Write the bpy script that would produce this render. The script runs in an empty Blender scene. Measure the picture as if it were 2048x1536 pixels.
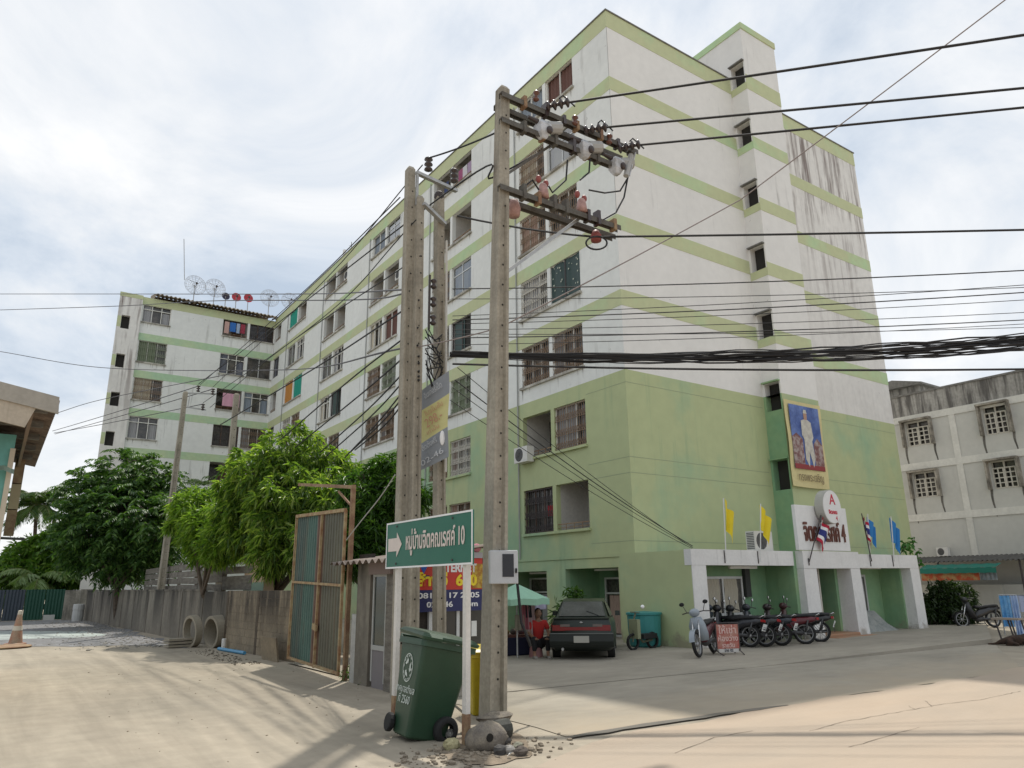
import bpy, math, random
import numpy as np
from mathutils import Vector, Matrix

scene = bpy.context.scene
COL = scene.collection
R_ = random.Random(11)

# ------------------------------------------------------------------ camera
CAM = Vector((-16.1028, -16.7079, 1.7))
F_PX = 1463.47            # focal length in pixels of a 2048 px wide frame
PITCH, ROLL, TH = 0.267293701, -0.0121874072, 0.607202129
def _basis():
    cp, sp = math.cos(PITCH), math.sin(PITCH)
    r = Vector((1, 0, 0)); u = Vector((0, -sp, cp)); d = Vector((0, cp, sp))
    cr, sr = math.cos(ROLL), math.sin(ROLL)
    r2 = cr * r + sr * u; u2 = -sr * r + cr * u
    c, s = math.cos(TH), math.sin(TH)
    def tob(w): return Vector((w.x * c + w.y * s, -w.x * s + w.y * c, w.z))
    return tob(r2), tob(u2), tob(d)
CR, CU, CD = _basis()
cam_data = bpy.data.cameras.new("camera")
cam_data.sensor_width = 36.0
cam_data.lens = F_PX / 2048 * 36.0
cam_data.clip_end = 3000
cam = bpy.data.objects.new("camera", cam_data)
COL.objects.link(cam)
m = Matrix((CR, CU, -CD)).transposed().to_4x4()
m.translation = CAM
cam.matrix_world = m
scene.camera = cam

# ------------------------------------------------------------------ sky, sun, exposure
SUN_EL = math.radians(60.5)
SUN_AZ = math.atan2(0.77, 0.65)            # direction towards the sun in the x-y plane
world = bpy.data.worlds.new("World"); scene.world = world
world.use_nodes = True
nt = world.node_tree; nt.nodes.clear()
def N(t, typ, **kw):
    n = t.nodes.new(typ)
    for k, v in kw.items():
        if k.startswith('i_'):
            n.inputs[int(k[2:]) if k[2:].isdigit() else k[2:].replace('_', ' ')].default_value = v
        else: setattr(n, k, v)
    return n
out = N(nt, 'ShaderNodeOutputWorld'); bg = N(nt, 'ShaderNodeBackground')
sky = N(nt, 'ShaderNodeTexSky', sky_type='NISHITA', sun_disc=False)
sky.sun_elevation = SUN_EL; sky.sun_rotation = math.pi / 2 - SUN_AZ
sky.dust_density = 2.0
tc = N(nt, 'ShaderNodeTexCoord'); sep = N(nt, 'ShaderNodeSeparateXYZ')
nt.links.new(tc.outputs['Generated'], sep.inputs[0])
mz = N(nt, 'ShaderNodeMath', operation='MAXIMUM', i_1=0.0); az = N(nt, 'ShaderNodeMath', operation='ADD', i_1=0.32)
nt.links.new(sep.outputs[2], mz.inputs[0]); nt.links.new(mz.outputs[0], az.inputs[0])
dx = N(nt, 'ShaderNodeMath', operation='DIVIDE'); dy = N(nt, 'ShaderNodeMath', operation='DIVIDE')
nt.links.new(sep.outputs[0], dx.inputs[0]); nt.links.new(az.outputs[0], dx.inputs[1])
nt.links.new(sep.outputs[1], dy.inputs[0]); nt.links.new(az.outputs[0], dy.inputs[1])
cmb = N(nt, 'ShaderNodeCombineXYZ', i_2=3.7)
nt.links.new(dx.outputs[0], cmb.inputs[0]); nt.links.new(dy.outputs[0], cmb.inputs[1])
cn = N(nt, 'ShaderNodeTexNoise', i_Scale=1.5, i_Detail=10.0, i_Roughness=0.6, i_Distortion=0.5)
nt.links.new(cmb.outputs[0], cn.inputs['Vector'])
cr_ = N(nt, 'ShaderNodeValToRGB')
el = cr_.color_ramp.elements
el[0].position = 0.37; el[0].color = (4.5, 5.3, 6.3, 1)
el[1].position = 0.66; el[1].color = (9.0, 9.0, 8.95, 1)
e = el.new(0.48); e.color = (6.3, 6.85, 7.5, 1)
e = el.new(0.56); e.color = (7.6, 7.85, 8.1, 1)
nt.links.new(cn.outputs[0], cr_.inputs[0])
mx = N(nt, 'ShaderNodeMix', data_type='RGBA'); mx.inputs[0].default_value = 0.9
nt.links.new(sky.outputs[0], mx.inputs[6]); nt.links.new(cr_.outputs[0], mx.inputs[7])
nt.links.new(mx.outputs[2], bg.inputs[0]); bg.inputs[1].default_value = 0.1
nt.links.new(bg.outputs[0], out.inputs[0])

sun_d = bpy.data.lights.new("sun", 'SUN'); sun_d.energy = 3.0; sun_d.angle = math.radians(1.2)
sun_d.color = (1.0, 0.95, 0.86)
sun = bpy.data.objects.new("sun", sun_d); COL.objects.link(sun)
sv = Vector((math.cos(SUN_AZ) * math.cos(SUN_EL), math.sin(SUN_AZ) * math.cos(SUN_EL), math.sin(SUN_EL)))
sun.rotation_euler = sv.to_track_quat('Z', 'Y').to_euler()
sun.location = (0, 0, 60)
scene.view_settings.view_transform = 'Standard'
scene.view_settings.look = 'None'
scene.view_settings.exposure = 0.26
scene.view_settings.gamma = 1.0
scene.view_settings.use_curve_mapping = False
scene.render.engine = 'CYCLES'
scene.cycles.use_denoising = True
scene.cycles.max_bounces = 6
scene.cycles.transparent_max_bounces = 12

# ------------------------------------------------------------------ photo-measurement helpers (pixel -> real point at a real depth)
def ray(x, y): return CR * ((x - 1024) / F_PX) + CU * ((768 - y) / F_PX) + CD
def gz(x, y, z=0.0):
    d = ray(x, y); return CAM + d * ((z - CAM.z) / d.z)
def ox(x, y, X):
    d = ray(x, y); return CAM + d * ((X - CAM.x) / d.x)
def oy(x, y, Y):
    d = ray(x, y); return CAM + d * ((Y - CAM.y) / d.y)
def od(x, y, dist):
    d = ray(x, y); return CAM + d * (dist / math.hypot(d.x, d.y))

# ------------------------------------------------------------------ object helpers
def tag(o, label=None, cat=None, group=None, kind=None):
    if label: o['label'] = label
    if cat: o['category'] = cat
    if group: o['group'] = group
    if kind: o['kind'] = kind
    return o
def thing(name, label, cat, loc=(0, 0, 0), rz=0.0, group=None):
    o = bpy.data.objects.new(name, None); COL.objects.link(o)
    o.empty_display_size = 0.2
    o.location = loc; o.rotation_euler = (0, 0, rz)
    o['label'] = label; o['category'] = cat
    if group: o['group'] = group
    return o
def wpos(o):
    p = Vector((0, 0, 0))
    while o is not None:
        p = p + Vector(o.location); o = o.parent
    return p
def place(me, name, parent=None, loc=(0, 0, 0), rz=0.0, rot=None):
    o = bpy.data.objects.new(name, me); COL.objects.link(o)
    o.location = loc; o.rotation_euler = rot or (0, 0, rz)
    if parent is not None: o.parent = parent
    return o
def copy_tree(o, parent=None):
    c = o.copy(); COL.objects.link(c)
    if parent is not None: c.parent = parent
    for ch in list(o.children): copy_tree(ch, c)
    return c

class MB:
    """collects polygons, builds one mesh"""
    def __init__(s): s.v = []; s.f = []; s.mi = []; s.cur = 0
    def poly(s, pts):
        n = len(s.v); s.v += [tuple(p) for p in pts]; s.f.append(tuple(range(n, n + len(pts)))); s.mi.append(s.cur); return s
    def box(s, x0, y0, z0, x1, y1, z1):
        return s.obox(((x0 + x1) / 2, (y0 + y1) / 2, (z0 + z1) / 2), (abs(x1 - x0) / 2, 0, 0), (0, abs(y1 - y0) / 2, 0), (0, 0, abs(z1 - z0) / 2))
    def obox(s, c, a, b, d):
        c, a, b, d = Vector(c), Vector(a), Vector(b), Vector(d)
        n = len(s.v)
        for k in (-1, 1):
            for j in (-1, 1):
                for i in (-1, 1): s.v.append(tuple(c + a * i + b * j + d * k))
        for q in ((0, 2, 3, 1), (4, 5, 7, 6), (0, 1, 5, 4), (2, 6, 7, 3), (0, 4, 6, 2), (1, 3, 7, 5)):
            s.f.append(tuple(n + i for i in q)); s.mi.append(s.cur)
        return s
    def bar(s, p, q, w, h, up=(0, 0, 1)):
        p, q = Vector(p), Vector(q); d = q - p
        a = d.cross(Vector(up))
        if a.length < 1e-6: a = d.cross(Vector((1, 0, 0)))
        a.normalize(); b = a.cross(d).normalized()
        return s.obox((p + q) / 2, d / 2, a * w / 2, b * h / 2)
    def tube(s, pts, r, n=6, r2=None, cap=True):
        pts = [Vector(p) for p in pts]; L = len(pts); base = len(s.v)
        up = Vector((0, 0, 1)); prev = None
        for i, p in enumerate(pts):
            d = (pts[min(i + 1, L - 1)] - pts[max(i - 1, 0)])
            if d.length < 1e-9: d = Vector((0, 0, 1))
            d.normalize()
            a = (prev - d * prev.dot(d)) if prev is not None else d.cross(up)
            if a.length < 1e-4: a = d.cross(Vector((1, 0, 0)))
            a.normalize(); prev = a; b = d.cross(a)
            rr = r if r2 is None else r + (r2 - r) * i / max(1, L - 1)
            if isinstance(r, (list, tuple)): rr = r[i]
            for k in range(n):
                t = 2 * math.pi * k / n
                s.v.append(tuple(p + (a * math.cos(t) + b * math.sin(t)) * rr))
        for i in range(L - 1):
            for k in range(n):
                k2 = (k + 1) % n
                s.f.append((base + i * n + k, base + i * n + k2, base + (i + 1) * n + k2, base + (i + 1) * n + k)); s.mi.append(s.cur)
        if cap:
            s.f.append(tuple(base + k for k in range(n))[::-1]); s.mi.append(s.cur)
            s.f.append(tuple(base + (L - 1) * n + k for k in range(n))); s.mi.append(s.cur)
        return s
    def lathe(s, prof, c=(0, 0, 0), n=12, axis='z', closed=False):
        base = len(s.v); L = len(prof); c = Vector(c)
        for r, z in prof:
            for k in range(n):
                t = 2 * math.pi * k / n
                x, y = r * math.cos(t), r * math.sin(t)
                p = {'z': (x, y, z), 'x': (z, x, y), 'y': (x, z, y)}[axis]
                s.v.append(tuple(c + Vector(p)))
        for i in range(L if closed else L - 1):
            i2 = (i + 1) % L
            for k in range(n):
                k2 = (k + 1) % n
                s.f.append((base + i * n + k, base + i * n + k2, base + i2 * n + k2, base + i2 * n + k)); s.mi.append(s.cur)
        return s
    def loft(s, rings, cap=True, closed=True):
        base = len(s.v); n = len(rings[0])
        for r in rings: s.v += [tuple(p) for p in r]
        for i in range(len(rings) - 1):
            for k in range(n if closed else n - 1):
                k2 = (k + 1) % n
                s.f.append((base + i * n + k, base + i * n + k2, base + (i + 1) * n + k2, base + (i + 1) * n + k)); s.mi.append(s.cur)
        if cap and closed:
            s.f.append(tuple(base + k for k in range(n))[::-1]); s.mi.append(s.cur)
            s.f.append(tuple(base + (len(rings) - 1) * n + k for k in range(n))); s.mi.append(s.cur)
        return s
    def prism(s, pts, depth):
        """pts: closed outline; extruded by vector depth"""
        d = Vector(depth); a = [Vector(p) for p in pts]; b = [p + d for p in a]; n = len(a)
        s.poly(a[::-1]); s.poly(b)
        for i in range(n): s.poly([a[i], a[(i + 1) % n], b[(i + 1) % n], b[i]])
        return s
    def grid(s, fn, nu, nv):
        base = len(s.v)
        for j in range(nv + 1):
            for i in range(nu + 1): s.v.append(tuple(fn(i / nu, j / nv)))
        for j in range(nv):
            for i in range(nu):
                a = base + j * (nu + 1) + i
                s.f.append((a, a + 1, a + nu + 2, a + nu + 1)); s.mi.append(s.cur)
        return s
    def ball(s, c, rx, ry=None, rz=None, nu=10, nv=7, jit=0.0, rnd=None):
        ry = ry or rx; rz = rz or rx; base = len(s.v)
        for j in range(nv + 1):
            t = math.pi * j / nv
            for i in range(nu):
                p = 2 * math.pi * i / nu
                k = 1 + (rnd.uniform(-jit, jit) if rnd and 0 < j < nv else 0)
                s.v.append((c[0] + rx * k * math.sin(t) * math.cos(p), c[1] + ry * k * math.sin(t) * math.sin(p), c[2] - rz * math.cos(t) * (k if 0 < j < nv else 1)))
        for j in range(nv):
            for i in range(nu):
                i2 = (i + 1) % nu
                s.f.append((base + j * nu + i, base + j * nu + i2, base + (j + 1) * nu + i2, base + (j + 1) * nu + i)); s.mi.append(s.cur)
        return s
    def mesh(s, name, mats, smooth=False):
        me = bpy.data.meshes.new(name); me.from_pydata(s.v, [], s.f)
        mats = mats if isinstance(mats, (list, tuple)) else [mats]
        for mm in mats: me.materials.append(mm)
        if len(mats) > 1: me.polygons.foreach_set('material_index', s.mi)
        if smooth: me.polygons.foreach_set('use_smooth', [True] * len(me.polygons))
        me.update(); return me
    def build(s, name, mats, parent=None, smooth=False, local=False, recenter=True):
        """world coordinates unless local; a parentless mesh gets its origin at its base centre"""
        if parent is not None and not local:
            o = wpos(parent); s.v = [(a - o.x, b - o.y, c - o.z) for a, b, c in s.v]
        loc = (0, 0, 0)
        if parent is None and recenter and s.v:
            A = np.array(s.v); lo = A.min(0); hi = A.max(0)
            loc = ((lo[0] + hi[0]) / 2, (lo[1] + hi[1]) / 2, lo[2])
            s.v = [tuple(q) for q in (A - np.array(loc))]
        return place(s.mesh(name, mats, smooth), name, parent, loc)

def bevel(o, w, seg=2):
    b = o.modifiers.new("bevel", 'BEVEL'); b.width = w; b.segments = seg; b.limit_method = 'ANGLE'; return o

# ------------------------------------------------------------------ materials
MATS = {}
def mat(name, col, rough=0.8, metal=0.0, var=0.12, scale=3.0, col2=None, bump=0.0, bscale=40.0, streak=None, streak_amt=0.0, spec=0.4, stretch=(1, 1, 1), lo=0.38, hi=0.66, streak2=0.0, sz=0.07, objc=False, thr=0.56, zfade=None, spots=None, drift=None, ruts=0.0, ss=3.2, splash=None):
    """principled with noise-varied colour, optional second colour patches, run-down dirt streaks and fine bump"""
    if name in MATS: return MATS[name]
    M_ = bpy.data.materials.new(name); M_.use_nodes = True; t = M_.node_tree
    b = t.nodes['Principled BSDF']; b.inputs['Roughness'].default_value = rough; b.inputs['Metallic'].default_value = metal
    b.inputs['Specular IOR Level'].default_value = spec
    L = t.links.new
    if objc:
        g = N(t, 'ShaderNodeTexCoord'); pos = g.outputs['Object']
    else:
        g = N(t, 'ShaderNodeNewGeometry'); pos = g.outputs['Position']
    mp = N(t, 'ShaderNodeMapping'); mp.inputs['Scale'].default_value = stretch; L(pos, mp.inputs[0])
    n1 = N(t, 'ShaderNodeTexNoise', i_Scale=scale, i_Detail=6.0, i_Roughness=0.6); L(mp.outputs[0], n1.inputs['Vector'])
    r = N(t, 'ShaderNodeMapRange'); r.inputs[1].default_value = lo; r.inputs[2].default_value = hi; L(n1.outputs[0], r.inputs[0])
    mxc = N(t, 'ShaderNodeMix', data_type='RGBA')
    c2 = col2 or tuple(c * (1 - var) for c in col)
    mxc.inputs[6].default_value = (*col, 1); mxc.inputs[7].default_value = (*c2, 1)
    L(r.outputs[0], mxc.inputs[0]); cur = mxc.outputs[2]
    # finer mottling
    n2 = N(t, 'ShaderNodeTexNoise', i_Scale=scale * 9, i_Detail=4.0); L(mp.outputs[0], n2.inputs['Vector'])
    r2 = N(t, 'ShaderNodeMapRange'); r2.inputs[1].default_value = 0.3; r2.inputs[2].default_value = 0.7; r2.inputs[3].default_value = 1 - var * 0.6; r2.inputs[4].default_value = 1 + var * 0.4
    L(n2.outputs[0], r2.inputs[0])
    ml = N(t, 'ShaderNodeMix', data_type='RGBA', blend_type='MULTIPLY'); ml.inputs[0].default_value = 1
    L(cur, ml.inputs[6]); L(r2.outputs[0], ml.inputs[7]); cur = ml.outputs[2]
    if streak:
        m2 = N(t, 'ShaderNodeMapping'); m2.inputs['Scale'].default_value = (1, 1, sz); L(pos, m2.inputs[0])
        n3 = N(t, 'ShaderNodeTexNoise', i_Scale=ss, i_Detail=5.0, i_Roughness=0.65); L(m2.outputs[0], n3.inputs['Vector'])
        r3 = N(t, 'ShaderNodeMapRange'); r3.inputs[1].default_value = thr; r3.inputs[2].default_value = thr + 0.16; L(n3.outputs[0], r3.inputs[0])
        n4 = N(t, 'ShaderNodeTexNoise', i_Scale=0.42, i_Detail=3.0); L(pos, n4.inputs['Vector'])
        r4 = N(t, 'ShaderNodeMapRange'); r4.inputs[1].default_value = 0.5 - streak2; r4.inputs[2].default_value = 0.66 - streak2; L(n4.outputs[0], r4.inputs[0])
        mu = N(t, 'ShaderNodeMath', operation='MULTIPLY'); L(r3.outputs[0], mu.inputs[0]); L(r4.outputs[0], mu.inputs[1])
        mu2 = N(t, 'ShaderNodeMath', operation='MULTIPLY', i_1=streak_amt); L(mu.outputs[0], mu2.inputs[0])
        if zfade:                                           # dirt that has run down from the top of the wall
            sx_ = N(t, 'ShaderNodeSeparateXYZ'); L(pos, sx_.inputs[0]); rz2 = N(t, 'ShaderNodeMapRange'); rz2.inputs[1].default_value = zfade[0]; rz2.inputs[2].default_value = zfade[1]; rz2.inputs[3].default_value = zfade[2]
            L(sx_.outputs[2], rz2.inputs[0]); mu3 = N(t, 'ShaderNodeMath', operation='MULTIPLY'); L(mu2.outputs[0], mu3.inputs[0]); L(rz2.outputs[0], mu3.inputs[1]); mu2 = mu3
        ms = N(t, 'ShaderNodeMix', data_type='RGBA'); L(mu2.outputs[0], ms.inputs[0]); L(cur, ms.inputs[6]); ms.inputs[7].default_value = (*streak, 1); cur = ms.outputs[2]
    if spots:                                               # flaked and mouldy specks
        n6 = N(t, 'ShaderNodeTexNoise', i_Scale=2.6, i_Detail=9.0, i_Roughness=0.75); L(pos, n6.inputs['Vector'])
        r6_ = N(t, 'ShaderNodeMapRange'); r6_.inputs[1].default_value = spots[0]; r6_.inputs[2].default_value = spots[0] + 0.04; r6_.inputs[4].default_value = spots[1]; L(n6.outputs[0], r6_.inputs[0])
        m6 = N(t, 'ShaderNodeMix', data_type='RGBA'); L(r6_.outputs[0], m6.inputs[0]); L(cur, m6.inputs[6]); m6.inputs[7].default_value = (0.25, 0.24, 0.22, 1); cur = m6.outputs[2]
    if ruts:                                                # wheel-worn streaks along the lane
        m7 = N(t, 'ShaderNodeMapping'); m7.inputs['Scale'].default_value = (1.7, 0.16, 1); m7.inputs['Rotation'].default_value = (0, 0, 0.12); L(pos, m7.inputs[0])
        n7 = N(t, 'ShaderNodeTexNoise', i_Scale=1.0, i_Detail=7.0, i_Roughness=0.65, i_Distortion=0.6); L(m7.outputs[0], n7.inputs['Vector'])
        r7 = N(t, 'ShaderNodeMapRange'); r7.inputs[1].default_value = 0.35; r7.inputs[2].default_value = 0.65; r7.inputs[3].default_value = 1 - ruts; r7.inputs[4].default_value = 1 + ruts * 0.5; L(n7.outputs[0], r7.inputs[0])
        m8 = N(t, 'ShaderNodeMix', data_type='RGBA', blend_type='MULTIPLY'); m8.inputs[0].default_value = 1; L(cur, m8.inputs[6]); L(r7.outputs[0], m8.inputs[7]); cur = m8.outputs[2]
    if splash:                                              # mud splashed up from the ground, broken by noise
        sA = N(t, 'ShaderNodeSeparateXYZ'); L(pos, sA.inputs[0]); nA = N(t, 'ShaderNodeTexNoise', i_Scale=3.5, i_Detail=8.0, i_Roughness=0.7); L(pos, nA.inputs['Vector'])
        aA = N(t, 'ShaderNodeMath', operation='MULTIPLY_ADD', i_1=1.6, i_2=-0.8); L(nA.outputs[0], aA.inputs[0]); dA = N(t, 'ShaderNodeMath', operation='ADD'); L(sA.outputs[2], dA.inputs[0]); L(aA.outputs[0], dA.inputs[1])
        rA = N(t, 'ShaderNodeMapRange'); rA.inputs[1].default_value = splash; rA.inputs[2].default_value = splash - 0.3; rA.inputs[4].default_value = 0.7; L(dA.outputs[0], rA.inputs[0])
        mA = N(t, 'ShaderNodeMix', data_type='RGBA'); L(rA.outputs[0], mA.inputs[0]); L(cur, mA.inputs[6]); mA.inputs[7].default_value = (0.27, 0.235, 0.18, 1); cur = mA.outputs[2]
    if drift:                                               # sand blown over the edge of the slab
        s9 = N(t, 'ShaderNodeSeparateXYZ'); L(pos, s9.inputs[0]); n9 = N(t, 'ShaderNodeTexNoise', i_Scale=0.9, i_Detail=7.0, i_Roughness=0.65); L(pos, n9.inputs['Vector'])
        a9 = N(t, 'ShaderNodeMath', operation='MULTIPLY_ADD', i_1=4.2, i_2=-2.1); L(n9.outputs[0], a9.inputs[0]); d9 = N(t, 'ShaderNodeMath', operation='ADD'); L(s9.outputs[1], d9.inputs[0]); L(a9.outputs[0], d9.inputs[1])
        r9 = N(t, 'ShaderNodeMapRange'); r9.inputs[1].default_value = drift[1]; r9.inputs[2].default_value = drift[0]; L(d9.outputs[0], r9.inputs[0])
        m9 = N(t, 'ShaderNodeMix', data_type='RGBA'); L(r9.outputs[0], m9.inputs[0]); L(cur, m9.inputs[6]); m9.inputs[7].default_value = (*drift[2], 1); cur = m9.outputs[2]
    L(cur, b.inputs['Base Color'])
    if bump > 0:
        n5 = N(t, 'ShaderNodeTexNoise', i_Scale=bscale, i_Detail=4.0); L(pos, n5.inputs['Vector'])
        bp = N(t, 'ShaderNodeBump', i_Strength=bump, i_Distance=0.02); L(n5.outputs[0], bp.inputs['Height']); L(bp.outputs[0], b.inputs['Normal'])
    MATS[name] = M_; return M_
def flat(name, col, rough=0.7, metal=0.0, spec=0.4, var=0.06, scale=6.0, objc=True): return mat(name, col, rough, metal, var=var, scale=scale, spec=spec, objc=objc)
def leafmat(name, cols, rough=0.45, trans=0.35):
    if name in MATS: return MATS[name]
    M_ = bpy.data.materials.new(name); M_.use_nodes = True; t = M_.node_tree; L = t.links.new
    b = t.nodes['Principled BSDF']; b.inputs['Roughness'].default_value = rough; b.inputs['Specular IOR Level'].default_value = 0.35
    g = N(t, 'ShaderNodeNewGeometry'); cr = N(t, 'ShaderNodeValToRGB'); e = cr.color_ramp.elements
    while len(e) < len(cols): e.new(0.5)
    for i, c in enumerate(cols):
        e[i].position = i / (len(cols) - 1); e[i].color = (*c, 1)
    L(g.outputs['Random Per Island'], cr.inputs[0]); L(cr.outputs[0], b.inputs['Base Color'])
    tr = N(t, 'ShaderNodeBsdfTranslucent'); hs = N(t, 'ShaderNodeMix', data_type='RGBA', blend_type='MULTIPLY'); hs.inputs[0].default_value = 1
    hs.inputs[7].default_value = (1.35, 1.5, 0.6, 1); L(cr.outputs[0], hs.inputs[6]); L(hs.outputs[2], tr.inputs[0])
    mxs = N(t, 'ShaderNodeMixShader'); mxs.inputs[0].default_value = trans
    L(b.outputs[0], mxs.inputs[1]); L(tr.outputs[0], mxs.inputs[2]); L(mxs.outputs[0], t.nodes['Material Output'].inputs[0])
    MATS[name] = M_; return M_
def glassmat(name, tint=(0.75, 0.8, 0.82), refl=0.22):
    if name in MATS: return MATS[name]
    M_ = bpy.data.materials.new(name); M_.use_nodes = True; t = M_.node_tree; L = t.links.new
    tr = N(t, 'ShaderNodeBsdfTransparent'); tr.inputs[0].default_value = (*tint, 1)
    gl = N(t, 'ShaderNodeBsdfGlossy'); gl.inputs['Roughness'].default_value = 0.06
    fr = N(t, 'ShaderNodeFresnel', i_IOR=1.6); ad = N(t, 'ShaderNodeMath', operation='ADD', i_1=refl); L(fr.outputs[0], ad.inputs[0])
    mxs = N(t, 'ShaderNodeMixShader'); L(ad.outputs[0], mxs.inputs[0]); L(tr.outputs[0], mxs.inputs[1]); L(gl.outputs[0], mxs.inputs[2])
    L(mxs.outputs[0], t.nodes['Material Output'].inputs[0]); MATS[name] = M_; return M_

WHITE = mat('white_wall_paint', (0.80, 0.785, 0.75), 0.85, var=0.06, scale=0.35, streak=(0.30, 0.29, 0.27), streak_amt=0.65, streak2=0.03, spots=(0.645, 0.55), bump=0.05, thr=0.6)
WHITE_L = mat('white_wall_paint_cool', (0.80, 0.81, 0.78), 0.85, var=0.07, scale=0.4, streak=(0.28, 0.27, 0.25), streak_amt=0.7, streak2=0.06, bump=0.05, thr=0.56, spots=(0.63, 0.65))
WHITE_S = mat('white_wall_stained', (0.79, 0.77, 0.73), 0.85, var=0.1, scale=0.4, streak=(0.22, 0.18, 0.165), streak_amt=0.95, streak2=0.16, bump=0.05, thr=0.47, zfade=(12.0, 19, 0.10), spots=(0.645, 0.5))
BAND = mat('pale_green_band', (0.54, 0.57, 0.34), 0.8, scale=0.35, col2=(0.47, 0.64, 0.37), var=0.08, lo=0.5, hi=0.7)
GREEN = mat('green_wall_paint', (0.465, 0.515, 0.285), 0.8, scale=0.24, col2=(0.29, 0.46, 0.30), var=0.08, lo=0.5, hi=0.72, streak=(0.24, 0.36, 0.22), streak_amt=0.5, streak2=0.05, bump=0.05, thr=0.54, spots=(0.67, 0.35), splash=0.35)
GREEN_D = mat('deep_green', (0.29, 0.43, 0.23), 0.75, scale=0.5, col2=(0.20, 0.37, 0.22), var=0.1, streak=(0.14, 0.24, 0.15), streak_amt=0.5, streak2=0.05, splash=0.3)  # deeper green for recess walls, tower side and pier
TRIMW = mat('white_trim', (0.80, 0.79, 0.76), 0.7, var=0.06, scale=2.0, streak=(0.35, 0.33, 0.30), streak_amt=0.5, thr=0.6)
LOGGIA = mat('loggia_plaster', (0.56, 0.54, 0.50), 0.9, var=0.15, scale=1.2)
DARKROOM = flat('dark_interior', (0.035, 0.033, 0.03), 0.9)  # near-black colour paints in the shade inside openings
ALU = flat('aluminium_frame', (0.62, 0.63, 0.62), 0.45, 0.3)
WOODW = flat('white_window_frame', (0.74, 0.73, 0.68), 0.6)
BROWNFR = flat('brown_window_frame', (0.16, 0.10, 0.07), 0.6)
IRONB = flat('brown_iron', (0.25, 0.17, 0.11), 0.7)
IRONW = flat('cream_iron', (0.60, 0.57, 0.50), 0.7)
IROND = flat('dark_iron', (0.07, 0.06, 0.06), 0.7)
GLASS = glassmat('window_glass')
GLASSB = glassmat('blue_window_glass', (0.35, 0.45, 0.5), 0.3)
CONC = mat('pole_concrete', (0.37, 0.335, 0.27), 0.9, var=0.25, scale=2.2, streak=(0.11, 0.09, 0.07), streak_amt=0.75, streak2=0.12, bump=0.25, bscale=30, thr=0.52, sz=0.05)
CONCG = mat('old_concrete', (0.38, 0.35, 0.30), 0.92, var=0.3, scale=1.3, streak=(0.06, 0.055, 0.045), streak_amt=0.85, streak2=0.16, bump=0.4, bscale=18, thr=0.46, sz=0.12)
CONCW = mat('grey_block_wall', (0.54, 0.54, 0.50), 0.9, var=0.07, scale=0.5, streak=(0.2, 0.19, 0.17), streak_amt=0.4, streak2=-0.04, bump=0.15, bscale=22, thr=0.56)
CONCP = mat('mouldy_parapet', (0.40, 0.39, 0.36), 0.92, var=0.25, scale=1.0, streak=(0.09, 0.085, 0.08), streak_amt=0.9, streak2=0.22, bump=0.2, thr=0.44, sz=0.1)
STEEL = mat('galvanised_steel', (0.46, 0.46, 0.45), 0.5, 0.55, var=0.2, scale=9)
STEELD = mat('weathered_steel_arm', (0.14, 0.135, 0.12), 0.75, 0.2, var=0.3, scale=6, col2=(0.10, 0.085, 0.07))
BLACK = flat('black_rubber', (0.018, 0.018, 0.018), 0.75)
CABLE = flat('black_cable', (0.022, 0.022, 0.024), 0.7)
RUST = mat('rusty_iron', (0.23, 0.13, 0.08), 0.85, var=0.3, scale=5, col2=(0.36, 0.26, 0.15))
YRUST = mat('rust_worn_ochre', (0.42, 0.33, 0.18), 0.75, var=0.25, scale=6, col2=(0.28, 0.14, 0.07))
# ================================================================== GROUND
GT = mat('tan_dusty_ground', (0.39, 0.34, 0.268), 0.95, var=0.14, scale=0.35, col2=(0.32, 0.285, 0.228), bump=0.35, bscale=14, spec=0.15, ruts=0.16)
GP = mat('pinkish_road', (0.45, 0.36, 0.275), 0.95, var=0.07, scale=0.3, col2=(0.39, 0.33, 0.265), bump=0.2, bscale=20, spec=0.15, stretch=(0.35, 1, 1))
GC = mat('worn_concrete_apron', (0.37, 0.335, 0.275), 0.9, var=0.12, scale=0.5, col2=(0.28, 0.255, 0.21), bump=0.25, bscale=16, spec=0.2, stretch=(0.5, 1, 1), drift=(-10.4, -7.6, (0.40, 0.335, 0.25)))
GG = mat('grey_gravel', (0.25, 0.25, 0.255), 0.95, var=0.45, scale=3.2, col2=(0.17, 0.165, 0.16), bump=0.8, bscale=9, spec=0.15)
def sheet(name, pts, z, m, kind='structure'):
    b = MB(); b.poly([(p[0], p[1], z) for p in pts]); o = b.build(name, m); o['kind'] = kind; return o
sheet('ground', [(-700, -300), (700, -300), (700, 900), (-700, 900)], 0.0, GT)
# forecourt: low apron, then the slab with its step
def outline(pts, per=0.5, jit=0.1, seed=1):
    r = random.Random(seed); o = []
    for i, p in enumerate(pts):
        q = pts[(i + 1) % len(pts)]; n = max(1, int(math.hypot(q[0] - p[0], q[1] - p[1]) / per))
        for k in range(n):
            t = k / n; j = jit if k else 0
            o.append((p[0] + (q[0] - p[0]) * t + r.uniform(-j, j), p[1] + (q[1] - p[1]) * t + r.uniform(-j, j)))
    return o
sheet('forecourt_apron', outline([(-10.4, -9.5), (-9.0, -9.62), (0.5, -9.9), (6.4, -6.9), (1.8, -6.6), (-10.2, -6.0), (-10.2, -7.4)], 0.7, 0.06), 0.008, GC)
b = MB()
N_ = 12; A = []; Bk = []
for i in range(N_ + 1):
    t = i / N_; x = -10.2 + 16.6 * t
    z = 0.014 + 0.12 * max(0, (t - 0.45) / 0.55)
    A.append((x, -6.02 - 0.85 * t, z)); Bk.append((-10.2 + 27 * t, 1.0 if t < 0.9 else 0.2, 0.03))
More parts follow.
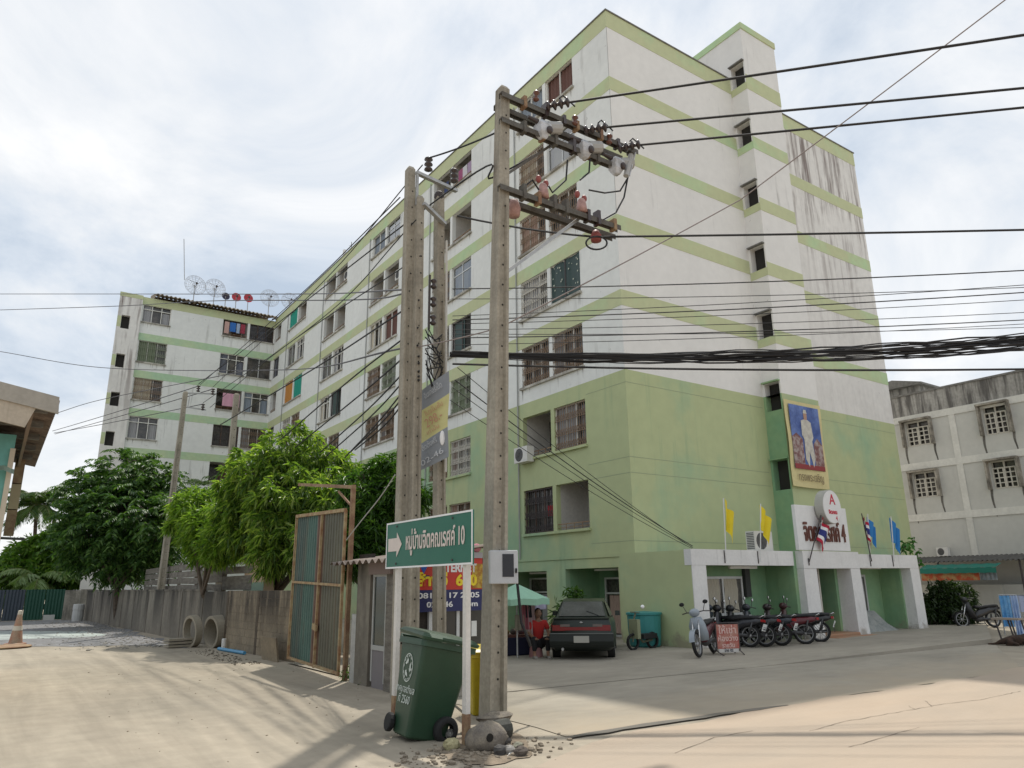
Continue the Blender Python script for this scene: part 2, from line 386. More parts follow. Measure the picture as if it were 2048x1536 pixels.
for i in range(N_):
    b.poly([A[i], A[i + 1], Bk[i + 1], Bk[i]])
    if A[i + 1][2] > 0.02: b.poly([(A[i][0], A[i][1], 0.0), (A[i + 1][0], A[i + 1][1], 0.0), A[i + 1], A[i]])
b.poly([A[-1], (13.0, -3.9, 0.10), (16.8, -2.2, 0.05), Bk[-1]])
b.poly([(6.4, -6.87, 0), (13, -3.9, 0), (13, -3.9, 0.10), A[-1]])
o = b.build('forecourt', GC); o['kind'] = 'structure'
TARC = flat('crack_dark', (0.16, 0.13, 0.10), 0.9)
def strip(name, pts, w, z, m, seed=0):
    r = random.Random(seed); b = MB(); P_ = [Vector((p[0], p[1], z)) for p in pts]; L = []; Rr = []
    for a, c in zip(P_[:-1], P_[1:]):
        n = max(2, int((c - a).length / 0.12)); d = (c - a).normalized(); s = Vector((-d.y, d.x, 0))
        for k in range(n):
            q = a.lerp(c, k / n) + s * r.gauss(0, w * 0.7); ww = w * r.uniform(0.3, 1.0); L.append(q + s * ww / 2); Rr.append(q - s * ww / 2)
    for i in range(len(L) - 1): b.poly([L[i], Rr[i], Rr[i + 1], L[i + 1]])
    o = b.build(name, m); o['kind'] = 'structure'; return o
for k, pp in enumerate((((1620, 1465), (1680, 1448), (1780, 1430), (1880, 1412), (1960, 1402), (2048, 1383)), ((1700, 1498), (1760, 1480), (1850, 1455)), ((1815, 1414), (1838, 1425)), ((1850, 1404), (1868, 1418)), ((1350, 1510), (1430, 1478), (1520, 1462)))):
    strip('road_crack', [(gz(*q).x, gz(*q).y) for q in pp], 0.012, 0.0185, TARC, k)
rj = random.Random(12); edge = []
for k in range(140):
    x = 60 - k * 0.5; edge.append((x, -9.80 + 0.06 * math.sin(x * 0.9) + rj.uniform(-0.12, 0.12)))
sheet('road', [(-60, -40), (120, -40), (120, -9.6)] + edge + [(-10.4, -9.95), (-11.2, -10.3), (-13, -11.2), (-60, -12.5)], 0.014, GP)
# dark wet streak along the forecourt edge
WET = flat('damp_stain', (0.13, 0.115, 0.10), 0.5)
sheet('damp_streak', outline([(-10.5, -9.63), (-9.3, -9.66), (-7.6, -9.72), (-6.6, -9.76), (-6.6, -9.73), (-7.6, -9.60), (-9.2, -9.50), (-10.4, -9.55)], 0.3, 0.03, 3), 0.019, WET)
sheet('gravel_lane', outline([(-20.5, 12.6), (-15, 11.9), (-11.9, 9.7), (-10.9, 7.2), (-10.9, 35.5), (-24, 35.5), (-24, 14)], 0.8, 0.25, 5), 0.006, GG)
SANDT = mat('pale_wet_sand', (0.40, 0.45, 0.415), 0.8, var=0.15, scale=0.7, col2=(0.26, 0.28, 0.27), bump=0.3, bscale=10)
sheet('pale_sand_patch', outline([(-20, 16.2), (-16.2, 16.3), (-13.2, 15.6), (-12.0, 16.4), (-12.4, 20), (-15, 23), (-19, 25), (-24, 26), (-24, 17)], 0.8, 0.35, 8), 0.011, SANDT)
RUB = flat('rubble_stone', (0.33, 0.31, 0.28), 0.95, var=0.3)
def scatter(name, n, fn, smin, smax, m, seed, flatk=0.6):
    r = random.Random(seed); b = MB()
    for i in range(n):
        x, y = fn(r); s = r.uniform(smin, smax) * (0.5 + r.random())
        b.ball((x, y, s * 0.25), s * r.uniform(0.7, 1.2), s * r.uniform(0.7, 1.2), s * flatk, 5, 3, 0.3, r)
    o = b.build(name, m); o['kind'] = 'stuff'; o['label'] = name.replace('_', ' ') ; return o
scatter('loose_gravel', 1500, lambda r: (-11.0 - abs(r.gauss(0, 1.3)), r.uniform(8.5, 33)), 0.012, 0.04, RUB, 3)
scatter('dirt_clods', 160, lambda r: (r.uniform(-14.5, -10.6), r.uniform(-9.5, 3)), 0.004, 0.013, flat('dry_clod', (0.31, 0.26, 0.19), 0.95, var=0.3), 4)
scatter('wall_foot_rubble', 160, lambda r: (-10.75 + r.uniform(-0.5, 0.12), r.uniform(1.4, 6.5)), 0.01, 0.03, flat('dark_earth', (0.18, 0.155, 0.12), 0.95, var=0.3), 9)

# ================================================================== MAIN BUILDING
LV = [22.53, 19.64, 16.84, 14.04, 11.24, 8.44, 5.64]      # top edge of each storey's band
BT = [0.72, 0.56, 0.56, 0.56, 0.56, 0.56, 0.0]
WT = [21.85] + [l - 0.56 for l in LV[1:]]                 # window heads
WB = [20.50] + [l - 2.16 for l in LV[1:]]                 # window sills
bld = thing('apartment_building', 'long white and green eight storey apartment block with banded walls', 'building', (0, 0, 0))

def facade(name, s0, s1, z0, z1, holes, P3, inward, m, parent, th=0.2):
    """rectangular wall with rectangular openings and their reveals; P3(s,z) -> point"""
    iv = Vector(inward) * th
    S = sorted({s0, s1, *[h[0] for h in holes], *[h[1] for h in holes]}); Z = sorted({z0, z1, *[h[2] for h in holes], *[h[3] for h in holes]})
    S = [s for s in S if s0 <= s <= s1]; Z = [z for z in Z if z0 <= z <= z1]
    b = MB()
    for j in range(len(Z) - 1):
        run = None
        for i in range(len(S) - 1):
            sm, zm = (S[i] + S[i + 1]) / 2, (Z[j] + Z[j + 1]) / 2
            hole = any(h[0] < sm < h[1] and h[2] < zm < h[3] for h in holes)
            if not hole:
                b.poly([P3(S[i], Z[j]), P3(S[i + 1], Z[j]), P3(S[i + 1], Z[j + 1]), P3(S[i], Z[j + 1])])
    for a, c, e, g in holes:
        a2, c2, e2, g2 = max(a, s0), min(c, s1), max(e, z0), min(g, z1)
        if a2 >= c2 or e2 >= g2: continue
        cs = [Vector(P3(a2, e2)), Vector(P3(c2, e2)), Vector(P3(c2, g2)), Vector(P3(a2, g2))]
        for k in range(4): b.poly([cs[k], cs[(k + 1) % 4], cs[(k + 1) % 4] + iv, cs[k] + iv])
    return b.build(name, m, parent)
PL = lambda s, z: (0.0, s, z)          # left facade (x = 0), s runs away along the lane
PR = lambda s, z: (s, 0.0, z)          # right facade (y = 0)
PW = lambda s, z: (s, 39.8, z)         # left wing (y = 39.8)

BAY, PIER, PER = 1.76, 0.2, 7.58
left_bays = []      # (s0, s1, row, col, far?)
for c in range(5):
    a = 2.05 + PER * c
    for r in range(7):
        left_bays.append((a, a + BAY, r, c, 0)); left_bays.append((a + BAY + PIER, a + 2 * BAY + PIER, r, c, 1))
corner_bays = [(38.15, 39.55, r) for r in range(7)]
holesL = [(a, e, WB[r], WT[r]) for a, e, r, c, f in left_bays] + [(a, e, WB[r], WT[r]) for a, e, r in corner_bays]
ZG = 8.44; ZL = 2.58
facade('wall', 0, 39.8, ZG, 22.53, holesL, PL, (1, 0, 0), WHITE_L, bld)
gh = [(0.78, 3.42, 0.0, 2.18), (4.48, 7.2, 0.0, 2.14), (9.0, 11.5, 0.0, 2.14)]
facade('wall', 0, 39.8, 0, ZG, holesL + gh, PL, (1, 0, 0), GREEN, bld)
TWX0, TWX1, TWY = 7.12, 9.42, -0.80
facade('wall', 0, 7.12, ZG, 22.53, [], PR, (0, 1, 0), WHITE, bld)
facade('wall', 9.42, 16.4, ZG, 22.25, [], PR, (0, 1, 0), WHITE_S, bld)
facade('wall', 0, 16.4, 2.55, ZG, [], PR, (0, 1, 0), GREEN, bld)
# wing
wing_holes = []; wing_bays = []
for r in range(7):
    wing_bays.append((-9.63, -7.72, r, 'w')); wing_bays.append((-3.98, -2.13, r, 'a')); wing_bays.append((-1.95, -0.08, r, 'b'))
wing_holes = [(a, e, WB[r], WT[r]) for a, e, r, k in wing_bays]
facade('wall', -9.72, 0, 0, 22.4, wing_holes, PW, (0, 1, 0), WHITE_L, bld)
st_holes = [(-10.95, -10.4, LV[r] - 2.85, LV[r] - 1.85) for r in range(7)]
facade('wall', -11.22, -9.72, 0, 22.4, st_holes, lambda s, z: (s, 39.6, z), (0, 1, 0), WHITE_S, bld, 0.35)
b = MB()                                 # sides, backs, roofs
b.poly([(-11.22, 39.6, 0), (-9.85, 52, 0), (-9.85, 52, 22.4), (-11.22, 39.6, 22.4)])
b.poly([(-9.72, 39.6, 0), (-9.72, 39.8, 0), (-9.72, 39.8, 22.4), (-9.72, 39.6, 22.4)])
b.poly([(16.4, 0, 0), (16.4, 52, 0), (16.4, 52, 22.25), (16.4, 0, 22.25)])
b.poly([(-9.85, 52, 0), (16.4, 52, 0), (16.4, 52, 22.25), (-9.85, 52, 22.25)])
b.build('side_wall', WHITE_S, bld)
b = MB(); b.box(0.22, 0.22, 22.0, 16.3, 51.8, 22.12); b.box(-9.8, 40.1, 22.0, 0.2, 51.8, 22.12); b.box(-11.1, 39.7, 22.0, -9.8, 40.8, 22.12); b.build('roof', CONCG, bld)
b = MB(); b.box(0.201, 0.0, 22.12, 0.205, 39.8, 22.5); b.box(0.2, 0.20, 22.12, 9.4, 0.204, 22.5); b.build('parapet', CONCG, bld)
# coloured bands, 12 mm proud of the wall
for r in range(6):
    z1, z0 = LV[r], LV[r] - BT[r]
    if r == 5: continue
    P_ = 0.012
    b = MB()
    b.box(-P_, -P_, z0, 0.0, 39.8 - P_, z1); b.box(0.0, -P_, z0, 7.12 - P_, 0.0, z1)
    b.build('band', BAND, bld)
    zr1 = z1 - (0.28 if r == 0 else 0.42)
    b = MB(); b.box(9.43, -P_, zr1 - BT[r], 16.4 + P_, 0.0, zr1); b.build('band', BAND, bld)
    b = MB()
    zt1 = zr1 + 0.12; tz = zt1 - 0.56 if r else 21.62
    if r == 0: zt1 = 22.33
    b.box(TWX0 - P_, TWY - P_, tz, TWX1 + P_, TWY, zt1); b.box(TWX0 - P_, TWY, tz, TWX0, -P_ - 0.001, tz + 0.33); b.build('band', BAND, bld)
    b = MB(); b.box(-9.72, 39.8 - P_, z0, -P_, 39.8, z1 - (0.02 if r else 0.14)); b.build('band', BAND if r == 0 else mat('aqua_green_band', (0.42, 0.60, 0.40), 0.8, scale=0.5, col2=(0.52, 0.62, 0.38)), bld)
b = MB(); b.box(-11.24, 39.58, 22.1, -9.72, 39.6, 22.4); b.build('band', BAND, bld)
for r in range(5, 7):
    b = MB(); b.box(-9.72, 39.788, LV[r] - 0.5, -0.012, 39.8, LV[r]); b.build('band', MATS['aqua_green_band'], bld)
# thin grey drip edge on the parapets
DRIP = flat('weathered_coping', (0.22, 0.215, 0.20), 0.9, var=0.3)
b = MB(); b.box(-0.05, -0.05, 22.53, 0.24, 39.8, 22.58); b.box(0.24, -0.05, 22.53, 7.1, 0.24, 22.58); b.box(9.44, -0.05, 22.25, 16.45, 0.24, 22.30); b.build('coping', DRIP, bld)
# stair tower
b = MB()
b.poly([(TWX0, TWY, 2.56), (TWX1, TWY, 2.56), (TWX1, TWY, ZG), (TWX0, TWY, ZG)]); b.poly([(TWX1, TWY, 2.56), (TWX1, 0, 2.56), (TWX1, 0, ZG), (TWX1, TWY, ZG)])
b.build('tower_wall', GREEN, bld)
tz0 = 24.9
b = MB(); b.poly([(TWX0, TWY, ZG), (TWX1, TWY, ZG), (TWX1, TWY, tz0), (TWX0, TWY, tz0)]); b.poly([(TWX1, TWY, ZG), (TWX1, 4.2, ZG), (TWX1, 4.2, tz0), (TWX1, TWY, tz0)])
b.poly([(TWX0, 4.2, 22), (TWX1, 4.2, 22), (TWX1, 4.2, tz0), (TWX0, 4.2, tz0)]); b.build('tower_wall', WHITE, bld)
PT = lambda s, z: (TWX0, s, z)
th_ = [(-0.74, -0.10, l - 0.60, l + 0.48) for l in LV[:6]] + [(-0.74, -0.10, LV[6] - 0.75, LV[6] + 0.35)]
facade('tower_wall', TWY, 0.0, ZG, tz0, th_, PT, (1, 0, 0), WHITE, bld, 0.3)
facade('tower_wall', 0.0, 4.2, 22, tz0, [], PT, (1, 0, 0), WHITE, bld, 0.3)
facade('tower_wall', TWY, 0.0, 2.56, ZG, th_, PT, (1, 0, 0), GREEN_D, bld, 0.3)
b = MB(); b.box(TWX0 - 0.04, TWY - 0.04, tz0 - 0.28, TWX1 + 0.04, 4.24, tz0 + 0.02); b.build('band', BAND, bld)
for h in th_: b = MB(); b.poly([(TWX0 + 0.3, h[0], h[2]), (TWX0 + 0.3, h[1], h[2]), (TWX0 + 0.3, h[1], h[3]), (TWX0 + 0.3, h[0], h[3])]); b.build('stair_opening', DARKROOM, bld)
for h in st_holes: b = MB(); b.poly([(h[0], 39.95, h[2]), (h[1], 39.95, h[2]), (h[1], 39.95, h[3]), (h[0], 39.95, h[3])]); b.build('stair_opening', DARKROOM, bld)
# hoods above the tower openings, and light green splash under the wing's stair openings
for h in th_:
    b = MB(); b.box(TWX0 - 0.14, h[0] - 0.05, h[3], TWX0, h[1] + 0.05, h[3] + 0.05); b.build('hood', DRIP if h[3] > 9 else GREEN_D, bld)
for r in range(7):
    b = MB(); b.box(-11.21, 39.588, LV[r] - 2.75, -10.97, 39.6, LV[r] - 1.95); b.build('paint_patch', BAND, bld)
# rain pipes on the left facade and the seam lines of the render
PIPE = flat('grey_rain_pipe', (0.35, 0.36, 0.35), 0.6)
for s in (6.02, 13.6, 21.2, 28.8, 36.35):
    b = MB(); b.tube([(-0.05, s, 2.6), (-0.05, s, 21.9)], 0.028, 6); b.build('rain_pipe', PIPE, bld)
SEAM = flat('render_crack', (0.33, 0.38, 0.25), 0.9)
b = MB(); b.box(-0.03, -0.03, 2.50, 0.0, 39.7, 2.60); b.build('ledge', GREEN, bld)
for z in (8.0, 5.55, 5.05, 2.95):
    b = MB(); b.box(-0.004, 0.0, z, 0.0, 2.0, z + 0.018); b.box(0.004, -0.004, z, 7.0, 0.0, z + 0.018); b.box(9.5, -0.004, z, 16.3, 0, z + 0.018); b.build('seam', SEAM, bld)
SEAMW = flat('dark_wall_crack', (0.42, 0.42, 0.40), 0.9)
b = MB(); b.box(-0.006, -0.006, 14.1, 0.010, 0.008, 21.8); b.build('seam', SEAMW, bld)
# tiled roof over the wing
TILE = mat('roof_tile', (0.33, 0.28, 0.20), 0.85, var=0.25, scale=3, col2=(0.22, 0.17, 0.12))
b = MB()
def rf(u, v):
    x = -8.9 + u * 9.0; y = 39.25 + v * 3.2
    return (x, y, 22.62 + v * 0.95 + 0.055 * math.sin(u * 2 * math.pi * 30))
b.grid(rf, 180, 3)
def rf2(u, v):
    p = rf(u, 0); return (p[0], p[1], p[2] - 0.05 * v)
b.grid(rf2, 180, 1)
b.poly([(-8.9, 39.25, 22.6), (-8.9, 42.45, 22.6), (-8.9, 42.45, 23.55)]); b.poly([(-8.9, 42.45, 22.4), (0.1, 42.45, 22.4), (0.1, 42.45, 23.55), (-8.9, 42.45, 23.55)])
rfo = b.build('roof', TILE, bld)
for k in range(8):
    b = MB(); b.bar((-8.7 + k * 1.22, 39.3, 22.5), (-8.7 + k * 1.22, 40.2, 22.66), 0.08, 0.1); b.build('rafter', flat('roof_rafter', (0.2, 0.16, 0.11), 0.8), rfo)

# ------------------------------------------------------------------ windows and loggias
def room_mesh(w, h, d, name):
    b = MB(); y0 = 0.2
    b.poly([(0, y0 + d, -0.05), (w, y0 + d, -0.05), (w, y0 + d, h + 0.3), (0, y0 + d, h + 0.3)])
    b.poly([(0, y0, -0.05), (0, y0 + d, -0.05), (0, y0 + d, h + 0.3), (0, y0, h + 0.3)])
    b.poly([(w, y0, -0.05), (w, y0 + d, -0.05), (w, y0 + d, h + 0.3), (w, y0, h + 0.3)])
    b.poly([(0, y0, -0.05), (w, y0, -0.05), (w, y0 + d, -0.05), (0, y0 + d, -0.05)])
    b.poly([(0, y0, h + 0.3), (w, y0, h + 0.3), (w, y0 + d, h + 0.3), (0, y0 + d, h + 0.3)])
    return b.mesh(name, LOGGIA)
H = 1.6
rwin = random.Random(77)
MESH = {}
def proto(key, fn):
    if key not in MESH: MESH[key] = fn()
    return MESH[key]
def frame_mesh(w, h, n, m, rail=None, t=0.05):
    b = MB(); y = 0.08
    for x in [0] + [w * k / n for k in range(1, n)] + [w]:
        xx = min(max(x, t / 2), w - t / 2); b.box(xx - t / 2, y, 0, xx + t / 2, y + 0.05, h)
    for z in [0, h] + ([rail * h] if rail else []):
        zz = min(max(z, t / 2), h - t / 2); b.box(0, y + 0.004, zz - t / 2, w, y + 0.054, zz + t / 2)
    return b.mesh('window', m)
def grille_mesh(w, h, m, style):
    b = MB(); y = 0.04; t = 0.016
    nx = int(w / 0.125)
    for k in range(1, nx): b.bar((w * k / nx, y, 0.03), (w * k / nx, y, h - 0.03), t, t, (0, 1, 0))
    for z in (0.05, h * 0.34, h * 0.67, h - 0.05): b.bar((0, y - 0.012, z), (w, y - 0.012, z), 0.02, 0.02)
    if style:                        # curled ornament read as crossing diagonals and rings
        for k in range(0, nx, 1):
            x0, x1 = w * k / nx, w * (k + 1) / nx
            for z0 in (0.06, h * 0.34, h * 0.67):
                b.bar((x0, y, z0), (x1, y, z0 + 0.26), 0.013, 0.013, (0, 1, 0)); b.bar((x1, y, z0), (x0, y, z0 + 0.26), 0.013, 0.013, (0, 1, 0))
                b.bar((x0, y, z0 + 0.26), (x1, y, z0 + 0.5), 0.011, 0.011, (0, 1, 0)) if style > 1 else None
    return b.mesh('grille', m)
def curtain_mesh(w, h, m, y=0.24, x0=0.0, x1=None, folds=7, amp=0.035):
    b = MB(); x1 = x1 or w
    b.grid(lambda u, v: (x0 + (x1 - x0) * u, y + amp * math.sin(u * folds * 6.28) + 0.01 * math.sin(u * 31), 0.02 + (h - 0.04) * v), 40, 1)
    return b.mesh('curtain', m)
def pane_mesh(x0, x1, h, m, y=0.105, z0=0.0):
    b = MB(); b.poly([(x0, y, z0), (x1, y, z0), (x1, y, h), (x0, y, h)]); return b.mesh('pane', m)
DARKPANE = mat('dark_room_glass', (0.035, 0.035, 0.034), 0.12, var=0.6, scale=1.4, col2=(0.13, 0.115, 0.10), spec=0.6)
CUR = dict(brown=flat('brown_curtain', (0.16, 0.085, 0.07), 0.9), cream=flat('cream_curtain', (0.55, 0.50, 0.40), 0.9), grey=flat('grey_curtain', (0.34, 0.34, 0.35), 0.9),
           pink=flat('dusty_pink_curtain', (0.50, 0.36, 0.30), 0.9), green=flat('green_shade_cloth', (0.02, 0.30, 0.22), 0.85), orange=flat('orange_cloth', (0.50, 0.22, 0.05), 0.9),
           slate=flat('slate_panel', (0.13, 0.14, 0.17), 0.6), bluegrey=flat('blue_grey_curtain', (0.25, 0.29, 0.34), 0.8), olive=flat('olive_curtain', (0.2, 0.24, 0.16), 0.9))
ACW = flat('air_conditioner_case', (0.70, 0.69, 0.65), 0.5); ACG = flat('air_conditioner_grille', (0.10, 0.10, 0.10), 0.6)
def ac_mesh_parts():
    b = MB(); b.box(-0.42, 0, 0, 0.42, 0.32, 0.58); body = b.mesh('case', ACW)
    b = MB(); b.lathe([(0.02, -0.012), (0.235, -0.012), (0.25, 0.0)], (-0.1, 0, 0.29), 18, 'y')
    for k in range(9): b.bar((-0.1 + 0.24 * math.cos(k * 0.698), -0.016, 0.29 + 0.24 * math.sin(k * 0.698)), (-0.1, -0.016, 0.29), 0.012, 0.012, (0, 1, 0))
    fan = b.mesh('fan_guard', ACG)
    b = MB()
    for k in range(10): b.box(-0.428, 0.03, 0.06 + k * 0.05, -0.42, 0.29, 0.085 + k * 0.05)
    ven = b.mesh('side_vent', ACG); return body, fan, ven
def ac_unit(label, loc, rz, group):
    o = thing('air_conditioner', label, 'air conditioner', loc, rz, group)
    bd, fn, vn = proto('ac', ac_mesh_parts)
    place(bd, 'case', o); place(fn, 'fan_guard', o); place(vn, 'side_vent', o)
    return o
def add_window(kind, loc, rz, w, h=H, parent=None):
    """one bay: room, frame and what fills it, local x along the wall, y inwards"""
    parent = parent or bld
    rk = ('room', round(w, 2), round(h, 2))
    place(proto(rk, lambda: room_mesh(w, h, 1.25, 'loggia')), 'loggia', parent, loc, rz)
    f = None
    def frame(n, m, rail=None, key='a'):
        return place(proto(('fr', w, h, n, m.name, rail), lambda: frame_mesh(w, h, n, m, rail)), 'window', parent, loc, rz)
    def sub(key, fn, nm, fr): return place(proto((key, w, h), fn), nm, fr)
    if kind.startswith('panes'):
        f = frame(3, WOODW, 0.74); sub('dp', lambda: pane_mesh(0, w, h, DARKPANE, 0.2), 'pane', f); c = kind.split('_')[1]
        sub('pc' + c, lambda: curtain_mesh(w, h * 0.98, CUR[c], 0.16, w * 0.04, w * 0.36, 4, 0.02), 'curtain', f); sub('pd' + c, lambda: curtain_mesh(w, h * 0.7, CUR[c], 0.165, w * 0.7, w * 0.96, 4, 0.02), 'curtain', f)
    elif kind.startswith('grille'):
        cm = {'grille': IRONB, 'grillew': IRONW, 'grilled': IROND, 'grilleg': flat('green_iron', (0.25, 0.29, 0.2), 0.7)}[kind.split('_')[0]]
        f = frame(3, WOODW if cm is not IROND else BROWNFR, 0.72 if cm is IRONW else None)
        sub('gr' + cm.name, lambda: grille_mesh(w, h, cm, 1), 'grille', f)
        sub('dp', lambda: pane_mesh(0, w, h, DARKPANE, 0.2), 'pane', f)  # opaque dark sheet paints the balcony's shade behind the bars
        if '_' not in kind and rwin.random() < 0.75:          # whatever curtain or clutter the tenant has behind the bars
            c = rwin.choice(['cream', 'grey', 'pink', 'brown', 'bluegrey', 'olive', 'slate']); x0 = rwin.choice([0.0, 0.3, 0.55]); x1 = min(1.0, x0 + rwin.choice([0.3, 0.45, 0.7]))
            sub('cu%s%.2f%.2f' % (c, x0, x1), lambda: curtain_mesh(w, h * 0.98, CUR[c], 0.155, w * x0, w * x1, 6, 0.025), 'curtain', f)
            if rwin.random() < 0.5:
                def clut():
                    b = MB()
                    for k in range(4): x = w * (0.1 + 0.22 * k); b.box(x, 0.11, 0.02, x + 0.1, 0.15, 0.12 + 0.1 * (k % 3))
                    return b.mesh('clutter', flat('mixed_clutter', (0.4, 0.36, 0.3), 0.8, var=0.5, scale=14))
                sub('clut', clut, 'clutter', f)
        for c in kind.split('_')[1:]:
            sub('cu' + c, lambda: curtain_mesh(w, h * 0.98, CUR[c], 0.155, 0.0, w * 0.62, 6, 0.025), 'curtain', f)
    elif kind.startswith('glass'):
        f = frame(3 if w > 1.8 else 2, ALU, 0.7)
        sub('gl', lambda: pane_mesh(0, w, h, GLASSB if 'b' in kind else GLASS), 'pane', f)
        sub('cub', lambda: curtain_mesh(w, h, CUR['bluegrey' if 'b' in kind else 'cream'], 0.3, w * 0.05, w * 0.6), 'curtain', f)
    elif kind.startswith('cur'):
        f = frame(2, WOODW); c = kind.split('_')[1]
        sub('cf' + c, lambda: curtain_mesh(w, h, CUR[c], 0.2), 'curtain', f)
    elif kind.startswith('tarp'):
        f = frame(1, WOODW); c = kind.split('_')[1]
        sub('tf' + c, lambda: curtain_mesh(w, h, CUR[c], 0.06, 0.0, w, 3, 0.02), 'cloth', f)
    elif kind == 'dark':
        f = frame(2, ALU); sub('dp2', lambda: pane_mesh(0, w, h, DARKPANE, 0.14), 'pane', f)
    elif kind == 'panel':
        f = frame(2, IROND); sub('sp', lambda: pane_mesh(w * 0.1, w * 0.6, h, CUR['slate'], 0.12), 'pane', f); sub('sd', lambda: pane_mesh(w * 0.6, w, h, DARKROOM, 0.16), 'shutter', f)  # second sheet is the open half, its shade painted as near-black
    elif kind.startswith('open'):
        def railm():
            b = MB(); b.bar((0, 0.06, 0.22), (w, 0.06, 0.22), 0.03, 0.03); b.bar((0, 0.06, 0.1), (w, 0.06, 0.1), 0.02, 0.02)
            for k in range(1, 4): b.bar((w * k / 4, 0.06, 0), (w * k / 4, 0.06, 0.22), 0.02, 0.02, (0, 1, 0))
            return b.mesh('railing', RUST)
        f = place(proto(('rail', w), railm), 'railing', parent, loc, rz)
        def doorm():
            b = MB(); b.box(w * 0.52, 1.38, -0.02, w * 0.52 + 0.72, 1.43, h * 0.86); return b.mesh('door', flat('brown_door', (0.13, 0.07, 0.045), 0.6))
        sub('door', doorm, 'door', f)
        if kind == 'open_dark': sub('ddp', lambda: pane_mesh(w * 0.0, w * 0.5, h, DARKPANE, 1.3), 'pane', f)
    return f
kinds = {0: [('cur_brown', 'cur_bluegrey'), ('glass', 'grille_cream'), ('grille', 'grille_pink'), ('star', 'grillew_grey'), ('grille', 'grille'), ('grille_grey', 'open_dark'), ('open', 'grilled')],
         1: [('open', 'open'), ('open', 'open'), ('glassb', 'grille'), ('panel', 'open'), ('grilleg_olive', 'grille'), ('grillew', 'grille'), ('grille', 'grille')],
         2: [('glassb', 'cur_bluegrey'), ('open', 'open_dark'), ('cur_brown', 'panes_cream'), ('grilleg', 'grille_grey'), ('grille', 'grille'), ('open', 'grille'), ('grille', 'grille')],
         3: [('open', 'open_dark'), ('open', 'open_dark'), ('panes_grey', 'dark'), ('panel', 'panes_cream'), ('grille', 'grille'), ('grille', 'open'), ('grille', 'grille')],
         4: [('open', 'tarp_green'), ('panes_grey', 'dark'), ('tarp_green', 'tarp_orange'), ('grille', 'grillew'), ('grille', 'grille'), ('grille', 'grille'), ('grille', 'grille')]}
def star_window(loc, rz, w, h):
    f = add_window('tarp_slate', loc, rz, w, h)
    r = random.Random(5); b = MB()
    for k in range(26):
        x, z = r.uniform(0.15, w - 0.1), r.uniform(0.15, h - 0.12); s = r.uniform(0.025, 0.05)
        b.prism([(x + (s if i % 2 == 0 else s * 0.45) * math.cos(i * 0.6283), 0.018, z + (s if i % 2 == 0 else s * 0.45) * math.sin(i * 0.6283)) for i in range(10)], (0, 0.006, 0))
    place(b.mesh('star_print', flat('pale_star_print', (0.62, 0.66, 0.55), 0.8)), 'star_print', f)['kind'] = 'stuff'
    b = MB(); b.box(w * 0.49, 0.01, 0, w * 0.515, 0.03, h); place(b.mesh('seam', IROND), 'seam', f)
CUR['slate2'] = flat('dark_teal_sheet', (0.03, 0.06, 0.055), 0.5)
for a, e_, r, c, far in left_bays:
    k = kinds[c][r][far]; h = WT[r] - WB[r]; loc = (0.0, e_, WB[r])          # local x runs towards -y
    if k == 'star':
        CUR['slate'] = CUR['slate2']; MESH.pop(('tfslate', BAY, h), None); star_window(loc, -math.pi / 2, BAY, h)
    else: add_window(k, loc, -math.pi / 2, BAY, h)
CUR['slate'] = MATS['slate_panel']
for a, e_, r in corner_bays: add_window('panel' if r % 2 else 'open_dark', (0.0, e_, WB[r]), -math.pi / 2, e_ - a, WT[r] - WB[r])
wk = {0: ('panes_grey', 'open', 'grilled'), 1: ('grilleg_olive', 'panes_slate', 'dark'), 2: ('grille_cream', 'open_dark', 'panes_bluegrey'), 3: ('panes_grey', 'grilled', 'grille'), 4: ('grille', 'open_dark', 'grille'), 5: ('grille', 'grille', 'grille'), 6: ('grille', 'grille', 'grille')}
for a, e_, r, k in wing_bays: add_window(wk[r]['wab'.index(k)], (a, 39.8, WB[r]), 0.0, round(e_ - a, 2), WT[r] - WB[r])
SILL = mat('dirty_sill', (0.56, 0.54, 0.48), 0.9, var=0.3, scale=2, col2=(0.24, 0.22, 0.19))
for c in range(5):
    for r in range(7):
        a = 2.05 + PER * c; b = MB(); b.box(-0.10, a - 0.06, WB[r] - 0.09, 0.03, a + 2 * BAY + PIER + 0.06, WB[r]); b.build('sill', SILL if r < 5 else GREEN, bld)
DRIP_RUN = mat('sill_grime', (0.36, 0.35, 0.32), 0.95, var=0.3, scale=4, col2=(0.55, 0.54, 0.5))
rg = random.Random(17)
def grime(fn, s0, s1, z, n):
    b = MB()
    for k in range(n):
        s = rg.choice([s0 + rg.uniform(0, .15), s1 - rg.uniform(0, .15), rg.uniform(s0, s1)]); w, l = rg.uniform(.012, .05), rg.uniform(.15, .5)
        b.poly([fn(s, z), fn(s + w, z), fn(s + w * .6, z - l * .7), fn(s + w * .4, z - l)])
    o = b.build('grime_run', DRIP_RUN, bld); o['kind'] = 'stuff'
for c in range(5):
    for r in range(5):
        a = 2.05 + PER * c; grime(lambda s, z: (-0.003, s, z), a, a + 2 * BAY + PIER, WB[r] - 0.09, 9)
for a, e_, r, k in wing_bays:
    if r < 5: grime(lambda s, z: (s, 39.797, z), a, e_, WB[r] - 0.08, 7)
for a, e_, r, k in wing_bays:
    b = MB(); b.box(a - 0.05, 39.70, WB[r] - 0.08, e_ + 0.05, 39.83, WB[r]); b.build('sill', SILL, bld)
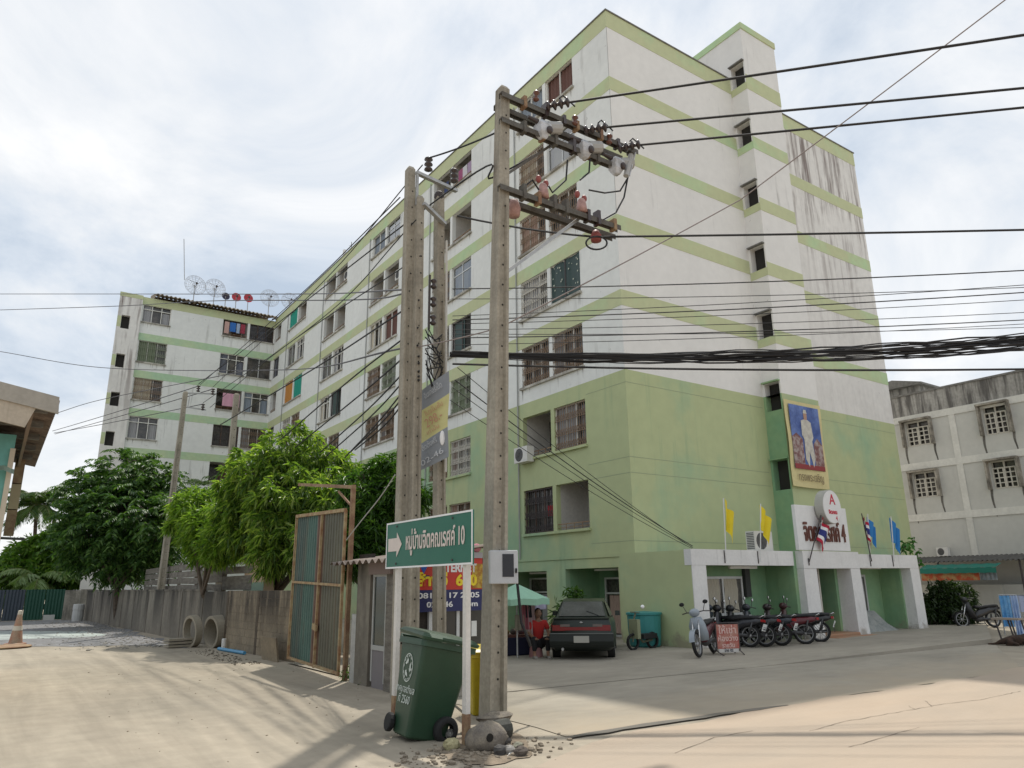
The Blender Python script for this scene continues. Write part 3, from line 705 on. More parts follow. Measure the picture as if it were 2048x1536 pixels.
# ================================================================== GROUND FLOOR OF THE BLOCK
# side openings on the lane facade
for (a, c, z0, z1) in gh:
    d = 1.5; b = MB()
    b.poly([(d, a, 0), (d, c, 0), (d, c, z1 + .1), (d, a, z1 + .1)]); b.poly([(0.2, a, 0), (d, a, 0), (d, a, z1 + .1), (0.2, a, z1 + .1)])
    b.poly([(0.2, c, 0), (d, c, 0), (d, c, z1 + .1), (0.2, c, z1 + .1)]); b.poly([(0.2, a, z1 + .1), (d, a, z1 + .1), (d, c, z1 + .1), (0.2, c, z1 + .1)])
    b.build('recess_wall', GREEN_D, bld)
def shopfront(y0, y1, z1, posters, cur, x=1.15):
    """glazed shopfront set back in a side opening, facing -x"""
    b = MB(); t = 0.06
    for y in (y0 + t / 2, (y0 + y1) / 2 + 0.1, y1 - t / 2): b.box(x, y - t / 2, 0, x + 0.05, y + t / 2, z1)
    for z in (0.03, z1 * 0.74, z1): b.box(x - 0.004, y0, z - t / 2, x + 0.046, y1, z + t / 2)
    f = b.build('shopfront', ALU, bld)
    b = MB(); b.poly([(x + 0.1, y0, 0), (x + 0.1, y1, 0), (x + 0.1, y1, z1), (x + 0.1, y0, z1)]); b.build('pane', DARKPANE, f)
    for (ya, yb, c) in cur:
        b = MB(); b.grid(lambda u, v: (x + 0.085 + 0.008 * math.sin(u * 30), ya + (yb - ya) * u, 0.1 + (z1 * 0.7 - 0.1) * v), 24, 1); b.build('curtain', CUR[c], f)
    for (y, z, w, h) in posters:
        b = MB(); b.box(x - 0.012, y - w / 2, z - h / 2, x - 0.006, y + w / 2, z + h / 2); b.build('notice', flat('paper_notice', (0.75, 0.75, 0.72), 0.8), f)
shopfront(0.85, 2.75, 1.86, [(1.25, 1.3, 0.26, 0.34), (1.5, 0.85, 0.18, 0.26)], [(2.1, 2.6, 'pink'), (1.62, 1.75, 'brown'), (1.85, 2.0, 'cream')])
shopfront(4.5, 7.1, 1.9, [], [(5.8, 6.4, 'grey')])
TUBE = flat('lamp_casing', (0.78, 0.78, 0.74), 0.5)
for (yy, zz) in ((1.9, 2.10), (5.6, 2.06)):
    b = MB(); b.box(0.5, yy - 0.6, zz, 0.6, yy + 0.6, zz + 0.06); b.build('tube_lamp', TUBE, bld)

# ---- front porch (front plane y = -2.8)
PY = -2.8
porch_w = flat('porch_white_paint', (0.76, 0.75, 0.73), 0.75, var=0.1)
PWH = mat('porch_white', (0.76, 0.75, 0.73), 0.75, var=0.08, scale=1.5, streak=(0.3, 0.29, 0.27), streak_amt=0.6, streak2=0.05, thr=0.56, spots=(0.66, 0.4), splash=0.28)
b = MB(); b.box(-0.66, PY, 0, -0.12, PY + 0.35, 2.56); b.box(-0.66, PY + 0.352, 0, -0.45, 0.0, 2.55); b.build('porch_side_wall', GREEN, bld)
def pillar(x0, x1, y0, y1, z1, flare=0.0):
    b = MB(); pts = []
    for z, e in ((0, flare), (0.35, flare * 0.6), (z1, 0)): pts.append([(x0 - e, y0 - e, z), (x1 + e, y0 - e, z), (x1 + e, y1, z), (x0 - e, y1, z)])
    b.loft(pts); return b.build('pillar', PWH, bld)
pillar(-0.665, -0.11, PY - 0.03, PY - 0.004, 2.14)
pillar(3.98, 4.62, PY - 0.24, PY + 0.25, 2.06, 0.03); pillar(6.45, 6.98, PY - 0.24, PY + 0.25, 2.06, 0.05)
pillar(10.45, 11.02, PY - 0.05, PY + 0.3, 2.08, 0.02)
b = MB(); b.box(-0.672, PY - 0.034, 2.145, 3.82, PY + 0.22, 2.57); b.build('beam', PWH, bld)
b = MB(); b.box(3.98, PY - 0.25, 2.065, 6.98, PY + 0.22, 2.58); b.build('beam', PWH, bld)
b = MB(); b.box(6.985, PY - 0.05, 2.085, 11.02, PY + 0.22, 2.53); b.build('beam', PWH, bld)
b = MB(); b.box(3.82, PY + 0.0, 0, 3.98, PY + 0.6, 2.57); b.build('porch_pier', GREEN_D, bld)
b = MB(); b.box(-0.62, PY + 0.225, 2.40, 11.0, -0.02, 2.53); b.build('porch_roof', CONCW, bld)
BW = PY + 1.05                                                     # recessed shop wall
for q in ((-0.45, BW, 0, 3.9, BW + 0.1, 2.4), (3.85, PY + 0.6, 0, 3.95, BW - 0.003, 2.395), (6.98, BW, 0, 10.5, BW + 0.1, 2.395), (10.35, PY + 0.3, 0, 10.45, BW - 0.003, 2.39), (10.45, PY + 0.302, 0, 11.0, -0.01, 2.39)):
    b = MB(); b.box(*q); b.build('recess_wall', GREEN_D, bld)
b = MB(); b.box(6.30, PY + 0.252, 0, 6.44, -0.02, 2.38); b.build('recess_wall', GREEN_D, bld); b = MB(); b.box(4.0, -0.9, 0, 6.29, -0.8, 2.38); b.build('recess_wall', DARKROOM, bld)  # back of the doorway coloured near-black for its shade
def front_window(x0, x1, z0, z1, y, n, fr, curs, pane=DARKPANE):
    b = MB(); t = 0.07
    for k in range(n + 1):
        x = x0 + (x1 - x0) * k / n; b.box(x - t / 2, y - 0.05, z0, x + t / 2, y - 0.005, z1)
    for z in (z0, z1): b.box(x0 - t / 2, y - 0.054, z - t / 2, x1 + t / 2, y - 0.009, z + t / 2)
    f = b.build('window', fr, bld)
    b = MB(); b.box(x0, y - 0.02, z0, x1, y - 0.012, z1); b.build('pane', pane, f)
    for (xa, xb, c) in curs:
        b = MB(); b.grid(lambda u, v: (xa + (xb - xa) * u + 0.02 * math.sin(9 * v + xa), y - 0.03 + 0.007 * math.sin(u * 34), z0 + 0.04 + (z1 - z0 - 0.08) * v), 36, 3); b.build('curtain', CUR[c], f)
    return f
front_window(0.02, 2.62, 0.78, 1.82, BW, 3, ALU, [(0.1, 0.62, 'cream'), (0.98, 1.62, 'cream'), (1.82, 2.42, 'cream')])
front_window(7.15, 9.3, 0.2, 1.85, BW, 4, ALU, [(7.2, 9.2, 'grey')])
# shop door: folding iron gate with a gilt edge
b = MB()
for k in range(9): b.box(4.72 + k * 0.085, PY + 0.30, 0.16, 4.735 + k * 0.085, PY + 0.325, 2.04)
for z in (0.2, 0.75, 1.1, 1.9): b.box(4.70, PY + 0.296, z, 5.46, PY + 0.33, z + 0.03)
for k in range(8):
    for z in (0.25, 0.8, 1.2): b.bar((4.73 + k * 0.085, PY + 0.31, z), (4.80 + k * 0.085, PY + 0.31, z + 0.4), 0.014, 0.014, (0, 1, 0))
fg = b.build('folding_gate', IROND, bld)
b = MB(); b.box(5.46, PY + 0.285, 0.12, 5.52, PY + 0.34, 2.06); b.box(4.66, PY + 0.285, 0.10, 5.46, PY + 0.34, 0.15); b.build('gate_edge', IRONW, fg)
STEP = mat('orange_step_tile', (0.40, 0.20, 0.11), 0.7, var=0.2, scale=4, col2=(0.33, 0.23, 0.15))
b = MB(); b.box(4.66, PY - 0.34, 0, 6.4, PY + 0.9, 0.15); o = b.build('step', STEP, bld); bevel(o, 0.03)
b = MB(); b.box(4.74, PY - 0.62, 0, 6.9, PY - 0.345, 0.07); o = b.build('step', STEP, bld); bevel(o, 0.025)
for xx in (1.9, 8.6):
    b = MB(); b.box(xx - 0.6, PY + 0.3, 2.06, xx + 0.6, PY + 0.38, 2.14); b.build('tube_lamp', TUBE, bld)
b = MB(); b.box(2.72, BW - 0.12, 1.25, 2.95, BW, 2.2); b.build('meter_board', flat('dark_meter_board', (0.06, 0.06, 0.06), 0.7), bld)
# drain holes below the beam edge (dark runs)
b = MB()
for xx in (0.66, 2.12): b.box(xx, PY - 0.045, 2.20, xx + 0.035, PY - 0.031, 2.55)
for xx in (4.22,): b.box(xx, PY - 0.262, 2.15, xx + 0.05, PY - 0.251, 2.36)
for xx in (7.95, 9.35): b.box(xx, PY - 0.064, 2.14, xx + 0.04, PY - 0.051, 2.52)
b.build('flag_socket', IROND, bld)
# rounded render at the foot of the corner, small wall lamp
b = MB(); b.tube([(-0.06, -0.5, 2.05), (-0.4, -0.62, 2.12)], 0.02, 6); b.ball((-0.46, -0.64, 2.08), 0.07, 0.07, 0.09); b.build('wall_lamp', flat('lamp_white', (0.8, 0.8, 0.78), 0.4), bld)

# ---- sign over the entrance
def to_mesh(o):
    """lettering as a plain mesh object"""
    me = bpy.data.meshes.new_from_object(o); me.name = o.name
    q = bpy.data.objects.new('lettering', me); COL.objects.link(q); q.parent = o.parent; q.location = o.location; q.rotation_euler = o.rotation_euler; q.scale = o.scale
    cu = o.data; bpy.data.objects.remove(o); bpy.data.curves.remove(cu); q.name = 'lettering'
    return q
def text(body, size, m, parent, loc, rot, name='lettering', ext=0.006, align='CENTER', bold=0.0, sx=1.0, fit=None):
    cu = bpy.data.curves.new(name, 'FONT'); cu.body = body; cu.size = size; cu.extrude = ext; cu.align_x = align; cu.align_y = 'CENTER'; cu.offset = bold
    cu.materials.append(m); cu.resolution_u = 3
    o = bpy.data.objects.new(name, cu); COL.objects.link(o); o.rotation_euler = rot; o.scale = (sx, 1, 1)
    p = wpos(parent); o.location = (loc[0] - p.x, loc[1] - p.y, loc[2] - p.z); o.parent = parent
    o = to_mesh(o)
    if fit:                                                  # squeeze the line to the width and height it has on the sign
        A = np.array([v.co for v in o.data.vertices]); w_, h_ = A.max(0)[0] - A.min(0)[0], A.max(0)[1] - A.min(0)[1]
        o.scale = (fit[0] / w_, fit[1] / h_, 1)
    return o
FRONT = (math.pi / 2, 0, 0)                                       # text read from -y
LANE = (math.pi / 2, 0, -math.pi / 2)                             # text read from -x
SIGNW = flat('white_sign_board', (0.78, 0.78, 0.77), 0.5)
sg = thing('name_board', 'white name board with dark brown Thai lettering above the porch entrance', 'sign', (5.3, -3.0, 2.6))
b = MB(); b.box(3.86, -3.04, 2.60, 6.60, -2.92, 3.96); o = b.build('board', SIGNW, sg); bevel(o, 0.012)
DBR = flat('dark_brown_letters', (0.15, 0.055, 0.04), 0.5)
text('จิตคณเรศค์ 4', 0.62, DBR, sg, (5.27, -3.06, 3.12), FRONT, ext=0.02, bold=0.008, fit=(2.2, 0.62))
ov = thing('oval_sign', 'oval white light box with a red letter A mounted over the name board', 'sign', (5.35, -3.3, 3.45))
pts = [(5.33 + 0.49 * math.cos(t), -3.36, 3.93 + 0.53 * math.sin(t)) for t in [2 * math.pi * k / 32 for k in range(32)]]
b = MB(); b.prism(pts, (0, 0.28, 0)); o = b.build('case', flat('grey_sign_rim', (0.45, 0.44, 0.40), 0.6), ov)
b = MB(); b.prism([(p[0], -3.372, p[2]) for p in [(5.33 + 0.47 * math.cos(t), 0, 3.93 + 0.51 * math.sin(t)) for t in [2 * math.pi * k / 32 for k in range(32)]]], (0, 0.01, 0)); b.build('face', SIGNW, ov)
REDL = flat('red_letters', (0.55, 0.03, 0.06), 0.5)
text('A', 0.46, REDL, ov, (5.36, -3.374, 4.14), FRONT, bold=0.004); text('จิตคณ', 0.17, REDL, ov, (5.34, -3.374, 3.76), FRONT, bold=0.006); text('4', 0.2, REDL, ov, (5.5, -3.374, 3.57), FRONT)
# ---- portrait banner on the tower
po = thing('portrait_banner', 'tall cream framed portrait banner of a figure in white hung on the stair tower', 'banner', (8.1, -0.95, 4.95))
b = MB(); b.grid(lambda u, v: (7.02 + 2.22 * u, -0.93 + 0.02 * math.sin(v * 9 + u * 3), 4.98 + 3.2 * v - 0.02 * math.sin(u * 3.1)), 8, 12)
b.build('sheet', mat('cream_banner_cloth', (0.66, 0.58, 0.30), 0.7, var=0.08, scale=1), po)
YB = -0.965
def flatpic(name, pts, m, dy=0.0): 
    bb = MB(); bb.prism([(x, YB - dy, z) for x, z in pts], (0, 0.003, 0)); return bb.build(name, m, po)
flatpic('picture', [(7.22, 5.62), (9.05, 5.62), (9.05, 8.02), (7.22, 8.02)], mat('deep_blue_print', (0.05, 0.09, 0.28), 0.6, scale=1.2, col2=(0.16, 0.24, 0.52), var=0.3), 0.0)
flatpic('picture', [(7.22, 5.78), (7.85, 5.78), (7.85, 6.75), (7.5, 6.95), (7.22, 6.8)], mat('crowd_print', (0.20, 0.09, 0.085), 0.7, scale=5, col2=(0.40, 0.33, 0.31), var=0.4, lo=0.42, hi=0.6), 0.006)
flatpic('picture', [(8.5, 5.78), (9.05, 5.78), (9.05, 6.6), (8.75, 6.85), (8.5, 6.6)], MATS['crowd_print'], 0.006)
flatpic('picture', [(7.22, 5.62), (9.05, 5.62), (9.05, 5.80), (7.22, 5.80)], flat('dark_red_print', (0.28, 0.05, 0.05), 0.7), 0.010)
PWf = mat('figure_white_print', (0.62, 0.60, 0.52), 0.7, scale=5, col2=(0.45, 0.42, 0.38), var=0.2)
flatpic('picture', [(7.86, 7.45), (8.02, 7.5), (8.28, 7.5), (8.46, 7.42), (8.52, 6.85), (8.42, 6.7), (8.5, 6.05), (8.36, 5.72), (8.2, 6.3), (8.1, 5.72), (7.92, 6.0), (7.95, 6.75), (7.84, 6.9)], PWf, 0.012)
flatpic('picture', [(8.06, 7.5), (8.24, 7.5), (8.26, 7.7), (8.15, 7.82), (8.04, 7.7)], flat('skin_print', (0.45, 0.28, 0.2), 0.7), 0.015)
flatpic('picture', [(8.03, 7.74), (8.27, 7.74), (8.22, 7.88), (8.08, 7.88)], PWf, 0.018)
text('ทรงพระเจริญ', 0.36, flat('bronze_letters', (0.22, 0.16, 0.09), 0.6), po, (8.12, YB - 0.012, 5.32), FRONT, ext=0.002, fit=(1.5, 0.36))
# ---- flags
YEL = flat('yellow_flag_cloth', (0.78, 0.62, 0.03), 0.8); SKY_ = flat('blue_flag_cloth', (0.03, 0.20, 0.50), 0.8); RED_ = flat('red_flag_cloth', (0.45, 0.02, 0.05), 0.8); WHI = flat('white_flag_cloth', (0.8, 0.8, 0.8), 0.8); NAV = flat('navy_flag_cloth', (0.03, 0.04, 0.20), 0.8)
POLEW = flat('white_flag_pole', (0.70, 0.70, 0.68), 0.5)
def flag(label, foot, top, mats, w=0.85, h=0.66, seed=0, group='flags along the porch', y0=-2.9, lean=-0.12):
    f = thing('flag', label, 'flag', (foot[0], y0, foot[1]), 0, group)
    r = random.Random(seed); A = Vector((foot[0], y0, foot[1])); B = Vector((top[0], y0 + lean, top[1]))
    b = MB(); b.tube([A, B], 0.018, 6); b.build('pole', POLEW if mats[0] is not RED_ else IROND, f)
    d = (B - A).normalized(); ph = r.uniform(0, 6)
    L = (B - A).length
    b = MB(); k = len(mats); nu, nv = 10, max(6, k * 2)
    def fn(u, v):                                                # hangs limp: the fly end drops and bunches towards the pole
        p = B - d * (0.02 + v * h)
        return p + Vector((w * 0.46 * u * (1 - 0.25 * v) + 0.03 * math.sin(u * 7 + ph), -0.05 * math.sin(u * 9 + ph + v), -0.55 * w * u - 0.05 * math.sin(u * 5 + v * 2)))
    b.grid(fn, nu, nv)
    for j in range(nv):
        for i in range(nu): b.mi[j * nu + i] = min(k - 1, int(j * k / nv))
    b.build('cloth', mats, f, smooth=True)
    return f
flag('yellow flag hanging from the porch beam near the left pillar', (0.66, 2.25), (0.62, 3.98), [YEL], seed=1, h=0.75)
flag('yellow flag hanging in front of the air conditioner on the porch roof', (2.15, 2.25), (2.26, 3.9), [YEL], seed=2, h=0.7)
TH = [RED_, WHI, NAV, NAV, WHI, RED_]
flag('striped red white and blue flag hanging in front of the white name board', (4.2, 2.25), (4.92, 3.68), TH, seed=3, y0=-3.1, h=0.7)
flag('striped red white and blue flag on the beam right of the name board', (7.97, 2.3), (7.55, 3.85), TH, w=0.75, seed=4, h=0.75)
flag('blue flag hanging close beside the striped flag on the right beam', (7.97, 2.32), (7.98, 3.85), [SKY_], seed=5, y0=-2.86, h=0.62)
flag('blue flag hanging alone near the right end of the porch', (9.38, 2.3), (9.36, 3.82), [SKY_], seed=6, h=0.8)
ac_unit('dirty white air conditioner with a round fan standing on the porch roof', (3.0, -2.45, 2.585), 0.0, 'air conditioners')
bk = ac_unit('white air conditioner hung outside the lower balcony near the front pole', (-0.36, 5.45, WB[5] - 0.18), -math.pi / 2, 'air conditioners')
ac_unit('air conditioner high in the third balcony column on the lane side', (0.3, 17.9, WB[1] + 0.75), -math.pi / 2, 'air conditioners')
ac_unit('air conditioner at the top of the fourth balcony column on the lane side', (0.3, 25.7, WB[0] + 0.55), -math.pi / 2, 'air conditioners')
# dark box on the balcony wall behind the hung conditioner
o = MB(); o.box(1.3, 4.0, WB[5] + 0.45, 1.42, 4.75, WB[5] + 0.95); tag(o.build('wall_box', flat('dark_box', (0.03, 0.035, 0.035), 0.5)), 'dark rectangular box fixed to the balcony wall behind the hung conditioner', 'box')

# ---- laundry
def cloth(name, label, cat, p0, p1, drop, m, wav=0.02, group=None):
    p0, p1 = Vector(p0), Vector(p1); d = (p1 - p0); n = d.cross(Vector((0, 0, 1))).normalized()
    b = MB(); b.grid(lambda u, v: p0 + d * u + n * wav * math.sin(u * 17) * (0.3 + v) - Vector((0, 0, drop * v)), 14, 3)
    o = b.build(name, m, smooth=True); return tag(o, label, cat, group)
zt = WT[0] - 0.25
LG = 'clothes drying on the balconies'
lc = [('faded pink garment at the left of the top wing balcony', (0.55, 0.36, 0.32), -3.9, -3.55, 0.95), ('bright blue shirt drying in the top wing balcony', (0.04, 0.16, 0.48), -3.5, -3.05, 0.75), ('pale blue striped shirt drying beside the bright blue one', (0.38, 0.47, 0.62), -3.0, -2.75, 0.8), ('dark red shirt drying at the right of the top wing balcony', (0.33, 0.05, 0.08), -2.7, -2.35, 0.75)]
for l, c_, a, e_, dr in lc: cloth('garment', l, 'clothing', (a, 39.66, zt), (e_, 39.66, zt), dr, flat('laundry_%d' % int(c_[0] * 1000), c_, 0.9), group=LG)
cloth('towel', 'pink towel hanging over the wing balcony rail in the third storey from the top', 'towel', (-3.55, 39.64, WT[2] - 0.35), (-2.3, 39.64, WT[2] - 0.35), 1.0, flat('pink_towel', (0.66, 0.36, 0.46), 0.9), group=LG)
for i, (a, c_) in enumerate([(9.75, (0.40, 0.30, 0.42)), (10.2, (0.62, 0.60, 0.62)), (10.6, (0.35, 0.10, 0.2)), (12.0, (0.05, 0.07, 0.16))]):
    cloth('garment', ['striped purple cloth nearest the corner in the top balcony over the poles', 'white cloth between purple and red ones in the top balcony over the poles', 'dark red cloth drying in the top balcony over the poles', 'navy cloth drying behind the insulators in the top balcony'][i], 'clothing', (0.1, a + 0.4, WT[0] - 0.5), (0.1, a, WT[0] - 0.5), 0.7, flat('laundry_b%d' % i, c_, 0.9), group=LG)
cloth('garment', 'red garment behind the dark grille of the lowest corner balcony', 'clothing', (0.16, 4.55, WB[6] + 0.95), (0.16, 4.1, WB[6] + 0.95), 0.4, flat('laundry_red', (0.4, 0.03, 0.04), 0.9), group=LG)

# ---- dishes and aerials on the wing roof
MESHD = mat('wire_dish_mesh', (0.5, 0.52, 0.55), 0.6, 0.3)
def dish(label, px, py, rad, m, wire):
    c = oy(px, py, 42.3); foot_z = 22.62 + 0.95 * ((42.3 - 39.25) / 3.2)
    o = thing('satellite_dish', label, 'satellite dish', (c.x, c.y, foot_z), 0, 'satellite dishes on the wing roof')
    b = MB(); b.tube([(c.x, c.y, foot_z - 0.1), (c.x, c.y + 0.1, c.z)], 0.035, 6); b.build('mast', STEEL, o)
    nrm = (CAM - c).normalized(); nrm = (nrm + Vector((0.25, -0.1, 0.45))).normalized(); a = nrm.cross(Vector((0, 0, 1))).normalized(); u_ = a.cross(nrm)
    def pt(r, t): return c + a * (r * rad * math.cos(t)) + u_ * (r * rad * math.sin(t)) + nrm * (0.22 * rad * r * r - 0.1)
    b = MB()
    if wire:
        for k in range(16): b.tube([pt(q / 4, k * math.pi / 8) for q in range(5)], 0.012, 4)
        for q in (0.25, 0.45, 0.62, 0.8, 0.9, 1.0): b.tube([pt(q, k * math.pi / 12) for k in range(25)], 0.011 if q < 1 else 0.018, 4)
    else: b.grid(lambda u, v: pt(max(0.02, v), u * 2 * math.pi), 20, 5)
    b.build('reflector', m, o)
    b = MB(); f = c + nrm * rad * 0.55; b.ball(f, 0.09, 0.09, 0.12, 6, 4); 
    for t in (0.5, 2.6, 4.7): b.tube([pt(0.95, t), f], 0.012, 4)
    b.build('feed_horn', IROND, o)
dish('wire mesh dish at the high end of the row on the wing roof', 390, 571, 0.82, MESHD, True)
dish('wire mesh dish beside the small dark dish on the wing roof', 430, 577, 0.80, MESHD, True)
dish('small dark dish between wire mesh and red dishes', 452, 592, 0.32, flat('dark_dish', (0.04, 0.035, 0.07), 0.5), False)
RD = flat('red_dish', (0.50, 0.04, 0.06), 0.5)
dish('small red dish touching the dark dish on the wing roof', 473, 594, 0.38, RD, False)
dish('small red dish next to the third wire mesh dish', 497, 596, 0.38, RD, False)
dish('wire mesh dish right of both red dishes', 539, 597, 0.78, MESHD, True)
dish('wire mesh dish half hidden behind the long block roof edge', 580, 603, 0.76, MESHD, True)
c = oy(369, 560, 42); b = MB(); b.tube([c, oy(368, 478, 42)], 0.03, 5); tag(b.build('aerial_mast', STEEL), 'thin tall aerial mast standing on the wing roof', 'mast')
a0 = Vector((0.6, 26.6, 22.3)); am = thing('roof_aerial', 'short white post with a small aerial on the lane side parapet', 'aerial', a0)
b = MB(); b.box(0.5, 26.9, 22.3, 0.66, 27.1, 23.7); b.build('post', PWH, am)
b = MB(); b.tube([(0.5, 25.6, 22.4), (0.5, 25.6, 23.7)], 0.02, 5)
for k in range(5): b.tube([(0.5, 25.2 + k * 0.1, 23.0 + k * 0.12), (0.5, 26.0, 23.1 + k * 0.12)], 0.01, 4)
b.build('aerial', IROND, am)
b = MB()
for (x, y) in ((2.8, 1.2), (3.2, 1.2), (6.2, 1.0), (6.7, 1.0)): b.tube([(x, y, 22.0), (x, y, 23.1)], 0.015, 5)
b.tube([(2.8, 1.2, 23.1), (3.2, 1.2, 23.1)], 0.015, 5); b.tube([(6.2, 1.0, 23.1), (6.7, 1.0, 23.1)], 0.015, 5)
tag(b.build('roof_ladder_rail', STEEL), 'thin metal rails of the roof ladder beside the stair tower', 'railing')

# ================================================================== GREY BUILDING ON THE RIGHT
GX = 21.0
gb = thing('grey_building', 'grey three storey building with stained parapet and hooded windows', 'building', (GX, -4, 0))
PGm = lambda s, z: (GX, s, z)
gw = [[(1795, 842), (1867, 835), (1815, 893), (1867, 886)], [(1950, 810), (2022, 800), (1965, 870), (2026, 863)], [(1815, 945), (1878, 935), (1826, 996), (1884, 990)], [(1965, 920), (2040, 912), (1982, 977), (2047, 972)]]
gho = []
for q in gw:
    P4 = [ox(*p, GX) for p in q]
    y1 = (P4[0].y + P4[2].y) / 2 - 0.25; y0 = (P4[1].y + P4[3].y) / 2 + 0.2; z1 = (P4[0].z + P4[1].z) / 2 - 0.12; z0 = (P4[2].z + P4[3].z) / 2
    gho.append((y0, y1, z0, z1))
ztop = 10.72
facade('wall', -14, 6.5, 0, 9.6, gho, PGm, (1, 0, 0), CONCW, gb, 0.25)
b = MB(); b.box(GX + 0.001, -14, 9.6, GX + 0.2, 6.5, ztop); b.build('parapet', CONCP, gb)
b = MB(); b.box(GX - 0.06, -14, ztop, GX + 0.28, 6.5, ztop + 0.09); b.build('coping', DRIP, gb)
b = MB(); b.box(GX + 0.26, -14, 0, GX + 12, 6.5, 9.5); b.build('rear_wall', CONCW, gb)
STRIP = mat('pale_strip', (0.68, 0.675, 0.62), 0.85, var=0.12, scale=1)
for (q0, q1, nm) in (((1800, 833), (2047, 787), 'band'),):
    pass
for z in (9.35, 6.95, 4.45):
    b = MB(); b.box(GX - 0.05, -14, z, GX, 6.5, z + 0.33); b.build('band', STRIP, gb)
for px in (1915, 2110):
    yy = ox(px, 900, GX).y
    for z0, z1 in ((2.6, 4.45), (4.78, 6.95), (7.28, 9.35)):
        b = MB(); b.box(GX - 0.04, yy - 0.14, z0, GX, yy + 0.14, z1); b.build('pilaster', STRIP, gb)
    b = MB(); b.box(GX - 0.05, yy - 0.12, 9.68, GX, yy + 0.12, ztop); b.build('pilaster', CONCP, gb)
HOOD = mat('grimy_hood', (0.40, 0.37, 0.31), 0.9, var=0.3, scale=2, col2=(0.13, 0.12, 0.10))
SHUT = flat('faded_shutter', (0.56, 0.54, 0.47), 0.7)
GRIME = mat('black_grime', (0.10, 0.095, 0.085), 0.95, var=0.3, scale=3, col2=(0.2, 0.19, 0.17))
for (y0, y1, z0, z1) in gho:
    b = MB(); t = 0.09; p = 0.34
    b.box(GX - p, y0 - 0.2, z1 + 0.02, GX, y1 + 0.2, z1 + 0.11); b.box(GX - p * 0.8, y0 - 0.2, z0 - 0.05, GX, y0 - 0.11, z1 + 0.02); b.box(GX - p * 0.8, y1 + 0.11, z0 - 0.05, GX, y1 + 0.2, z1 + 0.02)
    b.build('window_hood', HOOD, gb)
    b = MB(); w = (y1 - y0); zt_ = z0 + (z1 - z0) * 0.74
    for k in range(3): yy = y0 + w * k / 2; b.box(GX + 0.08, yy - 0.035, z0, GX + 0.13, yy + 0.035, z1)
    for z in (z0, zt_, z1): b.box(GX + 0.076, y0, z - 0.035, GX + 0.126, y1, z + 0.035)
    fw = b.build('window', SHUT, gb)
    b = MB(); b.poly([(GX + 0.2, y0, z0), (GX + 0.2, y1, z0), (GX + 0.2, y1, z1), (GX + 0.2, y0, z1)]); b.build('pane', DARKPANE, fw)
    for k in range(2):
        a0, a1 = y0 + w * k / 2 + 0.03, y0 + w * (k + 1) / 2 - 0.03; b = MB()
        for j in range(3): yy = a0 + (a1 - a0) * j / 2; b.box(GX - 0.03, yy - 0.025, z0, GX + 0.01, yy + 0.025, zt_)
        for j in range(5): zz = z0 + (zt_ - z0) * j / 4; b.box(GX - 0.026, a0, zz - 0.022, GX + 0.006, a1, zz + 0.022)
        b.build('shutter', SHUT, fw)
    for yy, ln in ((y0 - 0.16, 0.9), (y1 + 0.16, 1.2)):                # grime runs below the hood cheeks
        b = MB(); b.grid(lambda u, v: (GX - 0.006, yy + (u - 0.5) * 0.12 * (1 - 0.6 * v) + 0.03 * math.sin(v * 5), z0 - 0.05 - ln * v), 2, 6); b.build('grime_run', GRIME, gb)
c = ox(1785, 800, GX + 5)
q0, q1 = ox(1795, 800, GX + 1.5), ox(1842, 800, GX + 1.5)
b = MB(); b.box(GX + 1.5, q1.y, 10.0, GX + 5, q0.y + 3, 11.55); b.build('roof_house', CONCP, gb)
b = MB(); b.prism([(GX + 1.2, q1.y - .3, 11.5), (GX + 1.2, q1.y - .3, 11.6), (GX + 1.2, (q0.y + q1.y) / 2 + .6, 12.0), (GX + 1.2, q0.y + 3, 11.6)], (4.2, 0, 0)); b.build('roof', DRIP, gb)
a_ = ox(1886, 1112, GX - 0.35); aco = ac_unit('grimy air conditioner at the foot of the grey building above the lean-to', (GX - 0.36, a_.y, a_.z), -math.pi / 2, 'air conditioners'); aco.scale = (0.62, 0.62, 0.68)
# lean-to roof, green awning and the printed banner below it
lr = thing('lean_to_roof', 'dark corrugated lean-to roof along the foot of the grey building', 'roof', (20, -2, 2.6))
CORR = mat('dark_corrugated_sheet', (0.14, 0.135, 0.125), 0.7, 0.2, var=0.3, scale=3)
zr = ox(1950, 1122, 19.2).z
b = MB(); b.grid(lambda u, v: (19.0 + 1.95 * v, -12 + 14.5 * u, zr + 0.28 * v + 0.035 * math.sin(u * 14.5 / 0.2 * 6.283)), 400, 1); b.build('roof_sheet', CORR, lr)
for yy in (-10, -6.4, -2.9, 0.4): 
    b = MB(); b.tube([(19.15, yy, 0), (19.15, yy, zr)], 0.045, 6); b.build('post', IROND, lr)
aw = thing('shop_awning', 'dark green cloth awning strip under the lean-to roof', 'awning', (18.4, 0, 2.2))
pa, pb = ox(1838, 1131, 18.4), ox(1990, 1126, 18.4)
b = MB(); b.grid(lambda u, v: (18.4 + 0.6 * v, pa.y + (pb.y - pa.y) * u, 2.16 + (0.17 * v) + 0.012 * math.sin(u * 40)), 40, 2); b.grid(lambda u, v: (18.4, pa.y + (pb.y - pa.y) * u, 2.16 - 0.22 * v + 0.01 * math.sin(u * 50)), 40, 1); b.build('cloth', flat('awning_green', (0.02, 0.17, 0.13), 0.8), aw)
bn = thing('shop_banner', 'faded red and orange printed banner hanging below the green awning', 'banner', (18.6, -0.5, 1.6))
BAN = mat('faded_red_print', (0.42, 0.08, 0.03), 0.7, scale=3.5, col2=(0.45, 0.28, 0.12), var=0.35, lo=0.45, hi=0.6)
p1, p2 = ox(1842, 1147, 18.6), ox(1958, 1147, 18.6)
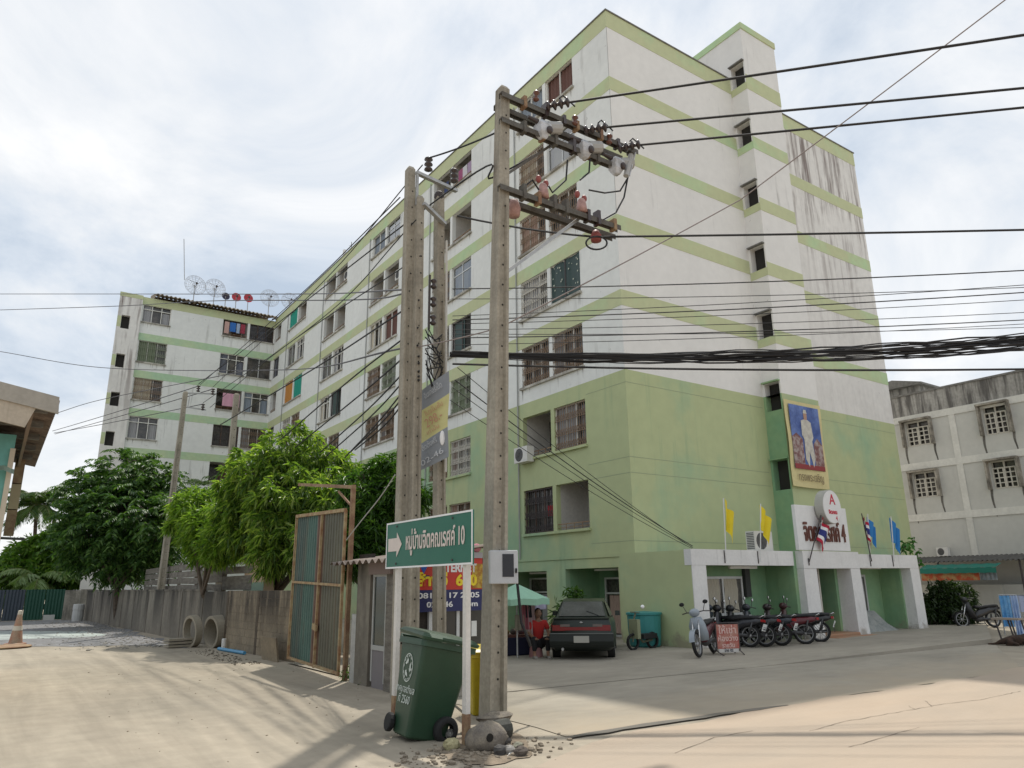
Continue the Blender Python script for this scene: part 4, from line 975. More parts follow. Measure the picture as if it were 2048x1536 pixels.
b = MB(); b.grid(lambda u, v: (18.6 + 0.02 * math.sin(u * 25), p1.y + (p2.y - p1.y) * u, 1.98 - 0.34 * v), 30, 2); b.build('sheet', BAN, bn)
p3 = ox(1992, 1147, 18.6)
b = MB(); b.grid(lambda u, v: (18.62 + 0.02 * math.sin(u * 25), p2.y - 0.02 + (p3.y - p2.y) * u, 2.0 - 0.36 * v), 20, 2); b.build('sheet', mat('faded_blue_print', (0.30, 0.33, 0.35), 0.7, scale=4, col2=(0.15, 0.18, 0.2), var=0.3), bn)
rw = thing('yard_wall', 'low pale grey plaster wall behind the parked motorcycles on the right', 'wall', (20.2, -4, 0))
b = MB(); b.box(20.1, -13, 0, 20.3, 2.9, 1.45); b.build('wall_panel', CONCW, rw)
b = MB()
for k in range(9): b.box(20.06, -12.5 + k * 1.8, 0, 20.1, -12.35 + k * 1.8, 1.45)
b.build('post', CONCW, rw)
# ================================================================== LANE WALL, GATE, KIOSK
WA, WBp = Vector((-9.93, 1.25, 0)), Vector((-11.28, 33.6, 0))
wdir = (WBp - WA).normalized(); wn = Vector((-wdir.y, wdir.x, 0)) * -1     # wn points to the yard side
lw = thing('lane_wall', 'low stained concrete panel wall along the lane with many posts', 'wall', WA)
WALLM = mat('stained_lane_wall', (0.23, 0.205, 0.165), 0.92, var=0.25, scale=0.8, ss=0.9, streak=(0.045, 0.04, 0.033), streak_amt=1.0, streak2=0.4, bump=0.4, bscale=18, thr=0.40, sz=0.2, zfade=(0.0, 1.5, 0.15))
PANEL_BR = mat('brown_block_panel', (0.29, 0.235, 0.165), 0.92, var=0.25, scale=1.5, streak=(0.055, 0.045, 0.035), streak_amt=1.0, streak2=0.4, bump=0.4, bscale=16, thr=0.40, sz=0.2, ss=1.6, zfade=(0.35, 1.35, 0.0), splash=0.1)
L_ = (WBp - WA).length; npan = 12; HW = 1.62
pl = L_ / npan
bm_ = {}
for i in range(npan):
    s0, s1 = i * pl + 0.09, (i + 1) * pl - 0.09
    a, c = WA + wdir * s0, WA + wdir * s1
    if i < 2:                                             # nearest panels: visible blocks
        rows, cols = 8, 6; bw, bh = (s1 - s0) / cols, HW / rows
        me = proto(('blk', i), lambda: (MB().obox((0, 0, 0), tuple(wdir * (bw / 2 - 0.0035)), (wn.x * 0.052, wn.y * 0.052, 0), (0, 0, bh / 2 - 0.0035)).mesh('brick', PANEL_BR)))
        b = MB(); b.obox((a + c) / 2 + Vector((0, 0, HW / 2)), tuple(wdir * (s1 - s0) / 2), tuple(wn * 0.045), (0, 0, HW / 2)); pn = b.build('panel', flat('mortar', (0.25, 0.20, 0.145), 0.95, var=0.3), lw)
        for r in range(rows):
            for k in range(cols + (1 if r % 2 else 0)):
                u = (k + 0.5 - (0.5 if r % 2 else 0)) * bw
                if r % 2 and k in (0, cols):             # half blocks close the bonded courses
                    hm = proto(('hblk', i), lambda: (MB().obox((0, 0, 0), tuple(wdir * (bw / 4 - 0.006)), (wn.x * 0.06, wn.y * 0.06, 0), (0, 0, bh / 2 - 0.006)).mesh('brick', PANEL_BR)))
                    q = a + wdir * (bw * (0.25 if k == 0 else cols - 0.25)) - WA; place(hm, 'brick', pn, (q.x, q.y, (r + 0.5) * bh)); continue
                q = a + wdir * u - wn * R_.uniform(0.0, 0.006) - WA
                place(me, 'brick', pn, (q.x, q.y, (r + 0.5) * bh))
    else:
        b = MB(); b.obox((a + c) / 2 + Vector((0, 0, HW / 2)), tuple(wdir * (s1 - s0) / 2), tuple(wn * R_.uniform(0.044, 0.05)), (0, 0, HW / 2 - R_.uniform(0, 0.02)))
        b.build('panel', WALLM, lw)
    if i: 
        c = WA + wdir * i * pl; h = HW + (0.06 if i > 3 else 0.0)
        b = MB(); b.obox(c + Vector((0, 0, h / 2)), tuple(wdir * 0.08), tuple(wn * 0.062), (0, 0, h / 2)); b.build('post', WALLM if i > 2 else flat('dark_post', (0.11, 0.085, 0.06), 0.9, var=0.3), lw)
    if i >= 3:
        c0 = WA + wdir * (i * pl - pl * 0.0); 
        b = MB(); b.obox(WA + wdir * (i + 0.5) * pl + Vector((0, 0, HW + 0.02)), tuple(wdir * (pl / 2 - 0.1)), tuple(wn * 0.07), (0, 0, 0.03)); b.build('coping', WALLM, lw)
# far end of the lane
fe = thing('end_wall', 'grey panel wall closing the far end of the lane beside the metal fence', 'wall', (-12.7, 34.6, 0))
ea, eb = oy(127, 1210, 34.6).x, oy(188, 1210, 34.6).x
for k in range(2):
    b = MB(); b.box(ea + k * (eb - ea) / 2, 34.55, 0, ea + (k + .98) * (eb - ea) / 2, 34.65, 1.68 + 0.04 * k); b.build('panel', CONCG, fe)
mf = thing('metal_sheet_fence', 'dark green and blue sheet metal fence across the far end of the lane', 'fence', (-18, 36, 0))
FG_ = flat('dark_green_sheet', (0.015, 0.075, 0.05), 0.5); FB_ = flat('slate_blue_sheet', (0.05, 0.065, 0.085), 0.5)
fx = oy(128, 1210, 36).x; nb = oy(46, 1210, 36).x
for k in range(14):
    x0 = fx - 14 + k * 1.0; b = MB(); b.grid(lambda u, v: (x0 + 0.98 * u, 36 + 0.02 * math.sin(u * 6.283 * 6), 1.72 * v + 0.02), 36, 1); b.build('sheet', FB_ if x0 < nb else FG_, mf)
b = oy(68 * 1.0, 1235, 33.5)
tb = thing('concrete_block', 'pale mossy block lying at the foot of the dark metal fence', 'block', (gz(83, 1234).x, 35.4, 0)); q = MB(); q.box(tb.location.x - 0.28, 35.3, 0, tb.location.x + 0.28, 35.6, 0.3); q.build('block', CONCW, tb)
g = gz(167, 1232); br = thing('pale_barrel', 'pale barrel standing against the far end of the lane wall', 'barrel', (-11.75, 32.4, 0))
b = MB(); b.lathe([(0.0, 0), (0.27, 0), (0.29, 0.3), (0.28, 0.6), (0.3, 0.62), (0.28, 0.9), (0.26, 0.92), (0.0, 0.92)], (-11.75, 32.4, 0), 14); b.build('drum', flat('pale_plastic', (0.5, 0.5, 0.48), 0.5), br)
# weathered board fence above the lane wall
wf = thing('board_fence', 'dark weathered board fence standing above the far lane wall', 'fence', (-10.1, 14, 0))
BOARD = mat('weathered_board', (0.13, 0.115, 0.095), 0.9, var=0.4, scale=2.5, col2=(0.22, 0.2, 0.17), stretch=(1, 1, 4))
for k in range(5):
    for j in range(4):
        s = 5.2 + k * 3.0; a = WA + wdir * s + wn * 0.55; c = WA + wdir * (s + 2.95) + wn * 0.55; z = 1.72 + j * 0.25
        if k == 0 and j == 3: continue
        b = MB(); b.bar((a.x, a.y, z + R_.uniform(-.03, .03)), (c.x, c.y, z + R_.uniform(-.03, .03)), 0.03, 0.22); b.build('board', BOARD, wf)
    a = WA + wdir * (5.2 + k * 3.0) + wn * 0.62; b = MB(); b.box(a.x - .05, a.y - .05, 0, a.x + .05, a.y + .05, 2.7); b.build('post', BOARD, wf)
pc = thing('plastered_pier', 'peach plastered pier behind the lane wall under the mango leaves', 'pier', (-9.5, 4.0, 0))
p1, p2 = ox(489, 1150, -9.6), ox(529, 1150, -9.6)
b = MB(); b.box(-9.6, p2.y, 0, -9.3, p1.y, 2.75); b.build('shaft', mat('peach_plaster', (0.50, 0.36, 0.24), 0.9, var=0.12, scale=2), pc)
b = MB(); b.box(-9.606, p2.y - .004, 1.6, -9.6, p1.y + .004, 1.85); b.build('paint_patch', flat('worn_green_paint', (0.22, 0.30, 0.23), 0.9), pc)

# gate leaf of painted metal sheets
G0, G1 = Vector((-10.42, -2.72, 0)), Vector((-10.08, 1.22, 0))
gd = (G1 - G0); gl = gd.length; gdn = gd.normalized(); gnn = Vector((-gdn.y, gdn.x, 0))      # towards lane (-x)
gate = thing('sheet_metal_gate', 'rusty framed gate leaf of green and olive sheet metal on the lane', 'gate', G0)
def gp(t, z, off=0.0): p = G0 + gd * t + gnn * off; return (p.x, p.y, z)
GTOP = lambda t: 3.17 + 0.2 * t
cols = [(0.01, 0.2, 'gate_olive', (0.13, 0.125, 0.085)), (0.2, 0.4, 'gate_olive2', (0.12, 0.115, 0.08)), (0.40, 0.55, 'gate_brown', (0.15, 0.085, 0.06)), (0.55, 0.78, 'gate_teal', (0.07, 0.14, 0.115)), (0.78, 0.99, 'gate_green', (0.065, 0.105, 0.09))]
for t0, t1, nm, c_ in cols:
    mm = mat(nm, c_, 0.6, var=0.25, scale=1.5, streak=(0.16, 0.10, 0.06), streak_amt=0.6, streak2=0.1, thr=0.52)
    b = MB(); nn = int((t1 - t0) * gl / 0.02)
    b.grid(lambda u, v: gp(t0 + (t1 - t0) * u - 0.001, 0.13 + (GTOP(t0 + (t1 - t0) * u) - 0.16) * v, 0.008 * (1 if int(u * (t1 - t0) * gl / 0.09) % 2 else -1)), nn, 1)
    b.build('sheet', mm, gate)
b = MB()
for t in (0.0, 0.43, 1.0): b.bar(gp(t, 0.08, 0.03), gp(t, GTOP(t), 0.03), 0.06, 0.05, (gnn.x, gnn.y, 0))
for z in (0.12, 1.72): b.bar(gp(0, z, 0.034), gp(1, z + (0.1 if z > 1 else 0), 0.034), 0.05, 0.05)
b.bar(gp(0, GTOP(0), 0.034), gp(1, GTOP(1), 0.034), 0.06, 0.07); b.build('frame', YRUST, gate)
b = MB(); b.bar(gp(0.40, 0.86, 0.05), gp(0.47, 0.90, 0.05), 0.05, 0.12); b.build('latch', YRUST, gate)
gpst = thing('gate_portal', 'rusty post and crossbar standing above the sheet metal gate', 'post', gp(-0.02, 0))
b = MB(); b.box(G0.x + .02, G0.y - 0.15, 0, G0.x + 0.10, G0.y - 0.07, 3.66); b.build('post', RUST, gpst)
pa = ox(600, 968, -10.35); qa = od(693, 974, math.hypot(G0.x + .07 - CAM.x, G0.y - .1 - CAM.y)); qb = od(598, 969, math.hypot(-10.15 - CAM.x, 1.0 - CAM.y))
b = MB(); b.bar((G0.x + .07, G0.y - .1, qa.z), qb, 0.05, 0.07); b.bar((G0.x + .07, G0.y - .1, qa.z - .4), (G0.x + 0.07, G0.y + 0.7, qa.z), 0.03, 0.04); b.build('crossbar', RUST, gpst)

# kiosk behind the poles
ki = thing('roadside_kiosk', 'dim roadside kiosk with a glazed door under a rough tin roof', 'kiosk', (-9.3, -4.2, 0))
KX = -10.38
def kspan(pxa, pxb, py=1290): return ox(pxb, py, KX).y, ox(pxa, py, KX).y
ya, yb = kspan(712, 738); b = MB(); b.box(KX - 0.02, ya, 0, KX + 0.18, yb, 2.1); b.build('pillar', WALLM, ki)
b = MB(); b.box(KX + 0.25, yb - .05, 0, KX + 0.3, -2.75, 2.3); b.build('board', flat('kiosk_wall_and_gap_shade', (0.06, 0.05, 0.042), 0.9, var=0.4), ki)  # dark sheet added to paint the shade in the gap beside the gate
ya2, yb2 = kspan(742, 770)
b = MB()
for y in (ya2, yb2 - 0.05): b.box(KX + 0.0, y, 0.1, KX + 0.05, y + 0.05, 1.95)
for z in (0.62, 1.86): b.box(KX - 0.004, ya2, z, KX + 0.046, yb2, z + 0.08)
dr = b.build('door', flat('pale_door_frame', (0.38, 0.38, 0.36), 0.5), ki)
b = MB(); b.box(KX + 0.02, ya2 + .05, 0.7, KX + 0.03, yb2 - .05, 1.86); b.build('pane', flat('dark_green_glass', (0.012, 0.025, 0.02), 0.15, spec=0.6), dr)
b = MB(); b.box(KX + 0.01, ya2 + .05, 0.0, KX + 0.04, yb2 - .05, 0.62); b.build('panel', flat('mauve_grey_panel', (0.20, 0.18, 0.185), 0.7), dr)
ya3, yb3 = kspan(771, 792, 1330); b = MB(); b.box(KX - 0.03, ya3, 0, KX + 0.12, yb3, 2.15); b.build('post', BOARD, ki)
KF = ya3 + 0.02
b = MB(); b.box(KX + 0.19, KF + 0.06, 0.0, KX + 1.75, -3.05, 2.2); 
b.build('wall', flat('kiosk_wall_and_gap_shade', (0.06, 0.05, 0.042), 0.9, var=0.4), ki)
b = MB(); b.box(KX + 0.0, yb - 0.0, 0.0, KX + 0.03, yb + 0.25, 1.2); b.build('board', STEEL, ki)
zk = ox(700, 1126, KX - 0.3).z
b = MB(); b.grid(lambda u, v: (KX - 0.35 + 2.1 * v, KF - 0.3 + (-2.75 - KF + 0.3) * u, zk + 0.28 * v + 0.035 * math.sin(u * 60)), 120, 2); rfk = b.build('roof', mat('rusty_tin', (0.20, 0.17, 0.15), 0.8, var=0.35, scale=4, col2=(0.17, 0.12, 0.09)), ki)
b = MB(); b.box(KX - 0.1, KF + 0.1, 1.9, KX + 0.0, yb2, 2.15); b.build('fascia', flat('dusty_pink_fascia', (0.22, 0.165, 0.145), 0.8), ki)
# shopfront under the banner
xa, xb = oy(862, 1250, KF).x, oy(968, 1250, KF).x
b = MB(); b.box(xa, KF + 0.02, 0.1, xb, KF + 0.05, 1.3); b.build('pane', flat('kiosk_glass', (0.03, 0.035, 0.035), 0.12, spec=0.6), ki)
b = MB(); b.box(xa - .04, KF - .0, 0, xa + .03, KF + 0.06, 1.35); b.box((xa + xb) / 2 - .03, KF, 0, (xa + xb) / 2 + .03, KF + .06, 1.35); b.build('shopfront', ALU, ki)
q = oy(947, 1258, KF); b = MB(); b.box(q.x - .05, KF - .012, q.z - .12, q.x + .06, KF - .006, q.z + .14); b.build('notice', MATS['paper_notice'], ki)
# advertising panel
A0, A1 = oy(829, 1225, KF - 0.12), oy(966, 1114, KF - 0.12)
led = thing('advert_panel', 'red and navy advertising panel with yellow lettering behind the poles', 'sign', ((A0.x + A1.x) / 2, KF - 0.12, A0.z))
za, zb_ = A0.z, A1.z - 0.02; xm0, xm1 = A0.x, A1.x
REDP = flat('red_print', (0.55, 0.045, 0.03), 0.5); NAVP = flat('navy_print', (0.025, 0.03, 0.11), 0.5)
zm = za + (zb_ - za) * 0.40
b = MB(); b.box(xm0, KF - 0.10, zm, xm1, KF - 0.06, zb_); b.build('panel', REDP, led); b = MB(); b.box(xm0, KF - 0.10, za, xm1, KF - 0.06, zm - 0.002); b.build('panel', NAVP, led)
yt = KF - 0.104
YP = flat('yellow_letters', (0.85, 0.66, 0.03), 0.5); WP = flat('white_letters', (0.82, 0.82, 0.82), 0.5)
wl = xm1 - xm0
text('INTERNET', 0.20, WP, led, (xm0 + wl * .60, yt, zb_ - 0.18), FRONT, bold=0.008, fit=(wl * .6, .15))
text('ล้างอ่  600', 0.30, YP, led, (xm0 + wl * .47, yt, zm + 0.15), FRONT, bold=0.012, fit=(wl * .88, .24))
text('081 - 117 2205', 0.155, WP, led, (xm0 + wl * .5, yt, zm - 0.10), FRONT, bold=0.003, fit=(wl * .9, .095))
text('02 - 46    com', 0.15, WP, led, (xm0 + wl * .55, yt, zm - 0.25), FRONT, bold=0.003, fit=(wl * .75, .095))
b = MB(); b.prism([(xm0 + .04, yt, zb_ - .04), (xm0 + .30, yt, zb_ - .04), (xm0 + .17, yt, zb_ - .28)], (0, 0.003, 0)); b.build('logo', flat('blue_print', (0.03, 0.12, 0.5), 0.5), led)
b = MB(); b.box(xm0 + .03, yt, zb_ - .36, xm0 + .28, yt + .003, zb_ - .30); b.build('logo', NAVP, led)
b = MB(); b.box(xm1 - .22, yt - .006, zm + 0.02, xm1, yt, zb_ - .1); b.build('sticker', mat('brown_gold_print', (0.35, 0.16, 0.02), 0.5, scale=9, col2=(0.5, 0.35, 0.05), lo=.45, hi=.55), led)
sp = thing('spirit_statue', 'small pink and white figure standing on top of the advertising panel', 'figurine', (A1.x - 0.12, KF - 0.08, zb_))
b = MB(); b.box(sp.location.x - .11, KF - .14, zb_, sp.location.x + .1, KF - .03, zb_ + .1); b.build('base', flat('grey_print', (0.4, 0.38, 0.4), 0.6), sp); b = MB(); b.ball((sp.location.x, KF - .09, zb_ + .18), .1, .05, .08); b.build('figure', flat('pink_print', (0.55, 0.2, 0.25), 0.6), sp)

# ================================================================== UTILITY POLES
def pole_mesh(base, top, wb, wt, db, dt, rot=0.0):
    """concrete pole with an I section: flanges left and right, a groove down the faces"""
    def ring(c, w, d):
        w, d = w / 2, d / 2; f, g_ = w * 0.42, d * 0.55
        o = [(-w, -d), (-w + f, -d), (-w + f + .02, -g_), (w - f - .02, -g_), (w - f, -d), (w, -d), (w, d), (w - f, d), (w - f - .02, g_), (-w + f + .02, g_), (-w + f, d), (-w, d)]
        cs, sn = math.cos(rot), math.sin(rot)
        return [(c.x + x * cs - y * sn, c.y + x * sn + y * cs, c.z) for x, y in o]
    base, top = Vector(base), Vector(top); rs = []
    for i in range(9):
        t = i / 8; c = base.lerp(top, t); rs.append(ring(c, wb + (wt - wb) * t, db + (dt - db) * t))
    def solid(c, w, d): 
        cs, sn = math.cos(rot), math.sin(rot); w, d = w / 2, d / 2
        return [(c.x + x * cs - y * sn, c.y + x * sn + y * cs, c.z) for x, y in [(-w, -d), (-w / 3, -d), (-w / 4, -d), (w / 4, -d), (w / 3, -d), (w, -d), (w, d), (w / 3, d), (w / 4, d), (-w / 4, d), (-w / 3, d), (-w, d)]]
    b = MB(); k = 6
    rs2 = rs[:k + 1] + [solid(base.lerp(top, t), wb + (wt - wb) * t, db + (dt - db) * t) for t in (0.78, 1.0)]
    c = top + Vector((0, 0, 0.06)); rs2.append(solid(c, wt * .6, dt * .6))
    b.loft(rs2); return b
HOLE = flat('bolt_hole_dark', (0.02, 0.018, 0.015), 0.9)
def utility_pole(label, base, top, wb, wt, db, dt, rot=0.0, name='utility_pole'):
    p = thing(name, label, 'utility pole', base)
    pole_mesh(base, top, wb, wt, db, dt, rot).build('shaft', CONC, p)
    base, top = Vector(base), Vector(top); b = MB(); L = (top - base).length
    for i in range(int(L / 0.33)):
        t = (0.5 + i * 0.33) / L
        if t > 0.97: break
        c = base.lerp(top, t); d = (db + (dt - db) * t) / 2
        if t < 0.75: d *= 0.55
        b.lathe([(0.0, -d - 0.004), (0.016, -d - 0.004)], (c.x + 0.02, c.y, c.z), 8, 'y')
    b.build('bolt_hole', HOLE, p)['kind'] = 'stuff'
    return p
def C_at(base, top, z): return Vector(base).lerp(Vector(top), z / top[2])
NB, NTp = (-10.45, -8.04, 0), (-10.24, -8.10, 9.60)
front = utility_pole('tall front concrete pole with steel crossarms and insulators', NB, NTp, 0.27, 0.17, 0.265, 0.17)
DB1, DT1 = (-10.66, -5.67, 0), (-10.68, -5.64, 9.22)
DB2, DT2 = (-10.50, -5.80, 0), (-10.54, -5.76, 8.60)
dp1 = utility_pole('taller pole of the close pair beside the road sign', DB1, DT1, 0.178, 0.145, 0.178, 0.145)
dp2 = utility_pole('shorter pole of the close pair, against its taller twin', DB2, DT2, 0.178, 0.14, 0.178, 0.14)
TB = (-9.80, -5.45, 0); TT_ = (-9.98, -5.5, od(883, 400, math.hypot(-9.9 - CAM.x, -5.5 - CAM.y)).z)
tp = utility_pole('pole carrying the price banner between the pair and the front pole', TB, TT_, 0.175, 0.15, 0.175, 0.15)
# background poles
p_ = od(366, 785, 34.2); BB1 = (p_.x, p_.y, 0); BT1 = (p_.x + 0.1, p_.y, p_.z)
bg1 = utility_pole('grey pole behind the lane wall among the trees', (p_.x - 0.05, p_.y, 0), BT1, 0.27, 0.18, 0.27, 0.18)
p_ = od(473, 790, math.hypot(-8.6 - CAM.x, 13 - CAM.y)); 
bg2 = utility_pole('short brown pole rising behind the mango tree crown', (p_.x, p_.y, 0), (p_.x, p_.y, p_.z), 0.25, 0.19, 0.25, 0.19)
ARM = STEELD
def arm(p, q, w, h, parent, m=None, nm='crossarm'):
    b = MB(); p, q = Vector(p), Vector(q); d = (q - p).normalized(); n = d.cross(Vector((0, 0, 1))).normalized()
    b.bar(p, q, w, 0.012); b.bar(p + n * (w / 2) - Vector((0, 0, h / 2)), q + n * (w / 2) - Vector((0, 0, h / 2)), 0.012, h); b.bar(p - n * (w / 2) - Vector((0, 0, h / 2)), q - n * (w / 2) - Vector((0, 0, h / 2)), 0.012, h)
    b.bar(p - Vector((0, 0, 0.01)), q - Vector((0, 0, 0.01)), w * 0.9, 0.01)
    return b.build(nm, m or ARM, parent)
AY = -8.04
a1s, a1e = oy(1001, 192, AY - 0.16), oy(1272, 296, AY - 0.16); a2s, a2e = oy(1001, 240, AY - 0.16), oy(1240, 330, AY - 0.16)
a3s, a3e = oy(998, 368, AY - 0.16), oy(1238, 455, AY - 0.16); a4s, a4e = oy(1070, 405, AY + 0.14), oy(1228, 470, AY + 0.14)
zA = (a1s.z + a1e.z) / 2; zB = (a2s.z + a2e.z) / 2; zC = (a3s.z + a3e.z) / 2
for s_, e_, z in ((a1s, a1e, zA), (a2s, a2e, zB), (a3s, a3e, zC)): arm((s_.x, s_.y, z), (e_.x, e_.y, z), 0.09, 0.09, front)
arm((a1s.x + 0.1, AY + 0.15, zA), (a1e.x - 0.1, AY + 0.15, zA), 0.09, 0.09, front); arm((a4s.x - 0.55, AY + 0.15, zC), (a4e.x, AY + 0.15, zC), 0.09, 0.09, front)
b = MB(); b.bar(oy(1012, 545, AY - 0.1), oy(1165, 432, AY - 0.02), 0.04, 0.05); b.build('brace', STEEL, front)
b = MB(); b.bar(oy(1008, 352, AY - 0.1), oy(1106, 288, AY), 0.035, 0.045); b.build('brace', STEELD, front)
INSD = flat('dark_porcelain', (0.045, 0.03, 0.028), 0.3, spec=0.6); INSB = flat('brown_porcelain', (0.13, 0.045, 0.025), 0.3, spec=0.6)
def disc_string(p, d, n, r, parent, m, nm='insulator'):
    """string of porcelain sheds along d"""
    d = Vector(d).normalized(); p = Vector(p); rs = []; a = d.cross(Vector((0, 0, 1))); a = a.normalized() if a.length > 1e-3 else Vector((1, 0, 0)); c_ = a.cross(d)
    prof = []
    for k in range(n): prof += [(0.03, k * 0.11), (r, k * 0.11 + 0.03), (r * 0.9, k * 0.11 + 0.055), (0.03, k * 0.11 + 0.075)]
    b = MB(); b.loft([[tuple(p + d * z + a * (rr * math.cos(t)) + c_ * (rr * math.sin(t))) for t in [2 * math.pi * q / 12 for q in range(12)]] for rr, z in prof])
    return b.build(nm, m, parent, smooth=True)
hv = []
for k, (px, py, ex, ey) in enumerate([(1092, 214, 1128, 206), (1168, 262, 1205, 255), (1236, 298, 1268, 291)]):
    s_ = oy(px, py, AY - 0.2); ed = oy(ex, ey, AY - 0.42)
    disc_string(s_, (ed - s_), 4, 0.092, front, INSD); disc_string(s_ - Vector((.22, 0, -.02)), (0, -.2, 1), 2, 0.06, front, INSB); hv.append(ed)
CUTW = mat('pale_grey_cutout', (0.60, 0.62, 0.66), 0.4, var=.2, scale=9, col2=(.36, .36, .36)); CUTG = flat('mid_grey_cutout', (0.40, 0.40, 0.39), 0.6)
for (px, py) in ((1085, 258), (1168, 297), (1232, 330)):                # cutout switches
    c = oy(px, py, AY - 0.2)
    b = MB(); b.loft([[(c.x + sx * w, c.y + sy * w, c.z + z) for sx, sy in ((-1, -1), (1, -1), (1, 1), (-1, 1))] for z, w in ((-0.2, 0.05), (-0.1, 0.1), (0.05, 0.12), (0.14, 0.06))]); o = b.build('cutout', CUTW, front); bevel(o, 0.015)
    b = MB(); b.tube([(c.x + 0.1, c.y, c.z + 0.06), (c.x + 0.34, c.y - 0.05, c.z + 0.12)], 0.11, 10); b.build('cutout', CUTG, front)
    b = MB(); b.ball((c.x + 0.06, c.y - 0.12, c.z - 0.06), 0.06, 0.05, 0.07); b.build('bushing', INSD, front); b = MB(); b.tube([(c.x - 0.1, c.y, c.z + 0.1), (c.x - 0.3, c.y, c.z + 0.12)], 0.05, 8, 0.03); b.build('bushing', INSD, front)
b = MB(); b.tube([oy(1262, 310, AY - 0.3), oy(1252, 352, AY - 0.3)], 0.05, 8); b.build('fuse_tube', CUTG, front)
b = MB(); b.tube([oy(1271, 305, AY - 0.32), oy(1259, 352, AY - 0.32)], 0.014, 6); b.build('fuse_tube', CUTW, front)
for s_, e_, z in ((a1s, a1e, zA), (a2s, a2e, zB), (a3s, a3e, zC)):     # clamps and bolts along the arms
    for k in range(7):
        t = .16 + k * .13 + R_.uniform(-.03, .03); p = Vector((s_.x + (e_.x - s_.x) * t, s_.y, z)); b = MB(); b.box(p.x - .03, p.y - .07, p.z - .12, p.x + .03, p.y + .07, p.z + R_.choice([.05, .09, .14])); b.build('clamp', R_.choice([STEELD, RUST, INSD]), front)
PKI = mat('pink_arrester', (0.47, 0.28, 0.25), 0.55, var=.3, scale=12); RDI = flat('dark_red_cap', (0.28, 0.07, 0.06), 0.5)
for (px, py) in ((1086, 372), (1163, 402)):
    c = oy(px, py, AY - 0.14)
    b = MB(); b.lathe([(0.0, -0.22), (0.10, -0.22), (0.09, -0.12), (0.07, 0.0), (0.05, 0.03)], tuple(c), 12); b.build('arrester', PKI, front, smooth=True)
    for dx_, dz in ((0.06, 0.06), (-0.09, 0.1)):
        b = MB(); b.ball((c.x + dx_, c.y, c.z + dz), 0.05, 0.05, 0.07, 8, 6); b.build('arrester_cap', RDI, front, smooth=True)
c = oy(1027, 415, AY + 0.12); b = MB(); b.lathe([(0, -.16), (.1, -.16), (.12, -.02), (.08, .12), (0, .16)], tuple(c), 10); b.build('arrester', PKI, front, smooth=True)
c = oy(1192, 472, AY); b = MB(); b.lathe([(0, -.1), (.09, -.1), (.1, 0), (.05, .1), (0, .12)], tuple(c), 10); b.build('spool_insulator', RDI, front, smooth=True)
b = MB(); b.tube([oy(1193 + 21 * math.cos(t), 486 + 13 * math.sin(t), AY - .1) for t in [k * 2 * math.pi / 20 for k in range(21)]], 0.016, 6); b.build('cable_loop', CABLE, front)
# meter box on the front pole
q0, q1 = od(980, 1168, math.hypot(-10.5 - CAM.x, -8.25 - CAM.y)), od(1036, 1103, math.hypot(-10.1 - CAM.x, -8.45 - CAM.y))
mb = thing('meter_box', 'pale grey electric box with a dark window strapped to the front pole', 'electric box', (-10.3, -8.2, q0.z))
dirx = Vector((q1.x - q0.x, q1.y - q0.y, 0)); wv = dirx.length; dirx.normalize(); dn = Vector((dirx.y, -dirx.x, 0))
mc = (Vector((q0.x, q0.y, 0)) + Vector((q1.x, q1.y, 0))) / 2
hz0, hz1 = q0.z, q0.z + 0.44
b = MB(); b.obox((mc.x - dn.x * .09, mc.y - dn.y * .09, (hz0 + hz1) / 2), tuple(dirx * wv / 2), tuple(dn * .09), (0, 0, (hz1 - hz0) / 2)); o = b.build('case', flat('grey_box_paint', (0.52, 0.53, 0.55), 0.5), mb); bevel(o, .012)
b = MB(); c = mc + dirx * wv * 0.14; b.obox((c.x + dn.x * .003, c.y + dn.y * .003, (hz0 + hz1) / 2 + .02), tuple(dirx * wv * .2), tuple(dn * .004), (0, 0, .15)); b.build('window', flat('dark_meter_window', (0.03, 0.032, 0.04), 0.25), mb)
c = mc + dirx * wv * 0.42; b = MB(); b.obox((c.x + dn.x * .01, c.y + dn.y * .01, (hz0 + hz1) / 2 - .05), tuple(dirx * .012), tuple(dn * .012), (0, 0, .03)); b.build('lock', BLACK, mb)
b = MB(); b.tube([(-10.18, -8.25, 1.72), (-10.14, -8.28, 1.2), (-10.03, -8.3, 0.95), (-10.0, -8.28, 0.9)], 0.022, 6); tag(b.build('cable_tail', CABLE), 'black cable tail hanging below the electric box', 'cable')

# pair + thin pole hardware
zt_ = C_at(DB1, DT1, 9.15)
b = MB(); b.bar((-10.62, -5.78, 9.12), (-9.62, -5.55, 9.17), 0.08, 0.06); b.bar((-10.6, -5.78, 8.45), (-10.6, -5.78, 9.1), 0.05, 0.04, (0, 1, 0)); b.bar((-10.5, -5.86, 8.48), (-9.9, -5.6, 8.35), 0.08, 0.06); b.build('bracket', STEEL, dp1)
for k, (px, py) in enumerate(((857, 327), (908, 350))):
    c = od(px, py, math.hypot(-10.1 + k * .4 - CAM.x, -5.6 - CAM.y)); disc_string((c.x, c.y, c.z - 0.17), (0, 0, 1), 3, 0.085, dp1, INSD)
b = MB(); b.ball((TT_[0], TT_[1], TT_[2] + .05), .1, .1, .12); b.build('cable_cap', IROND, tp)
for k, z in enumerate((6.9, 6.55, 6.2)):
    disc_string((-10.2, -5.75, z), (0, 0, 1), 2, 0.06, dp2, INSD, 'spool_insulator')
b = MB(); b.bar((-10.28, -5.75, 6.1), (-10.28, -5.75, 7.15), 0.03, 0.03, (0, 1, 0)); b.build('bracket', IROND, dp2)
b = MB(); rr = random.Random(3)
